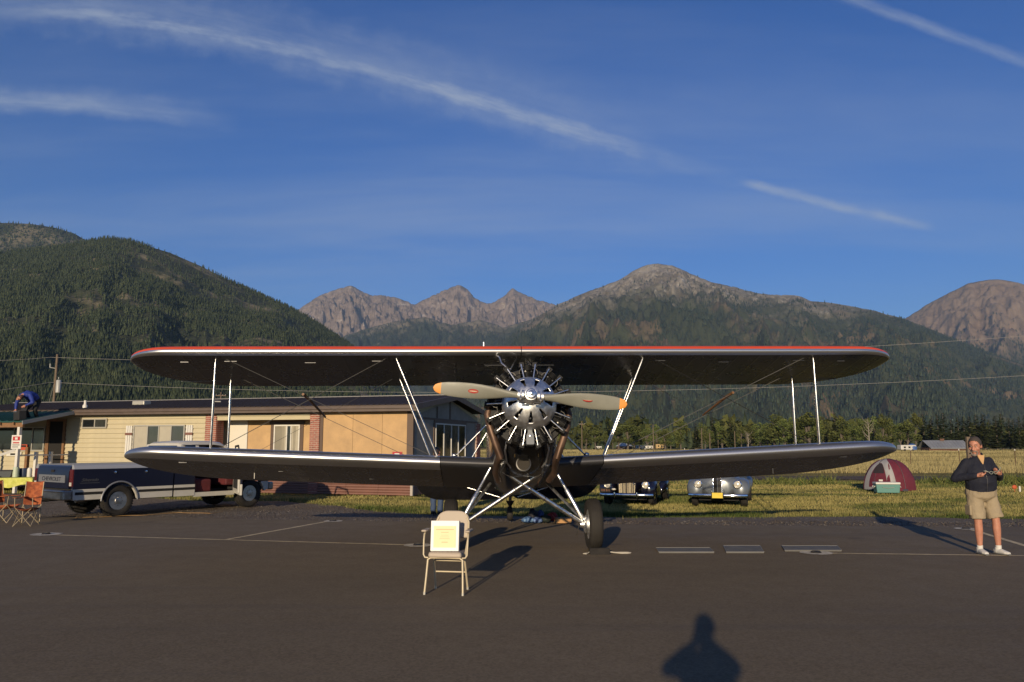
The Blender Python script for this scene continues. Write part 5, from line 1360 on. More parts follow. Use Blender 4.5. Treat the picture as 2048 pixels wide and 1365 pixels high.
    for s in (-1, 1):
        m = MB(); x = s * (.36 if style == 'a' else .16); m.tube([(x, yb_ - .02, .28), (x, yb_ - .035, .36), (x, yb_ - .03, .46 if style == 'a' else .52)], [.018, .026, .022], 8); m.build('overrider', M_chrome, BP, 60)
    if style == 'a':
        # twin grille of thin vertical bars meeting at a prow
        for s in (-1, 1):
            m = MB(); m.hexa([(s * .02, -.70, .42), (s * .27, -.60, .42), (s * .27, -.56, .42), (s * .02, -.62, .42), (s * .02, -.68, .82), (s * .30, -.58, .74), (s * .30, -.54, .74), (s * .02, -.60, .82)]); G = m.build('grille', M_under, C)
            for k in range(9):
                x = .03 + k * .028; y = -.705 + .10 * (x - .02) / .25; m = MB(); m.tube([(s * x, y, .43), (s * x * 1.05, y + .02, .81 - .08 * k / 9)], .007, 6); m.build('grille_bar', mat('nickel_bar', (.42, .36, .26), .35, .8), G, 60)
            m = MB(); m.tube([(s * .27, -.62, .70), (s * .16, -.67, .80), (s * .02, -.71, .84)], .012, 6); m.build('grille_trim', M_chrome, G, 60)
        m = MB(); m.lathe([(.03, 0), (.022, .06), (.008, .14)], 10, Matrix.Translation((0, -.66, .84))); m.build('hood_ornament', M_chrome, C, 60)
        m = MB(); m.box((-.83, -.765, .44), (-.50, -.75, .58)); PL = m.build('number_plate', M_under, C)
        text_mesh('plate_number', '110 511', .10, frame_mat((-.665, -.768, .51), (1, 0, 0), (0, 0, 1)), M_plate_o, PL)
        m = MB(); m.sphere((-.40, -.72, .545), (.075, .05, .035), 12, 8); m.build('fog_lamp', M_lens, C, 60)
    else:
        m = MB(); m.rings([[(-.12, y0, z), (0, y0 - .05, z), (.12, y0, z), (.12, y0 + .12, z), (-.12, y0 + .12, z)] for z, y0 in ((.34, -.70), (.8, -.70), (.94, -.64))]); G = m.build('grille_shell', M_chrome_d, C)
        for s in (-1, 1):
            for k in range(7):
                x = .018 + k * .014; m = MB(); y = -.755 + .045 * x / .11; m.tube([(s * x, y, .38), (s * x, y, .80), (s * x, y + .05, .90)], .0055, 5); m.build('grille_bar', M_under, G, 60)
            m = MB(); m.tube([(s * .125, -.71, .34), (s * .125, -.71, .8), (s * .10, -.66, .93), (0, -.70, .96)], .012, 6); m.build('grille_trim', M_chrome, G, 60)
            for k in range(4):
                z = .44 + k * .032; m = MB(); m.bar((s * .16, -.675 + .02, z), (s * (.62 - .02 * k), -.60, z), .02, .012); m.build('side_louvre', M_under, C)
        m = MB(); m.box((-.155, -.875, .30), (.155, -.86, .46)); m.build('number_plate', M_plate_y, C, bevel=.004)
    return C
ca = old_car('old_car', (3.44, 23.2, -.03), R(-19), 'dark navy old car with tall chrome grille and orange number plate', M_carnavy, 'a', .88)
cb = old_car('old_car', (5.92, 22.75, -.03), R(-19), 'silver grey old car with narrow upright grille and yellow number plate', M_carsilver, 'b', .92)

# --- tent and cooler
M_maroon = mat('maroon_nylon', (.155, .022, .035), .6, var=.12, vscale=5, bump=.15, bscale=8)
M_tgrey = mat('grey_nylon', (.36, .345, .34), .65, var=.08, vscale=5, bump=.15, bscale=8)
M_tdark = mat('dark_mesh', (.03, .02, .025), .9)
tp = ground(1787, 981); TN = thing('dome_tent', (tp.x, tp.y + .3, 0), R(-24), 'maroon and grey dome tent pitched on the grass', 'tent'); TN.scale = (.84, .84, 1.0)
def dome(u, v, k=1.0):
    """u -1..1 around width, v 0..1 height; square-based dome"""
    return None
m = MB(); H_, W_ = 1.17, .98; rs = []
nseg = 40
for i in range(13):
    t_ = i / 12; z = H_ * sin(t_ * pi / 2) ; r_ = W_ * cos(t_ * pi / 2) ** .85 + .004
    ring_ = []
    for k in range(nseg):
        a = 2 * pi * k / nseg
        sq = 1 / max(abs(cos(a - pi / 4)), abs(sin(a - pi / 4))) ** .62 / 1.12   # poles at the four corners
        ring_.append(Vector((r_ * sq * cos(a), r_ * sq * sin(a), z)))
    rs.append(ring_)
m.rings(rs, 0, True)
TB = m.build('tent_body', M_maroon, TN, 60)
def on_dome(a, t_, off=.008):
    z = H_ * sin(t_ * pi / 2); r_ = W_ * cos(t_ * pi / 2) ** .85 + .004 + off
    sq = 1 / max(abs(cos(a - pi / 4)), abs(sin(a - pi / 4))) ** .62 / 1.12
    return Vector((r_ * sq * cos(a), r_ * sq * sin(a), z + off * .5))
a_c = R(-112)                                      # the door faces the camera, left part
def dome_patch(name, amin, amax, t0, t1, material, parent, off, n=14):
    vs = []; fs = []
    for i in range(n + 1):
        t_ = t0 + (t1 - t0) * i / n; w = (1 - (i / n) ** 2.0)
        for j in range(9):
            u = -1 + 2 * j / 8; a = (amin + amax) / 2 + (amax - amin) / 2 * u * max(w, .02) ** .5
            vs.append(on_dome(a, t_, off))
    for i in range(n):
        for j in range(8): fs.append((i * 9 + j, i * 9 + j + 1, (i + 1) * 9 + j + 1, (i + 1) * 9 + j))
    m = MB(); m.add(vs, fs); return m.build(name, material, parent, 60)
dome_patch('grey_panel', R(-176), R(-74), .0, .98, M_tgrey, TB, .010)
DRT = dome_patch('door', R(-156), R(-96), .06, .66, M_maroon, TB, .018)
dome_patch('door_mesh', R(-146), R(-104), .36, .65, M_tdark, TB, .026)
m = MB(); p0 = on_dome(R(-112), .20, .028); m.box((-.10, -.006, -.035), (.10, .006, .035), M=Matrix.Translation(p0) @ Matrix.Rotation(R(-22), 4, 'Z') @ Matrix.Rotation(R(-12), 4, 'X')); m.build('label_patch', M_white, TB)
for a0 in (R(-45), R(45)):
    m = MB(); m.tube([on_dome(a0 + (pi if q < 0 else 0), 1 - abs(q), .015) for q in np.linspace(-1, 1, 25)], .012, 6); m.build('tent_pole', mat('dark_pole', (.06, .05, .06), .5), TN, 60)
m = MB(); m.lathe([(1.02, -.01), (1.03, .06), (1.0, .065)], 4, Matrix.Rotation(R(45), 4, 'Z')); m.build('groundsheet_edge', mat('navy_nylon', (.03, .03, .055), .7), TN)
cp = ground(1779, 986.5); CL = thing('cooler', (cp.x, cp.y + .2, 0), R(-8), 'teal picnic cooler with white lid in front of the tent', 'cooler')
m = MB(); m.hexa([(-.38, -.19, 0), (.38, -.19, 0), (.38, .19, 0), (-.38, .19, 0), (-.41, -.21, .30), (.41, -.21, .30), (.41, .21, .30), (-.41, .21, .30)]); m.build('tub', mat('teal_plastic', (.10, .26, .23), .5), CL, bevel=.02)
m = MB(); m.box((-.42, -.22, .302), (.42, .22, .375)); m.build('lid', mat('white_plastic', (.68, .66, .60), .5), CL, bevel=.018)
for s in (-1, 1):
    m = MB(); m.tube([(s * .42, -.12, .24), (s * .46, -.10, .20), (s * .46, .10, .20), (s * .42, .12, .24)], .014, 6); m.build('handle', M_white, CL, 60)
m = MB(); m.tube([(-.2, -.215, .2), (.0, -.22, .17), (.2, -.215, .2)], .01, 6); m.build('front_strap', M_winframe, CL, 60)

# --- folding chair with the notice box
M_chair = mat('beige_enamel_steel', (.60, .50, .335), .42, .1, var=.06, vscale=12)
M_vinyl = mat('beige_vinyl', (.47, .385, .295), .55, bump=.06, bscale=50)
cg = ground(887, 1191); FC = thing('folding_chair', (cg.x, cg.y, 0), R(-9), 'beige padded steel folding chair with arms standing alone on the ramp', 'chair')
# local: seat front towards -y (the camera); front feet at y=0
for s in (-1, 1):
    x = s * .215
    m = MB(); m.tube([(s * .225, .0, .012), (s * .215, .035, .20), (s * .205, .06, .385), (s * .17, .065, .405), (0, .065, .408)], .0125, 10); m.build('front_leg', M_chair, FC, 60)
    m = MB(); m.tube([(s * .225, .0, .0), (s * .225, .002, .03)], .016, 10); m.build('foot_cap', M_winframe, FC, 60)
    m = MB(); m.tube([(s * .195, .40, .012), (s * .19, .33, .20), (s * .185, .25, .395)], .0125, 10); m.build('rear_leg', M_chair, FC, 60)
    m = MB(); m.tube([(s * .195, .40, .0), (s * .195, .398, .03)], .016, 10); m.build('foot_cap', M_winframe, FC, 60)
    m = MB(); m.tube([(s * .20, .20, .395), (s * .205, .36, .60), (s * .20, .42, .78), (s * .17, .44, .84)], .0125, 10); m.build('back_post', M_chair, FC, 60)
    m = MB(); m.tube([(s * .20, .06, .405), (s * .24, .055, .41), (s * .258, .06, .44), (s * .262, .08, .60), (s * .262, .10, .665), (s * .255, .14, .70), (s * .235, .30, .705), (s * .205, .37, .70)], .0105, 8); AR = m.build('arm', M_chair, FC, 60)
    m = MB(); m.box((s * .258 - .03, .05, .695), (s * .258 + .03, .28, .72)); m.build('arm_pad', M_vinyl, AR, bevel=.01)
    m = MB(); m.tube([(s * .2, .36, .70), (s * .245, .36, .70)], .014, 8); m.build('arm_hinge', M_steel, AR, 60)
m = MB(); m.tube([(-.19, .335, .21), (.19, .335, .21)], .010, 8); m.build('cross_bar', M_chair, FC, 60)
m = MB(); m.tube([(-.19, .28, .345), (.19, .28, .345)], .008, 8); m.build('cross_bar', M_chair, FC, 60)
m = MB(); m.hexa([(-.20, .02, .41), (.20, .02, .41), (.185, .40, .40), (-.185, .40, .40), (-.195, .03, .475), (.195, .03, .475), (.18, .39, .455), (-.18, .39, .455)]); m.build('seat_pad', M_vinyl, FC, bevel=.025, seg=3)
out = [(-.205, 0), (.205, 0), (.205, .20)] + [(.205 - .14 * (1 - cos(a)), .20 + .12 * sin(a)) for a in np.linspace(.1, pi / 2, 7)] + [(-.065 - .14 * sin(a), .32 - .12 * (1 - cos(a))) for a in np.linspace(0, pi / 2, 7)]
Mbk = Matrix.Translation((0, .385, .60)) @ Matrix.Rotation(R(90 - 14), 4, 'X')
m = MB(); m.prism(out, -.028, .006, Mbk); m.build('back_pad', M_vinyl, FC, bevel=.012)
NB = thing('notice_box', FC.matrix_basis @ Vector((0, 0, 0)), R(-9), 'white box with a yellow typed notice propped on the folding chair', 'notice')
Mnb = FC.matrix_basis @ Vector((-.03, .14, .473)); NB.location = Mnb; NB.rotation_euler = (R(-7), 0, R(-3))
m = MB(); m.box((-.165, 0, 0), (.165, .10, .345)); m.build('box', mat('white_card', (1.0, .98, .95), .6), NB, bevel=.003)
m = MB(); m.box((-.167, -.001, .0), (-.1, .002, .02)); 
M_ypaper = mat('yellow_paper', (.98, .84, .50), .7)
m = MB(); m.box((-.130, -.006, .04), (.130, -.001, .285)); YP = m.build('paper', M_ypaper, NB)
M_ink = mat('faded_ink', (.62, .50, .27), .8)
for z, w, h_ in ((.245, .105, .008), (.212, .045, .006), (.18, .045, .003), (.16, .055, .003), (.14, .06, .004), (.10, .036, .008)):
    m = MB(); m.box((-w, -.0075, z - h_ / 2), (w, -.0062, z + h_ / 2)); m.build('typed_line', M_ink, YP)
m = MB(); m.box((.1655, .006, .004), (.169, .094, .341)); m.build('side_label', mat('grey_blue_card', (.26, .28, .33), .7), NB)

# --- flat metal panels lying on the ramp
M_panel = mat('dull_sheet_metal', (.16, .155, .148), .75, .1, var=.25, vscale=5)
for (x0, x1, y0, y1), lab in (((1312, 1428, 1098.5, 1107), 'leftmost of three flat metal panels lying on the ramp, dark patch inside a pale rim'), ((1447, 1528, 1094, 1107), 'short middle one of three flat metal panels lying on the ramp'), ((1564, 1683, 1094.5, 1103.5), 'rightmost of three flat metal panels lying on the ramp, beside a tie-down disc')):
    a = ground(x0 + 6, y1); b = ground(x1, y1); c = ground(x1 - 8, y0); d = ground(x0, y0)
    P_ = thing('metal_panel', a, 0, lab, 'metal panel', 'flat metal panels on the ramp')
    q = [p - a for p in (a, b, c, d)]
    m = MB(); m.hexa([p + Vector((0, 0, .002)) for p in q] + [p + Vector((0, 0, .022)) for p in q]); m.build('sheet', M_panel, P_)
    for i in range(4):
        m = MB(); m.tube([q[i] + Vector((0, 0, .021)), q[(i + 1) % 4] + Vector((0, 0, .021))], .006, 6); m.build('folded_edge', mat('bare_edge_metal', (.26, .25, .235), .6, .3), P_, 60)

# --- heap of bags under the tail
pg = ground(1088, 1046)
def lump(name, label, cat, px, py, size, col, seed, group='bags and clothes heaped under the fuselage', yoff=0.0):
    rnd = np.random.RandomState(seed); g = ground(px, py); m = MB(); n, k = 22, 12; sx, sy, sz = size
    rs = []
    for i in range(k + 1):
        th = pi * min(max(i / k, .03), .97)
        ring_ = []
        for j in range(n):
            ph = 2 * pi * j / n
            q = 1 + .30 * (float(fbm(np.array([sin(th) * cos(ph) * 2.3 + seed]), np.array([sin(th) * sin(ph) * 2.3 + cos(th) * 1.7]), 4)[0]) - .5) * 2
            ring_.append(Vector((sx * sin(th) * cos(ph) * q, sy * sin(th) * sin(ph) * q, max(-.0, sz * .9 - sz * cos(th) * q))))
        rs.append(ring_)
    m.rings(rs); o = m.build(name, col, None, 179); o.location = (g.x, g.y + yoff, 0); return tag(o, label, cat, group)
def cloth(name, c1, c2):
    def build(t, b, cs): t.put(b.inputs['Base Color'], t.mix(t.mapr(t.noise(cs, 9, 4, .7), .42, .6), c1, c2))
    return mat(name, rough=.85, bump=.4, bscale=14, build=build)
lump('clothes_bundle', 'blue patterned clothes bundle at the left of the heap under the fuselage', 'bundle', 1056, 1046, (.14, .12, .07), cloth('blue_pattern', (.02, .06, .16), (.16, .27, .42)), 3)
lump('clothes_bundle', 'second blue patterned bundle, right of the first, under the fuselage', 'bundle', 1075, 1046, (.12, .11, .065), cloth('blue_pattern_b', (.02, .04, .14), (.14, .22, .40)), 7)
lump('bag', 'black soft bag standing behind the blue bundles under the fuselage', 'bag', 1066, 1042, (.11, .10, .14), mat('black_nylon', (.012, .012, .018), .7), 11)
lump('bag', 'small bright blue bag on top of the heap under the fuselage', 'bag', 1080, 1041, (.09, .08, .12), mat('blue_nylon', (.03, .06, .22), .6), 13)
lump('bag', 'dark green bag in the middle of the heap under the fuselage', 'bag', 1092, 1045, (.13, .12, .085), mat('dark_green_canvas', (.018, .028, .022), .8), 17)
lump('jacket_bundle', 'red jacket lying rolled on the heap under the fuselage', 'jacket', 1104, 1042, (.12, .10, .10), mat('red_cloth', (.28, .02, .02), .75), 19)
bx_ = ground(1124, 1046); BXT = thing('cardboard_box', bx_, R(4), 'open tan cardboard box at the right of the heap under the fuselage', 'box')
m = MB(); m.box((-.15, -.10, 0), (.20, .15, .10)); m.build('tray', mat('tan_card', (.55, .30, .12), .8), BXT, bevel=.006)
m = MB(); m.hexa([(-.16, -.11, .09), (-.15, -.10, .09), (-.15, .15, .09), (-.16, .16, .09), (-.20, -.11, .16), (-.19, -.10, .16), (-.19, .15, .16), (-.20, .16, .16)]); m.build('flap', mat('red_card', (.30, .06, .04), .8), BXT)

# --- table with yellow cloth, tubs, and the camp chairs at the left edge
M_ycloth = cloth('lime_yellow_cloth', (.50, .50, .09), (.62, .60, .15))
tg = at(8, 960, 23.6); TBL = thing('folding_table', (tg.x, tg.y, 0), R(24), 'folding table under a lime yellow cloth at the left edge', 'table')
m = MB(); m.box((-.75, -.36, .70), (.75, .36, .73)); m.build('table_top', M_white, TBL)
for sx in (-1, 1):
    for sy in (-1, 1):
        m = MB(); m.tube([(sx * .62, sy * .3, 0), (sx * .62, sy * .3, .70)], .014, 8); m.build('leg', M_satin, TBL, 60)
m = MB()
ring_ = []; N_ = 64; per = []
for k in range(N_):
    t_ = k / N_ * 4; sd = int(t_); u = t_ - sd
    x, y = ((-.77 + 1.54 * u, -.38), (.77, -.38 + .76 * u), (.77 - 1.54 * u, .38), (-.77, .38 - .76 * u))[sd]; per.append((x, y))
rs = []
for z, o_ in ((.742, 0), (.735, .01), (.62, .025), (.50, .035)):
    rs.append([Vector((x * (1 + o_ + .02 * sin(k * 1.9) * (z < .7)), y * (1 + o_ * 2 + .05 * sin(k * 1.9 + 1) * (z < .7)), z - (.05 * sin(k * .8) if z < .55 else 0))) for k, (x, y) in enumerate(per)])
m.rings(rs, cap=False); m.add([(x, y, .742) for x, y in per], [tuple(range(N_))]); TC = m.build('tablecloth', M_ycloth, None, 60); TC.location = TBL.location; TC.rotation_euler = TBL.rotation_euler
tag(TC, 'lime yellow cloth draped over the table at the left edge', 'tablecloth')
def on_table(dx, dy): 
    v = Matrix.Rotation(R(24), 3, 'Z') @ Vector((dx, dy, 0)); return Vector((TBL.location.x + v.x, TBL.location.y + v.y, .745))
def jar(name, label, cat, p, r_, h_, material, lid=None, top=1.0):
    t_ = thing(name, p, 0, label, cat, 'things standing on the yellow table')
    m = MB(); m.lathe([(r_ * .9, 0), (r_, .01), (r_ * top, h_ * .92), (r_ * top * .97, h_)], 20); b_ = m.build('body', material, t_, 40)
    if lid: m = MB(); m.lathe([(r_ * .8, h_ + .001), (r_ * .8, h_ + .03), (r_ * .6, h_ + .035)], 18); m.build('lid', lid, t_, 40)
jar('jug', 'tall pale green cup on the yellow table beside the post', 'cup', on_table(.28, .05), .085, .30, mat('pale_green_plastic', (.50, .56, .42), .5))
jar('bottle', 'white bottle with pump top on the yellow table', 'bottle', on_table(.62, .12), .065, .24, M_white, M_white)
jar('bucket', 'dark blue bucket on the yellow table behind the white bottle', 'bucket', on_table(.46, .24), .12, .26, mat('dark_blue_plastic', (.02, .035, .09), .5), None, 1.15)
tb = thing('storage_tub', on_table(-.05, .15), R(24), 'grey plastic storage tub standing on the yellow table', 'tub')
m = MB(); m.hexa([(-.20, -.13, 0), (.20, -.13, 0), (.20, .13, 0), (-.20, .13, 0), (-.24, -.16, .19), (.24, -.16, .19), (.24, .16, .19), (-.24, .16, .19)]); m.build('tub', mat('grey_plastic', (.10, .11, .12), .5), tb, bevel=.012)
m = MB(); m.box((-.255, -.175, .185), (.255, .175, .215)); m.build('rim', mat('black_plastic', (.02, .02, .022), .5), tb, bevel=.01)
dk = thing('dark_tray', on_table(-.45, -.05), R(24), 'low dark brown tray at the end of the yellow table', 'tray')
m = MB(); m.box((-.22, -.16, 0), (.22, .16, .09)); m.build('tray', mat('dark_brown_tray', (.05, .02, .015), .6), dk, bevel=.02)
M_ocloth = cloth('rust_orange_canvas', (.20, .046, .014), (.34, .09, .026))
M_pole = mat('beige_tube', (.42, .34, .22), .5, .2)
def camp_chair(loc, rz, label):
    c = thing('camp_chair', loc, rz, label, 'camp chair', 'orange folding camp chairs')
    w = .17
    # four X crossings of tubes; back uprights; seat and back slings
    legs = [((-w, -.24, .01), (w, -.20, .40)), ((w, -.24, .01), (-w, -.20, .40)), ((-w, .24, .01), (w, .20, .40)), ((w, .24, .01), (-w, .20, .40)), ((-w, -.24, .01), (-w, .22, .40)), ((w, -.24, .01), (w, .22, .40)), ((-w, .24, .01), (-w, -.20, .40)), ((w, .24, .01), (w, -.20, .40))]
    for a, b in legs:
        m = MB(); m.tube([a, b], .009, 6); m.build('leg_tube', M_pole, c, 60)
    for s in (-1, 1):
        m = MB(); m.tube([(s * w, .24, .01), (s * w * 1.02, .26, .45), (s * w * 1.02, .33, .90)], .0105, 8); m.build('back_post', M_pole, c, 60)
        m = MB(); m.tube([(s * w, -.21, .40), (s * w, -.24, .60)], .0095, 6); m.build('arm_post', M_pole, c, 60)
        m = MB(); m.rings([[(s * w - .04, y, z), (s * w + .04, y, z), (s * w + .04, y, z - .008), (s * w - .04, y, z - .008)] for y, z in ((-.25, .605), (-.1, .585), (.1, .585), (.28, .60))]); m.build('arm_sling', M_ocloth, c)
    def sling(rows):
        m = MB(); m.rings([[Vector(p) for p in r] + [Vector(p) + Vector((0, .004, -.008)) for p in reversed(r)] for r in rows]); return m
    rows = []
    for t_ in np.linspace(0, 1, 7):
        y = -.24 + .48 * t_; rows.append([(x * w, y, .405 - .085 * (1 - x * x) * (.6 + .4 * sin(pi * t_)) - .05 * t_) for x in (-1, -.66, -.33, 0, .33, .66, 1)])
    sling(rows).build('seat', M_ocloth, c, 60)
    rows = []
    for t_ in np.linspace(0, 1, 8):
        z = .44 + .48 * t_; rows.append([(x * w * 1.03, .24 + .10 * t_ + .07 * (1 - x * x) * (1 - .55 * t_) + .012 * sin(9 * t_ + 3 * x), z - .02 * (1 - x * x)) for x in (-1, -.66, -.33, 0, .33, .66, 1)])
    sling(rows).build('back', M_ocloth, c, 60)
    return c
c1 = ground(52, 1052); camp_chair((c1.x, c1.y, 0), R(12), 'rust orange camp chair standing in front of the yellow table, nearest the truck')
c2 = ground(10, 1046); camp_chair((c2.x - .04, c2.y + .05, 0), R(75), 'rust orange camp chair at the very left edge, turned sideways')
# extension cord on the gravel by the truck
cp_ = [(150, 1037), (215, 1034), (290, 1031), (360, 1026), (420, 1028), (450, 1024)]
m = MB(); pts_ = [ground(*p) for p in cp_]; fine = []
for i in range(len(pts_) - 1):
    for k in range(6):
        p = pts_[i].lerp(pts_[i + 1], k / 6); fine.append(p + Vector((0, .06 * sin((i * 6 + k) * .9), .008)))
m.tube(fine, .006, 6); tag(m.build('extension_cord', mat('yellow_cord', (.36, .20, .06), .6), None, 60), 'yellow extension cord lying along the gravel below the truck', 'cord')
# orange marker and white stake on the lawn
sk_ = ground(2033, 984); ST = thing('marker_stake', sk_, 0, 'short white stake with an orange flag on the lawn at the right edge', 'stake')
m = MB(); m.box((.10, -.02, 0), (.15, .02, .20)); m.build('stake', M_white, ST)
m = MB(); m.sphere((-.06, 0, .17), (.09, .05, .08), 12, 8); m.tube([(-.06, 0, 0), (-.06, 0, .15)], .01, 6); m.build('flag', mat('orange_flag', (.55, .10, .03), .7), ST)
# ================================================================== PEOPLE
M_skin = mat('ruddy_skin', (.52, .235, .155), .5, spec=.35, var=.10, vscale=14, Subsurface_Weight=.08, Subsurface_Radius=(.3, .1, .05))  # one even reddish skin colour with slight random variation
M_hair = mat('dark_grey_brown_hair', (.062, .046, .037), .75, bump=.25, bscale=260)
M_hairb = mat('brown_hair', (.035, .02, .012), .7, bump=.6, bscale=120)
M_beard = mat('grey_beard', (.25, .21, .18), .85, bump=.6, bscale=150)
M_navyjk = mat('navy_fleece', (.0048, .0066, .019), .85, bump=.35, bscale=9, var=.15, vscale=6)
M_khaki = mat('khaki_cotton', (.36, .285, .185), .85, var=.10, vscale=9, bump=.4, bscale=11)
M_shoe = mat('white_trainer', (.66, .64, .60), .55, var=.08, vscale=20)
M_sole = mat('grey_sole', (.14, .14, .14), .7)
M_sock = mat('white_sock', (.70, .67, .62), .8)
M_ytee = mat('yellow_tee', (.60, .36, .16), .8)
M_blue = mat('royal_blue_jacket', (.012, .035, .25), .7, bump=.4, bscale=10)
M_jeans = mat('blue_jeans', (.045, .075, .15), .85, var=.2, vscale=10)
M_blk = mat('black_trousers', (.012, .012, .012), .85)
M_grey_t = mat('grey_top', (.16, .15, .14), .85)

def ell(m, cs, side, hw, hd, n=18):
    """loft of ellipses along points cs; side = wide axis"""
    cs = [Vector(c) for c in cs]; rs = []
    for i, c in enumerate(cs):
        t = (cs[min(i + 1, len(cs) - 1)] - cs[max(i - 1, 0)]).normalized(); s = Vector(side[i] if isinstance(side, list) else side); s = (s - t * s.dot(t)).normalized(); d = t.cross(s)
        rs.append([c + s * (hw[i] * cos(2 * pi * k / n)) + d * (hd[i] * sin(2 * pi * k / n)) for k in range(n)])
    m.rings(rs)
def remesh(o, vox, it=4, fac=.5):
    md = o.modifiers.new('remesh', 'REMESH'); md.mode = 'VOXEL'; md.voxel_size = vox; md.use_smooth_shade = True
    s = o.modifiers.new('smooth', 'SMOOTH'); s.iterations = it; s.factor = fac
    return o
_tx = bpy.data.textures.new('cloth_folds', 'CLOUDS'); _tx.noise_scale = .13; _tx.noise_depth = 3
def folds(o, k):
    d = o.modifiers.new('folds', 'DISPLACE'); d.texture = _tx; d.strength = k; d.mid_level = .5
    return o
def limb(m, pts, rad, n=14):
    P = [Vector(p) for p in pts]; fine = []; rr = []
    for i in range(len(P) - 1):
        for k in range(4):
            fine.append(P[i].lerp(P[i + 1], k / 4)); rr.append(rad[i] + (rad[i + 1] - rad[i]) * k / 4)
    fine.append(P[-1]); rr.append(rad[-1]); m.tube(fine, rr, n)
    for p, r_ in zip(P, rad): m.sphere(p, r_ * .98, 12, 8)
def hand(m, wrist, fdir, palm_n, curl=.5, s=1.0, thumb=1):
    """palm and five separate bent fingers; fdir = pointing direction, palm_n = palm normal"""
    f = Vector(fdir).normalized(); nrm = Vector(palm_n); nrm = (nrm - f * nrm.dot(f)).normalized(); w = f.cross(nrm) * thumb
    wr = Vector(wrist); m.tube([wr - f * .02, wr + f * .04, wr + f * .085], [.026, .036, .034], 12, flat=None)
    ell(m, [wr, wr + f * .045, wr + f * .09], w, [.030, .040, .040], [.020, .018, .015])
    for i, (o_, L) in enumerate(((-.030, .062), (-.010, .074), (.010, .070), (.029, .055))):
        b = wr + f * .088 + w * -o_; p = [b]; d = f.copy()
        for k in range(3):
            a = curl * (.5 + .45 * k); d = (f * cos(a) + nrm * sin(a)); p.append(p[-1] + d * (L * (.42, .33, .25)[k] * s))
        m.tube(p, [.0095, .009, .0085, .0065], 8)
    b = wr + f * .03 + w * .034; m.tube([b, b + (f * .5 + w * .6 + nrm * .35).normalized() * .035, b + (f * .8 + w * .45 + nrm * .6).normalized() * .068], [.012, .0105, .008], 8)

def head(m, c, fwd, up, k=1.0):
    f = Vector(fwd).normalized(); u = Vector(up); u = (u - f * u.dot(f)).normalized(); s = f.cross(u); c = Vector(c)
    M = Matrix(((s.x, f.x, u.x, 0), (s.y, f.y, u.y, 0), (s.z, f.z, u.z, 0), (0, 0, 0, 1))).to_3x3()
    q = lambda x, y, z: c + M @ Vector((x * k, y * k, z * k))
    m.sphere(c + M @ Vector((0, -.012, .025)), (.078 * k, .098 * k, .098 * k), 20, 14, M=M)
    m.sphere(q(0, .018, -.045), (.062 * k, .072 * k, .082 * k), 18, 12, M=M)
    m.sphere(q(0, .058, -.095), (.034 * k, .030 * k, .028 * k), 12, 8, M=M)                      # chin
    m.tube([q(0, .088, .018), q(0, .112, -.022), q(0, .104, -.038)], [.010 * k, .017 * k, .014 * k], 8)   # nose
    m.tube([q(-.042, .075, .032), q(0, .090, .036), q(.042, .075, .032)], [.012 * k, .012 * k, .012 * k], 8)  # brow
    m.tube([q(-.024, .084, -.062), q(0, .094, -.064), q(.024, .084, -.062)], [.008 * k, .010 * k, .008 * k], 8)  # lips
    for sx in (-1, 1):
        m.sphere(q(sx * .044, .060, -.022), (.024 * k, .020 * k, .022 * k), 10, 8, M=M)          # cheeks
        m.sphere(q(sx * .080, -.008, -.008), (.010 * k, .020 * k, .032 * k), 10, 8, M=M)         # ears
    return q, M

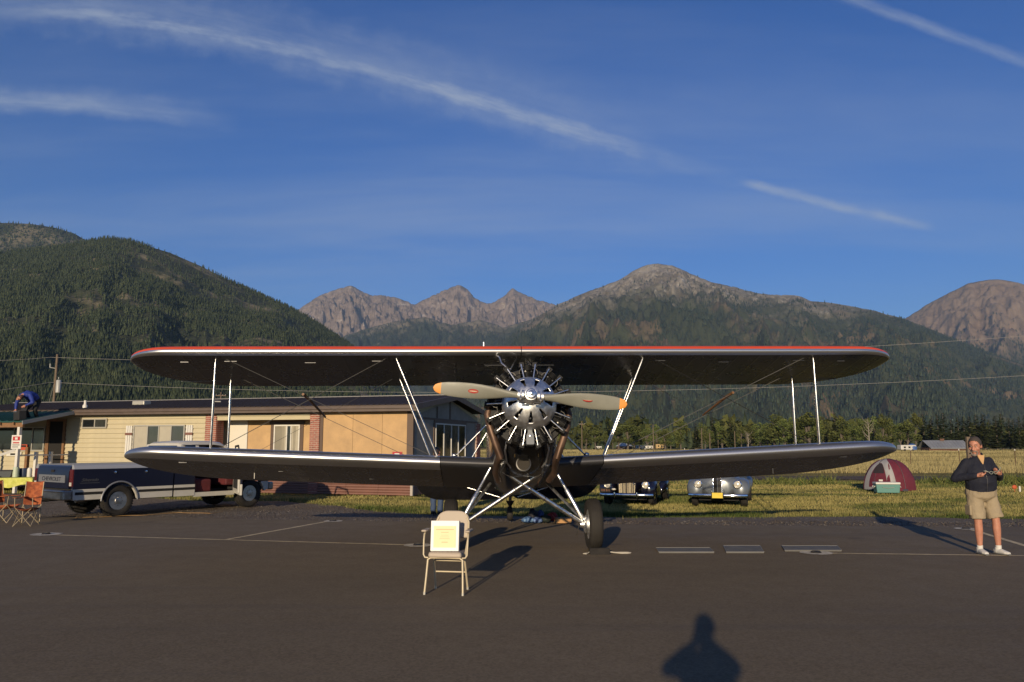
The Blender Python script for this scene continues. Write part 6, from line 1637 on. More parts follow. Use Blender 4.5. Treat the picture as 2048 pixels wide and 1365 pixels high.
def person(name, loc, rz, label, J, cloth_, head_fwd, build_=1.0, beard=None, hair=M_hair, group=None, vox=.011, hands=None, spine_side=(1, 0, 0), collar=True, cap=True, hk=1.0):
    """J: joints in local metres. cloth_: top, bottom, bottom_to (0..2 along the leg: 1 = knee), shoe"""
    T = thing(name, loc, rz, label, 'person', group)
    j = {k: Vector(v) for k, v in J.items()}
    side = Vector(spine_side); b = build_
    pel, belly, chest, neck, hd = j['pelvis'], j['belly'], j['chest'], j['neck'], j['head']
    up_head = (hd - neck).normalized()
    # body, one continuous surface
    m = MB()
    spine = [pel + (pel - belly).normalized() * .10, pel, belly, chest, neck + (chest - neck) * .28, neck]
    ell(m, spine, side, [.14, .165 * b, .165 * b, .155 * b, .115, .065], [.09, .115 * b, .12 * b, .105 * b, .075, .06])
    m.tube([neck + (chest - neck) * .2, neck, neck.lerp(hd, .6)], [.075, .062, .058], 14)
    q, M3 = head(m, hd, head_fwd, up_head, hk); M3 = M3 * hk
    for s in ('L', 'R'):
        limb(m, [j['sh' + s].lerp(j['el' + s], .12), j['el' + s], j['wr' + s]], [.040, .040, .028])
        limb(m, [j['hip' + s], j['kn' + s], j['kn' + s].lerp(j['an' + s], .3), j['an' + s]], [.085 * b, .058, .060, .036])
        h = (hands or {}).get(s)
        fd = (j['wr' + s] - j['el' + s]) if h is None else h[0]; pn = (0, -1, 0) if h is None else h[1]
        hand(m, j['wr' + s], fd, pn, .6 if h is None else h[2], 1.0, 1 if s == 'L' else -1)
    body = remesh(m.build('body', M_skin, T), vox * .72, 3, .4)
    # top
    m = MB(); hem = pel + (pel - belly).normalized() * (-.02 if cloth_.get('tuck') else .06)
    tops = [hem, pel.lerp(belly, .35), belly, belly.lerp(chest, .5), chest, neck + (chest - neck) * .42, neck + (chest - neck) * .10]
    ell(m, tops, side, [.198 * b, .205 * b, .208 * b, .205 * b, .196 * b, .150 * b, .085], [.148 * b, .160 * b, .170 * b, .158 * b, .140 * b, .105, .080])
    for s in ('L', 'R'):
        e = j['el' + s].lerp(j['wr' + s], .5)
        limb(m, [j['sh' + s] + (chest - j['sh' + s]) * .12, j['el' + s], e, j['el' + s].lerp(j['wr' + s], .93)], [.078, .066, .055, .044])
    if collar:
        ringc = [neck + (chest - neck) * .06 + M3 @ Vector((0, 0, 0)) + side.normalized() * (.085 * cos(a)) + Vector((0, .075 * sin(a) + .01, .035 * (sin(a) > -.6) - .05 * (sin(a) <= -.6))) for a in np.linspace(-1.2, pi + 1.2, 16)]
        m.tube(ringc, .014, 8)
    top = folds(remesh(m.build(cloth_.get('top_name', 'jacket'), cloth_['top'], T), vox, 4, .5), .035)
    # bottom
    m = MB(); ext = cloth_['bottom_to']
    ell(m, [pel + (pel - belly).normalized() * .13, pel + (pel - belly).normalized() * .04, pel.lerp(belly, .35)], side, [.16, .212 * b, .21 * b], [.12, .158 * b, .16 * b])
    for s in ('L', 'R'):
        if ext < 1:
            e = j['hip' + s].lerp(j['kn' + s], ext); m.tube([j['hip' + s] + Vector((0, 0, .04)), j['hip' + s], j['hip' + s].lerp(j['kn' + s], ext * .5), e, e + (e - j['hip' + s]).normalized() * .012], [.09 * b, .106 * b, .104 * b, .106 * b, .107 * b], 20); continue
        pts = [j['hip' + s], j['kn' + s], j['an' + s].lerp(j['kn' + s], .06)]; rad = [.108 * b, .080, .066]
        limb(m, pts, rad)
    bot = folds(remesh(m.build(cloth_.get('bottom_name', 'trousers'), cloth_['bottom'], T), vox, 4, .5), .03)
    # shoes and socks
    for s in ('L', 'R'):
        an = j['an' + s]; td = Vector((j['toe' + s] - an)); td.z = 0; td.normalize(); g = an.z - .085
        m = MB(); base = Vector((an.x, an.y, g))
        ell(m, [base - td * .075 + Vector((0, 0, .045)), base - td * .03 + Vector((0, 0, .052)), base + td * .06 + Vector((0, 0, .046)), base + td * .13 + Vector((0, 0, .036)), base + td * .185 + Vector((0, 0, .030))], Vector((-td.y, td.x, 0)), [.030, .042, .046, .050, .030], [.040, .048, .040, .030, .022])
        m.tube([base + Vector((0, 0, .03)) - td * .02, an + Vector((0, 0, .02)) - td * .01], [.045, .047], 12)
        sh = remesh(m.build('shoe', cloth_['shoe'], T), .008, 3, .4)
        m = MB(); ell(m, [base - td * .085 + Vector((0, 0, .012)), base + td * .05 + Vector((0, 0, .012)), base + td * .19 + Vector((0, 0, .014))], Vector((-td.y, td.x, 0)), [.034, .050, .034], [.012, .012, .012]); m.build('sole', cloth_.get('sole', M_sole), sh, 60)
        if cloth_.get('sock'):
            m = MB(); m.tube([an + Vector((0, 0, -.01)), an + Vector((0, 0, .055))], [.042, .044], 14); m.build('sock', cloth_['sock'], sh, 60)
    # hair, eyes
    if cap:
        m = MB(); n_, k_ = 40, 26; vs = []; loc_ = []; fs = []
        for i in range(k_ + 1):
            th = pi * i / k_
            for k in range(n_):
                ph = 2 * pi * k / n_; w_ = 1 + .035 * (float(fbm(np.array([ph * 3.0 + 4]), np.array([th * 5.0]), 3)[0]) - .5)
                l = Vector((.0820 * w_ * sin(th) * cos(ph), -.012 + .1030 * w_ * sin(th) * sin(ph), .027 + .1035 * w_ * cos(th))); loc_.append(l); vs.append(hd + M3 @ l)
        for i in range(k_):
            for k in range(n_):
                f_ = (i * n_ + k, i * n_ + (k + 1) % n_, (i + 1) * n_ + (k + 1) % n_, (i + 1) * n_ + k)
                c_ = sum((loc_[a] for a in f_), Vector()) / 4
                if c_.z > -.012 + 1.75 * c_.y - (.35 * max(0, abs(c_.x) - .05) if c_.y > 0 else 0): fs.append(f_)
        m.add(vs, fs); hr = m.build('hair', hair, T, 60)
        so = hr.modifiers.new('thickness', 'SOLIDIFY'); so.thickness = .006; so.offset = 0
    for sx in (-1, 1):
        m = MB(); m.sphere(q(sx * .030, .078, .016), .0105, 10, 6); ey = m.build('eye', mat('eye_white', (.6, .55, .5), .3), T, 60)
        m = MB(); m.sphere(q(sx * .030, .0865, .016), .0055, 8, 6); m.build('iris', mat('dark_iris', (.03, .02, .015), .3), ey, 60)
        m = MB(); m.tube([q(sx * .016, .092, .040), q(sx * .034, .088, .044), q(sx * .050, .074, .038)], .0055, 6); m.build('eyebrow', hair, T, 60)
    if beard:
        m = MB(); m.tube([q(-.034, .082, -.052), q(-.018, .098, -.046), q(0, .103, -.046), q(.018, .098, -.046), q(.034, .082, -.052)], .0085, 8); m.tube([q(-.034, .080, -.052), q(-.038, .074, -.085), q(-.02, .086, -.112), q(0, .092, -.116), q(.02, .086, -.112), q(.038, .074, -.085), q(.034, .080, -.052)], .0105, 8); m.sphere(q(0, .084, -.104), (.022, .014, .018), 10, 6); m.build('beard', beard, T, 60)
    return T, j, q

# --- man standing on the ramp at the right
mg = ground(1981, 1109)
J = dict(pelvis=(-.06, .02, .96), belly=(-.07, -.02, 1.13), chest=(-.075, .02, 1.36), neck=(-.085, .035, 1.54), head=(-.115, .0, 1.685),
         shL=(-.275, .03, 1.43), shR=(.115, .03, 1.44), elL=(-.43, .06, 1.17), elR=(.27, .06, 1.19), wrL=(-.23, -.20, 1.225), wrR=(.125, -.20, 1.255),
         hipL=(-.17, .02, .90), hipR=(.055, .02, .90), knL=(-.16, -.01, .50), knR=(.115, -.02, .52), anL=(-.145, .02, .085), anR=(.135, .0, .085), toeL=(-.15, -.2, .0), toeR=(.20, -.2, 0))
MAN, jm, qm = person('person', (mg.x, mg.y, 0), R(0), 'man in navy zip jacket and khaki shorts standing on the ramp looking aside', J,
       dict(top=M_navyjk, bottom=M_khaki, bottom_to=.86, bottom_name='shorts', shoe=M_shoe, sock=M_sock), (-.68, -.70, -.30), 1.12, M_beard,
       hands={'L': ((.9, -.35, .25), (.2, -.2, 1), .9), 'R': ((-.8, -.35, .35), (-.2, -.2, 1), .9)}, vox=.010, hk=1.13)
m = MB(); m.rings([[Vector((-.080 + x, -.130 + .045 * (z - 1.38) / .15, z)) for x in (-w, 0, w)] + [Vector((-.080 + x, -.115 + .05 * (z - 1.38) / .15, z)) for x in (w, 0, -w)] for z, w in ((1.40, .006), (1.44, .022), (1.50, .045), (1.54, .052))]); m.build('tee_shirt', M_ytee, MAN, 60)
m = MB(); m.tube([(-.085, -.180, .97), (-.082, -.212, 1.13), (-.080, -.175, 1.30), (-.080, -.142, 1.385)], .0022, 6); m.build('zip', M_steel, MAN, 60)
for s, x in ((-1, -.285), (1, .155)):
    m = MB(); m.box((x - .018, -.06, .60), (x + .018, .09, .76)); m.build('cargo_pocket', M_khaki, MAN, bevel=.015)
m = MB(); m.box((-.245, -.13, .80), (-.05, -.1, .82)) 
gl = thing('eyeglasses', (mg.x, mg.y, 0), 0, 'pale framed glasses held in both hands by the man', 'glasses')
for s in (-1, 1):
    cx = -.055 + s * .034
    m = MB(); m.tube([(cx + .026 * cos(a), -.335 - .004 * sin(a), 1.275 + .02 * sin(a)) for a in np.linspace(0, 2 * pi, 17)], .0045, 6); m.build('lens_rim', mat('pale_green_frame', (.45, .48, .40), .4, .4), gl, 60)
    m = MB(); m.tube([(cx + s * .026, -.335, 1.28), (cx + s * .075, -.33, 1.30 + .03 * (s > 0)), (cx + s * .10, -.31, 1.30 + .06 * (s > 0))], .004, 6); m.build('temple', mat('pale_green_frame'), gl, 60)
m = MB(); m.tube([(-.064, -.336, 1.285), (-.046, -.336, 1.285)], .004, 6); m.build('bridge', mat('pale_green_frame'), gl, 60)

# --- person behind the wing root (only hair and jeans show)
pg_ = ground(874, 1029)
J = dict(pelvis=(0, 0, .90), belly=(0, 0, 1.05), chest=(0, .0, 1.25), neck=(0, .01, 1.42), head=(.02, .0, 1.54), shL=(-.17, 0, 1.34), shR=(.17, 0, 1.34), elL=(-.22, .02, 1.06), elR=(.22, .02, 1.06), wrL=(-.2, -.06, .84), wrR=(.2, -.06, .84),
         hipL=(-.09, 0, .85), hipR=(.09, 0, .85), knL=(-.09, -.01, .46), knR=(.09, .01, .46), anL=(-.09, .02, .085), anR=(.09, .04, .085), toeL=(-.12, -.2, 0), toeR=(.12, -.2, 0))
person('person', (pg_.x, pg_.y, -.02), R(160), 'person in jeans half hidden behind the lower wing root', J, dict(top=M_grey_t, bottom=M_jeans, bottom_to=2, shoe=M_blk), (0, -1, 0), .95, None, M_hairb, vox=.014)

# --- man stooping on the porch roof over a black case
hm_ = HS.matrix_basis
rp_ = hm_ @ Vector((-14.35, -2.22, 2.62))
J = dict(pelvis=(.10, .34, .70), belly=(.06, .22, .84), chest=(.0, .02, .92), neck=(-.05, -.14, .88), head=(-.06, -.26, .78), shL=(-.20, -.02, .88), shR=(.18, -.02, .90), elL=(-.27, -.12, .60), elR=(.33, -.10, .62), wrL=(-.22, -.20, .36), wrR=(.16, -.22, .50),
         hipL=(-.0, .36, .66), hipR=(.20, .36, .66), knL=(-.08, .10, .36), knR=(.28, .12, .36), anL=(-.06, .32, .085), anR=(.24, .34, .085), toeL=(-.10, .1, 0), toeR=(.26, .1, 0))
person('person', rp_, HOUSE_RZ + R(12), 'man in bright blue jacket stooping on the porch roof', J, dict(top=M_blue, bottom=M_blk, bottom_to=2, shoe=M_blk), (-.1, -.75, -.65), 1.05, None, mat('reddish_hair', (.09, .04, .025), .7), vox=.014)
cs_ = hm_ @ Vector((-14.30, -2.48, 2.595)); CSE = thing('black_case', cs_, HOUSE_RZ + R(-14), 'black equipment case on the porch roof under the stooping man', 'case'); CSE.rotation_euler = (R(4), 0, HOUSE_RZ + R(-14))
m = MB(); m.box((-.17, -.12, 0), (.20, .14, .33)); m.build('case_body', mat('black_case_shell', (.022, .021, .019), .6), CSE, bevel=.012)
m = MB(); m.hexa([(-.17, .13, .33), (.20, .13, .33), (.20, .15, .33), (-.17, .15, .33), (-.15, .20, .56), (.20, .20, .58), (.20, .22, .58), (-.15, .22, .56)]); m.build('open_lid', mat('black_case_shell'), CSE)
m = MB(); m.bar((-.13, -.13, .30), (.06, -.13, .31), .02, .02); m.build('handle', M_satin, CSE)

# --- the photographer, whose shadow falls into the picture
J = dict(pelvis=(.0, -.24, 1.0), belly=(0, -.22, 1.18), chest=(0, -.22, 1.42), neck=(0, -.20, 1.60), head=(0, -.17, 1.775), shL=(-.18, -.22, 1.52), shR=(.18, -.22, 1.52), elL=(-.255, -.05, 1.45), elR=(.235, -.05, 1.445), wrL=(-.075, -.09, 1.62), wrR=(.07, -.09, 1.63),
         hipL=(-.10, -.24, .94), hipR=(.10, -.24, .94), knL=(-.11, -.22, .50), knR=(.11, -.22, .50), anL=(-.12, -.24, .085), anR=(.12, -.24, .085), toeL=(-.16, 0, 0), toeR=(.16, 0, 0))
person('person', (0, 0, 0), 0, 'photographer holding a camera up, seen only as a shadow on the ramp', J, dict(top=M_grey_t, bottom=M_jeans, bottom_to=2, shoe=M_blk), (0, 1, 0), 1.0, None, vox=.013, hk=1.12, collar=False,
       hands={'L': ((.3, .1, .9), (0, -1, 0), .6), 'R': ((-.3, .1, .9), (0, -1, 0), .6)})
pc = thing('hand_camera', (0, -.075, CH), 0, 'camera held to the eye by the photographer, out of view', 'camera')
m = MB(); m.box((-.065, -.03, -.045), (.065, .03, .045)); m.build('camera_body', M_blk, pc, bevel=.01)
m = MB(); m.box((-.02, -.02, .045), (.02, .025, .07)); m.build('prism_hump', M_blk, pc)
# ================================================================== MIDDLE DISTANCE: trees, poles, fence, far buildings
def leaf_mat(name, dark, light):
    def build(t, b, cs):
        a = t.node('ShaderNodeAttribute', attribute_name='tint').outputs['Fac']
        oi = t.node('ShaderNodeObjectInfo').outputs['Random']
        c = t.mix(a, dark, light); hs = t.node('ShaderNodeHueSaturation', {'Color': c, 'Hue': t.mapr(oi, 0, 1, .478, .515, smooth=False), 'Value': t.mapr(oi, 0, 1, .72, 1.25, smooth=False), 'Saturation': 1.0})
        t.put(b.inputs['Base Color'], hs.outputs[0])
    return mat(name, rough=.8, spec=.15, build=build)
M_leaf = leaf_mat('cottonwood_leaves', (.026, .040, .012), (.125, .140, .040))
M_needle = leaf_mat('pine_needles', (.015, .026, .010), (.065, .080, .026))
M_bark = mat('grey_bark', (.13, .105, .08), .9, var=.3, vscale=2)
M_deadwood = mat('bleached_deadwood', (.30, .26, .21), .8, var=.15, vscale=2)
def crown_mesh(rng, blobs, n, size, name):
    """leaf-clump faces spread through several overlapping lobes, denser near their skins"""
    V = []; T = []
    for _ in range(n):
        c, r_ = blobs[rng.randint(len(blobs))]
        d = rng.normal(0, 1, 3); d /= np.linalg.norm(d); rad = rng.uniform(.45, 1.05) ** .6
        p = np.array(c) + d * np.array(r_) * rad
        a, b_ = rng.normal(0, 1, 3), rng.normal(0, 1, 3); a /= np.linalg.norm(a); b_ -= a * a.dot(b_); b_ /= np.linalg.norm(b_)
        s = size * rng.uniform(.5, 1.25)
        V += [p - a * s * .5, p + a * s * .5, p + b_ * s * .85 + a * s * .15]
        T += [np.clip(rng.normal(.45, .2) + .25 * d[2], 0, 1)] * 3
    return np.array(V), np.arange(len(V)).reshape(-1, 3), np.array(T)
def make_tree(kind, seed):
    """height about 10 m; trunk with limbs plus crown; returned root is a prototype"""
    rng = np.random.RandomState(seed); t_ = thing('tree', (0, 0, 0))
    m = MB(); H = 10.0
    if kind == 'leafy':
        m.tube([(0, 0, -.3), (rng.normal(0, .15), rng.normal(0, .15), 2.2), (rng.normal(0, .3), rng.normal(0, .3), 5), (rng.normal(0, .4), rng.normal(0, .4), 8)], [.28, .22, .15, .04], 7)
        blobs = []
        for k in range(9):
            a = rng.uniform(0, 2 * pi); z = rng.uniform(2.6, 8.2); R_ = rng.uniform(.3, 1.9) * (1.15 - abs(z - 5) / 6.5)
            e = (R_ * cos(a), R_ * sin(a), z); m.tube([(0, 0, max(1.5, z - 2.2)), (e[0] * .6, e[1] * .6, z - .6), e], [.10, .06, .02], 5)
            blobs.append((e, (rng.uniform(.9, 1.5), rng.uniform(.9, 1.5), rng.uniform(.8, 1.4))))
        blobs.append(((0, 0, 8.7), (.9, .9, 1.2)))
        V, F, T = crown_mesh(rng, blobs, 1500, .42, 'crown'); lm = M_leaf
    elif kind == 'pine':
        m.tube([(0, 0, -.3), (0, 0, 5), (rng.normal(0, .1), 0, 9.8)], [.22, .13, .02], 7)
        V, T = [], []
        for i in range(26):
            z = 1.0 + 8.8 * i / 26; L = 1.9 * (1 - (z - .4) / 10.2) ** .85 + .12
            for k in range(9):
                a = rng.uniform(0, 2 * pi); l_ = L * rng.uniform(.6, 1.15); w = .35 * l_ + .12
                dx_, dy_ = cos(a), sin(a); zz = z + rng.normal(0, .1); dz_ = -.22 * l_
                b0 = np.array([dx_ * .1, dy_ * .1, zz]); tip = np.array([dx_ * l_, dy_ * l_, zz + dz_])
                sd_ = np.array([-dy_, dx_, 0]) * w; mid = (b0 + tip * 1.4) / 2.4 + np.array([0, 0, .06])
                tn = np.clip(rng.normal(.45, .2), 0, 1)
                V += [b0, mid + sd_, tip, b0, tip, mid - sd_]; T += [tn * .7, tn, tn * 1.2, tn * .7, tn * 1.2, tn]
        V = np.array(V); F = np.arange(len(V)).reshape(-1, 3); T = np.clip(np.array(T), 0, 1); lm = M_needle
    else:
        pts = [(0, 0, -.3)]
        m.tube([(0, 0, -.3), (.1, 0, 3), (.3, .1, 6), (.2, 0, 9.5)], [.26, .2, .12, .03], 7)
        for k in range(16):
            a = rng.uniform(0, 2 * pi); z = rng.uniform(3, 8.5); l_ = rng.uniform(.8, 2.4)
            e1 = (l_ * .6 * cos(a), l_ * .6 * sin(a), z + l_ * .5); e2 = (l_ * cos(a + .3), l_ * sin(a + .3), z + l_ * 1.3)
            m.tube([(.15, 0, z), e1, e2], [.08, .05, .015], 5)
            for q in range(2):
                a2 = a + rng.uniform(-1, 1); m.tube([e1, (e1[0] + .7 * cos(a2), e1[1] + .7 * sin(a2), e1[2] + .8)], [.035, .01], 4)
        m.build('trunk', M_deadwood, t_, 60); return t_
    m.build('trunk', M_bark, t_, 60)
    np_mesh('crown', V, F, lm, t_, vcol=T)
    return t_
LEAFY = [make_tree('leafy', 20 + i) for i in range(5)]; PINE = [make_tree('pine', 40 + i) for i in range(3)]; DEAD = [make_tree('dead', 60 + i) for i in range(2)]
used = set()
def put_tree(proto, name, px, ytop, Y, wid, label, group):
    """stands on the valley floor at distance Y with its top at photograph row ytop"""
    g = at(px, 890, Y); top = at(px, ytop, Y).z + .06
    if proto.name in used: t_ = copy_tree(proto)
    else: t_ = proto; used.add(proto.name)
    t_.name = name; t_.location = (g.x, Y, -.06); k = top / 9.9
    t_.scale = (k * wid, k * wid, k); t_.rotation_euler = (0, 0, random.uniform(0, 6.28))
    return tag(t_, label, 'tree', group)
random.seed(21)
put_tree(LEAFY[0], 'cottonwood_tree', 1146, 822, 140, 1.25, 'dark rounded tree at the field edge just right of the engine', None)
put_tree(LEAFY[1], 'cottonwood_tree', 872, 764, 60, 1.15, 'leafy tree rising behind the house roof beside the propeller tip', None)
put_tree(LEAFY[2], 'cottonwood_tree', 905, 772, 64, 1.1, 'leafy tree close behind the propeller blade, right of its neighbour', None)
put_tree(LEAFY[3], 'cottonwood_tree', 455, 782, 75, 1.1, 'yellow green bush top showing over the roof between the outer wing struts', None)
put_tree(LEAFY[4], 'cottonwood_tree', 966, 812, 120, 1.1, 'green tree between the house gable and the engine', None)
put_tree(LEAFY[0], 'cottonwood_tree', 1100, 836, 150, 1.2, 'dark tree half hidden behind the engine, on its right side', None)
lab = {'a': 'leafy cottonwood in the tree row behind the field, left of the outer right struts', 'b': 'leafy cottonwood in the tree row between the outer right struts and the barn', 'c': 'dark pine in the close stand behind the barn and the standing man', 'd': 'scattered pine among the leafy tree row behind the field'}
words = ['first', 'second', 'third', 'fourth', 'fifth', 'sixth', 'seventh', 'eighth', 'ninth', 'tenth']
def nth(i): return words[i - 1] if i <= 10 else str(i) + ('st' if i % 10 == 1 and i != 11 else 'nd' if i % 10 == 2 and i != 12 else 'rd' if i % 10 == 3 and i != 13 else 'th')
cnt = {'a': 0, 'b': 0, 'c': 0, 'd': 0}
base = {'a': 'leafy tree from the left in the row behind the field', 'b': 'leafy tree from the outer right struts towards the barn', 'c': 'dark pine from the left in the stand behind the barn', 'd': 'pine from the left among the leafy tree row behind the field'}
class _L(dict):
    def __getitem__(s, k): cnt[k] += 1; return nth(cnt[k]) + ' ' + base[k]
lab = _L()
x = 1172
while x < 2100:
    ytop = np.interp(x, [1170, 1300, 1440, 1560, 1585, 1640, 1720, 1800, 1900, 2100], [856, 852, 846, 838, 830, 836, 833, 838, 834, 828]) + random.uniform(-11, 13)
    Y = random.uniform(255, 330)
    if x > 1838:
        put_tree(random.choice(PINE), 'pine_tree', x, ytop - 2, Y + 20, random.uniform(.95, 1.35), lab['c'], 'pines behind the barn'); x += random.uniform(9, 15)
    elif random.random() < .16:
        put_tree(random.choice(PINE), 'pine_tree', x, ytop - 4, Y, random.uniform(.9, 1.2), lab['d'], 'pines in the tree row'); x += random.uniform(8, 13)
    else:
        put_tree(random.choice(LEAFY), 'cottonwood_tree', x, ytop, Y, random.uniform(.8, 1.65), lab['a'] if x < 1590 else lab['b'], 'leafy tree row behind the field'); x += random.uniform(5, 20)
for px_, yt, Y, lb in ((1797, 848, 236, 'tall bleached dead tree beside the white camper'), (1739, 836, 250, 'bleached dead tree rising above the tree row left of the camper'), (1497, 862, 240, 'thin bare dead tree in front of the tree row near the wing middle')):
    put_tree(DEAD[0] if px_ != 1739 else DEAD[1], 'dead_tree', px_, yt, Y, 1.0, lb, None)
# the wood that fills the valley floor behind them, one mass
rng = np.random.RandomState(77)
n = 2600; Y = 345 + 1150 * rng.rand(n) ** 1.2; X = Y * rng.uniform(-.45, .72, n); k = ~((X < -.02 * Y) & (Y < 480)); X, Y = X[k], Y[k]
dens = fbm(X * .008, Y * .008, 3); k = rng.rand(len(X)) < .35 + ss(dens, .35, .6); X, Y = X[k], Y[k]; n = len(X)
P = np.stack([X, Y, np.full(n, -.5)], -1)
h = rng.uniform(8, 16, n); co = rng.rand(n) < .5
o = conifers('valley_forest_pines', P[co], h[co] * 1.1, h[co] * .22, rng, M_pine, 3, 6); tag(o, 'dark pines of the wood filling the valley floor', 'forest', kind='stuff')
Vv, Tv = [], []
for i in np.where(~co)[0]:
    c = P[i] + np.array([0, 0, h[i] * .58]); q = rng.normal(0, 1, (46, 3)); q /= np.linalg.norm(q, axis=1)[:, None]; q *= rng.uniform(.5, 1.0, (46, 1))
    q = c + q * np.array([h[i] * .34, h[i] * .34, h[i] * .46]); s = h[i] * .16
    a = rng.normal(0, 1, (46, 3)); a /= np.linalg.norm(a, axis=1)[:, None]; b_ = rng.normal(0, 1, (46, 3)); b_ /= np.linalg.norm(b_, axis=1)[:, None]
    Vv.append(np.stack([q - a * s, q + a * s, q + b_ * s * 1.4], 1).reshape(-1, 3)); Tv.append(np.clip(np.repeat(rng.normal(.45, .2, 46) + rng.normal(0, .15), 3), 0, 1))
Vv = np.concatenate(Vv); o = np_mesh('valley_forest_leafy', Vv, np.arange(len(Vv)).reshape(-1, 3), M_leaf, vcol=np.concatenate(Tv)); tag(o, 'olive leafy trees of the wood filling the valley floor', 'forest', kind='stuff')

# --- utility poles and wires
M_pole_w = mat('weathered_pole', (.17, .125, .085), .85, var=.25, vscale=3)
M_ins = mat('grey_insulator', (.42, .42, .40), .4)
M_line = mat('power_line', (.42, .40, .38), .55, .3)
def pole(px, ytop, Y, label, r_=.14, arm=None, transformer=False):
    g = at(px, 890, Y); top = at(px, ytop, Y).z
    t_ = thing('utility_pole', (g.x, Y, -.06), 0, label, 'utility pole', 'utility poles')
    m = MB(); m.tube([(0, 0, 0), (0, 0, top)], [r_, r_ * .7], 10); m.build('shaft', M_pole_w, t_, 60)
    if arm:
        m = MB(); m.box((-arm, -.06, top - .75), (arm, .06, top - .60)); A = m.build('cross_arm', M_pole_w, t_)
        for s in (-.9, -.35, .35, .9):
            m = MB(); m.lathe([(.03, 0), (.06, .04), (.06, .12), (.03, .16)], 10, Matrix.Translation((s * arm, 0, top - .60))); m.build('insulator', M_ins, A, 60)
    if transformer:
        m = MB(); m.lathe([(.20, 0), (.23, .03), (.23, 1.15), (.18, 1.22), (.05, 1.25)], 18, Matrix.Translation((.36, -.05, top - 3.7))); m.build('transformer', M_ins, t_, 40)
        m = MB(); m.tube([(.3, 0, top - 2.4), (.3, 0, top - 2.2)], .04, 8); m.tube([(-.1, 0, top - 1.35), (-.65, 0, top - 1.25)], .035, 6); m.tube([(-.62, 0, top - 1.25), (-.62, 0, top - .9)], .05, 8); m.build('cut_out', M_ins, t_, 40)
        m = MB(); m.tube([(0, 0, top - 2.2), (-.75, 0, top - 6.2)], .012, 5); m.build('guy_wire', M_line, t_)
    return t_
pole(101, 708, 75, 'weathered pole with a grey transformer rising behind the house at the left', .15, None, True)
pole(437, 784, 150, 'pole with a wooden cross arm just showing over the roof between the left struts', .16, 1.0)
for px_, yt, Y, lb in ((1307, 849, 190, 'bare pole in the field between the inner strut and the wire spreader'), (1404, 856, 215, 'bare pole in the field left of a shorter one'), (1420, 866, 215, 'shorter pole right beside a taller one in the field'), (1470, 863, 215, 'pole with a pale top in the field below the wing middle'), (1164, 843, 190, 'pole at the edge of the dark tree right of the engine')):
    pole(px_, yt, Y, lb, .13, .7 if px_ == 1164 else None)
def wire(name, a, b, sag, label, r_=.018):
    m = MB(); pts = [a.lerp(b, k / 40) - Vector((0, 0, sag * 4 * (k / 40) * (1 - k / 40))) for k in range(41)]; m.tube(pts, r_, 5); return tag(m.build(name, M_line), label, 'wire', 'overhead wires')
wire('overhead_wire', at(101, 715, 75), at(2350, 648, 66), 1.6, 'upper overhead wire running from the transformer pole to the right edge', .014)
wire('overhead_wire', at(101, 765, 75), at(2350, 732, 66), 1.55, 'lower overhead wire crossing behind the wing struts to the right edge', .014)
wire('overhead_wire', at(-120, 722, 70), at(101, 715, 75), .15, 'upper overhead wire leaving the transformer pole to the left edge', .014)
wire('overhead_wire', at(-120, 795, 68), at(101, 765, 75), .1, 'lower overhead wire leaving the transformer pole to the left edge', .014)

# --- fence along the field
M_tpost = mat('rusty_steel_post', (.13, .075, .045), .8, .3)
fx = [1290, 1369, 1452, 1540, 1622, 1714, 1818, 1917, 2028, 2140]
FN = thing('wire_fence', (0, 0, 0), 0, 'wire fence on rusty steel posts with white tips along the field', 'fence')
prev = None
for i, px_ in enumerate(fx):
    Yp = np.interp(px_, [1290, 1700, 2140], [84, 72, 66]); g = at(px_, 890, Yp); lean = .12 if px_ == 1818 else random.uniform(-.03, .03)
    m = MB(); m.bar((g.x, Yp, -.06), (g.x + lean, Yp, 1.22), .045, .045, up=(0, 1, 0)); PO_ = m.build('post', M_tpost, FN)
    m = MB(); m.bar((g.x + lean, Yp, 1.222), (g.x + lean * 1.1, Yp, 1.36), .055, .055, up=(0, 1, 0)); m.build('white_tip', M_white, PO_)
    if prev:
        for z in (.35, .7, 1.05):
            m = MB(); m.tube([(prev[0], prev[1], z), ((prev[0] + g.x) / 2, (prev[1] + Yp) / 2, z - .03), (g.x, Yp, z)], .006, 4); m.build('fence_wire', M_tpost, FN)
    prev = (g.x, Yp)
wp = at(1937, 908, 78); m = MB(); m.box((wp.x - .18, 77.8, -.06), (wp.x + .18, 78.1, at(1937, 874, 78).z)); tag(m.build('gate_post', M_pole_w, None, bevel=.02), 'thick grey wooden post standing beside the barn, behind the man', 'post')

# --- far buildings and vehicles
M_zinc = mat('grey_zinc_roof', (.33, .34, .355), .5, .3, var=.1, vscale=.4)
M_barnw = mat('red_brown_boards', (.15, .075, .05), .85, var=.2, vscale=.6)
M_offw = mat('off_white_panel', (.62, .60, .55), .5)
M_bluet = mat('blue_tarp', (.05, .12, .32), .6)
M_ybox = mat('tan_yellow_box', (.50, .34, .14), .6)
def far_at(px, Y): p = at(px, 890, Y); return Vector((p.x, Y, -.06))
b0 = far_at(1897, 225); BN = thing('barn', b0, R(-6), 'low barn with grey metal roof at the tree edge left of the man', 'barn')
m = MB(); m.box((-5.3, 0, 0), (5.3, 6, 1.0)); m.build('wall', M_barnw, BN)
m = MB(); m.hexa([(-5.2, -.9, .75), (5.5, -.9, .75), (5.5, 3.2, 2.95), (-5.8, 3.2, 2.95), (-5.2, -.9, .9), (5.5, -.9, .9), (5.5, 3.2, 3.1), (-5.8, 3.2, 3.1)]); m.build('front_roof', M_zinc, BN)
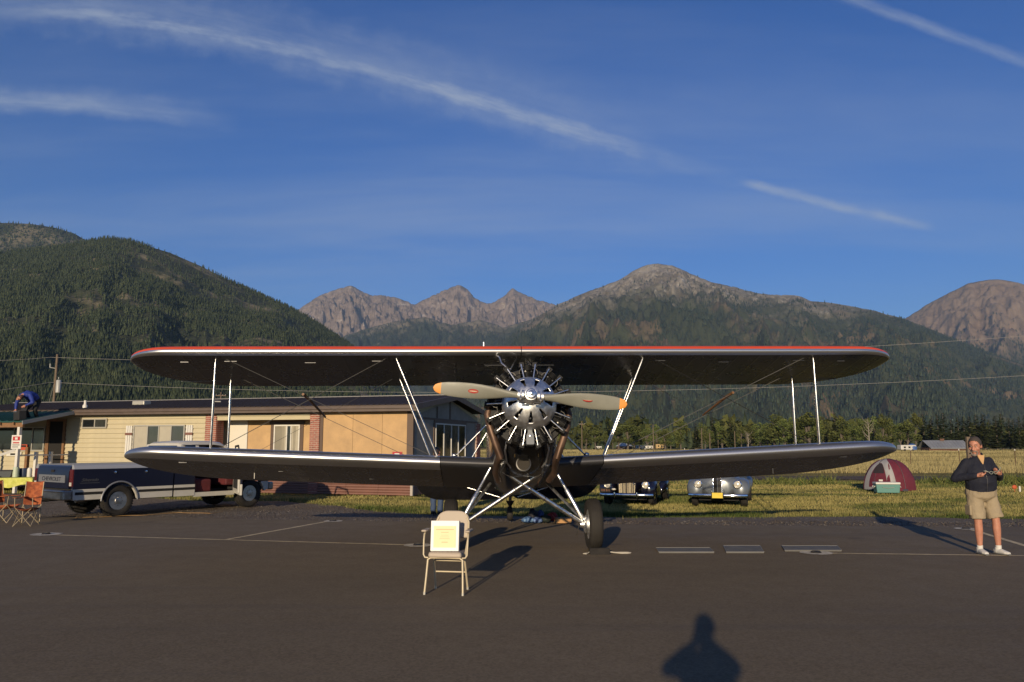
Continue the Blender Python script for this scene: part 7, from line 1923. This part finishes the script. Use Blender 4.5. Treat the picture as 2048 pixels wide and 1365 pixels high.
m = MB(); m.hexa([(-5.8, 3.2, 2.95), (5.5, 3.2, 2.95), (5.5, 7, .8), (-5.8, 7, .8), (-5.8, 3.2, 3.1), (5.5, 3.2, 3.1), (5.5, 7, .95), (-5.8, 7, .95)]); m.build('rear_roof', M_zinc, BN)
m = MB(); m.box((-1.0, 2.8, 2.95), (.1, 3.6, 3.55)); m.build('cupola', M_barnw, BN)
for k in range(12):
    m = MB(); m.bar((-5.0 + k * .92, -.92, .93), (-5.0 + k * .92, 3.2, 3.13), .05, .05); m.build('roof_rib', M_zinc, BN)
def camper(px, Y, L, H_, label, body=M_offw, top=None):
    c = thing('camper', far_at(px, Y), R(random.uniform(-5, 5)), label, 'camper', 'far vehicles at the wood edge')
    m = MB(); m.box((-L / 2, 0, .45), (L / 2, 2.2, H_)); B_ = m.build('body', body, c, bevel=.15)
    for k in range(3):
        x_ = -L * .32 + k * L * .3; m = MB(); m.box((x_, -.02, H_ * .52), (x_ + L * .14, .01, H_ * .78)); m.build('window', M_glass, B_)
    for s in (-.25, .28):
        m = MB(); m.lathe([(.02, -.1), (.34, -.1), (.34, .1), (.02, .1)], 16, Matrix.Translation((s * L, .1, .34)) @ Matrix.Rotation(R(90), 4, 'X')); m.build('wheel', M_tyre, c)
    if top:
        m = MB(); m.lathe([(1.2, 0), (1.25, .8), (.9, 1.4), (.3, 1.7)], 14, Matrix.Translation((L * .36, 1.1, H_ - 1.3))); m.build('tarp', top, c, 40)
camper(1817, 215, 4.2, 1.75, 'white camper with a blue tarp in front of the pines', top=M_bluet)
camper(1197, 300, 2.6, 1.3, 'small white van at the field edge right of the dark tree')
camper(1279, 300, 2.6, 1.55, 'white camper parked left of a longer one near the small house')
camper(1295, 292, 4.2, 1.5, 'long white trailer parked beside the bare field pole')
camper(1322, 290, 3.6, 2.1, 'tan yellow box truck parked right of the white trailers', M_ybox)
fh = thing('small_house', far_at(1252, 300), R(10), 'tiny house with pale roof at the field edge behind the inner right strut', 'house')
m = MB(); m.box((-2.4, 0, 0), (2.4, 4, 1.3)); m.build('wall', M_barnw, fh)
m = MB(); m.hexa([(-2.8, -.5, 1.3), (2.8, -.5, 1.3), (2.8, 4.5, 1.3), (-2.8, 4.5, 1.3), (-1.2, 1.6, 2.5), (1.2, 1.6, 2.5), (1.2, 2.4, 2.5), (-1.2, 2.4, 2.5)]); m.build('roof', M_offw, fh)
sh_ = thing('shed', far_at(1718, 230), R(4), 'long shed with pale grey roof just above the right wing tip', 'shed')
m = MB(); m.box((-4, 0, 0), (4, 4, 1.5)); m.build('wall', M_barnw, sh_)
m = MB(); m.hexa([(-4.2, -.6, 1.3), (4.2, -.6, 1.3), (4.2, 2.5, 2.4), (-4.2, 2.5, 2.4), (-4.2, -.6, 1.4), (4.2, -.6, 1.4), (4.2, 2.5, 2.5), (-4.2, 2.5, 2.5)]); m.build('roof', M_zinc, sh_)
# ================================================================== HAZE: thin evening air over the valley
hm = bpy.data.materials.new('valley_haze'); hm.use_nodes = True
ht = NT(hm.node_tree)
for n in list(ht.n): ht.n.remove(n)
pv = ht.node('ShaderNodeVolumePrincipled')
pv.inputs['Color'].default_value = (.50, .72, 1.0, 1); pv.inputs['Density'].default_value = 4.2e-5; pv.inputs['Anisotropy'].default_value = 0.1
ho = ht.node('ShaderNodeOutputMaterial'); ht.l.new(pv.outputs[0], ho.inputs['Volume'])
m = MB(); m.box((-14500, -320, -10), (14500, 14500, 2600))
hz = m.build('haze', hm); tag(hz, 'thin blue evening haze filling the valley', 'haze', kind='stuff')
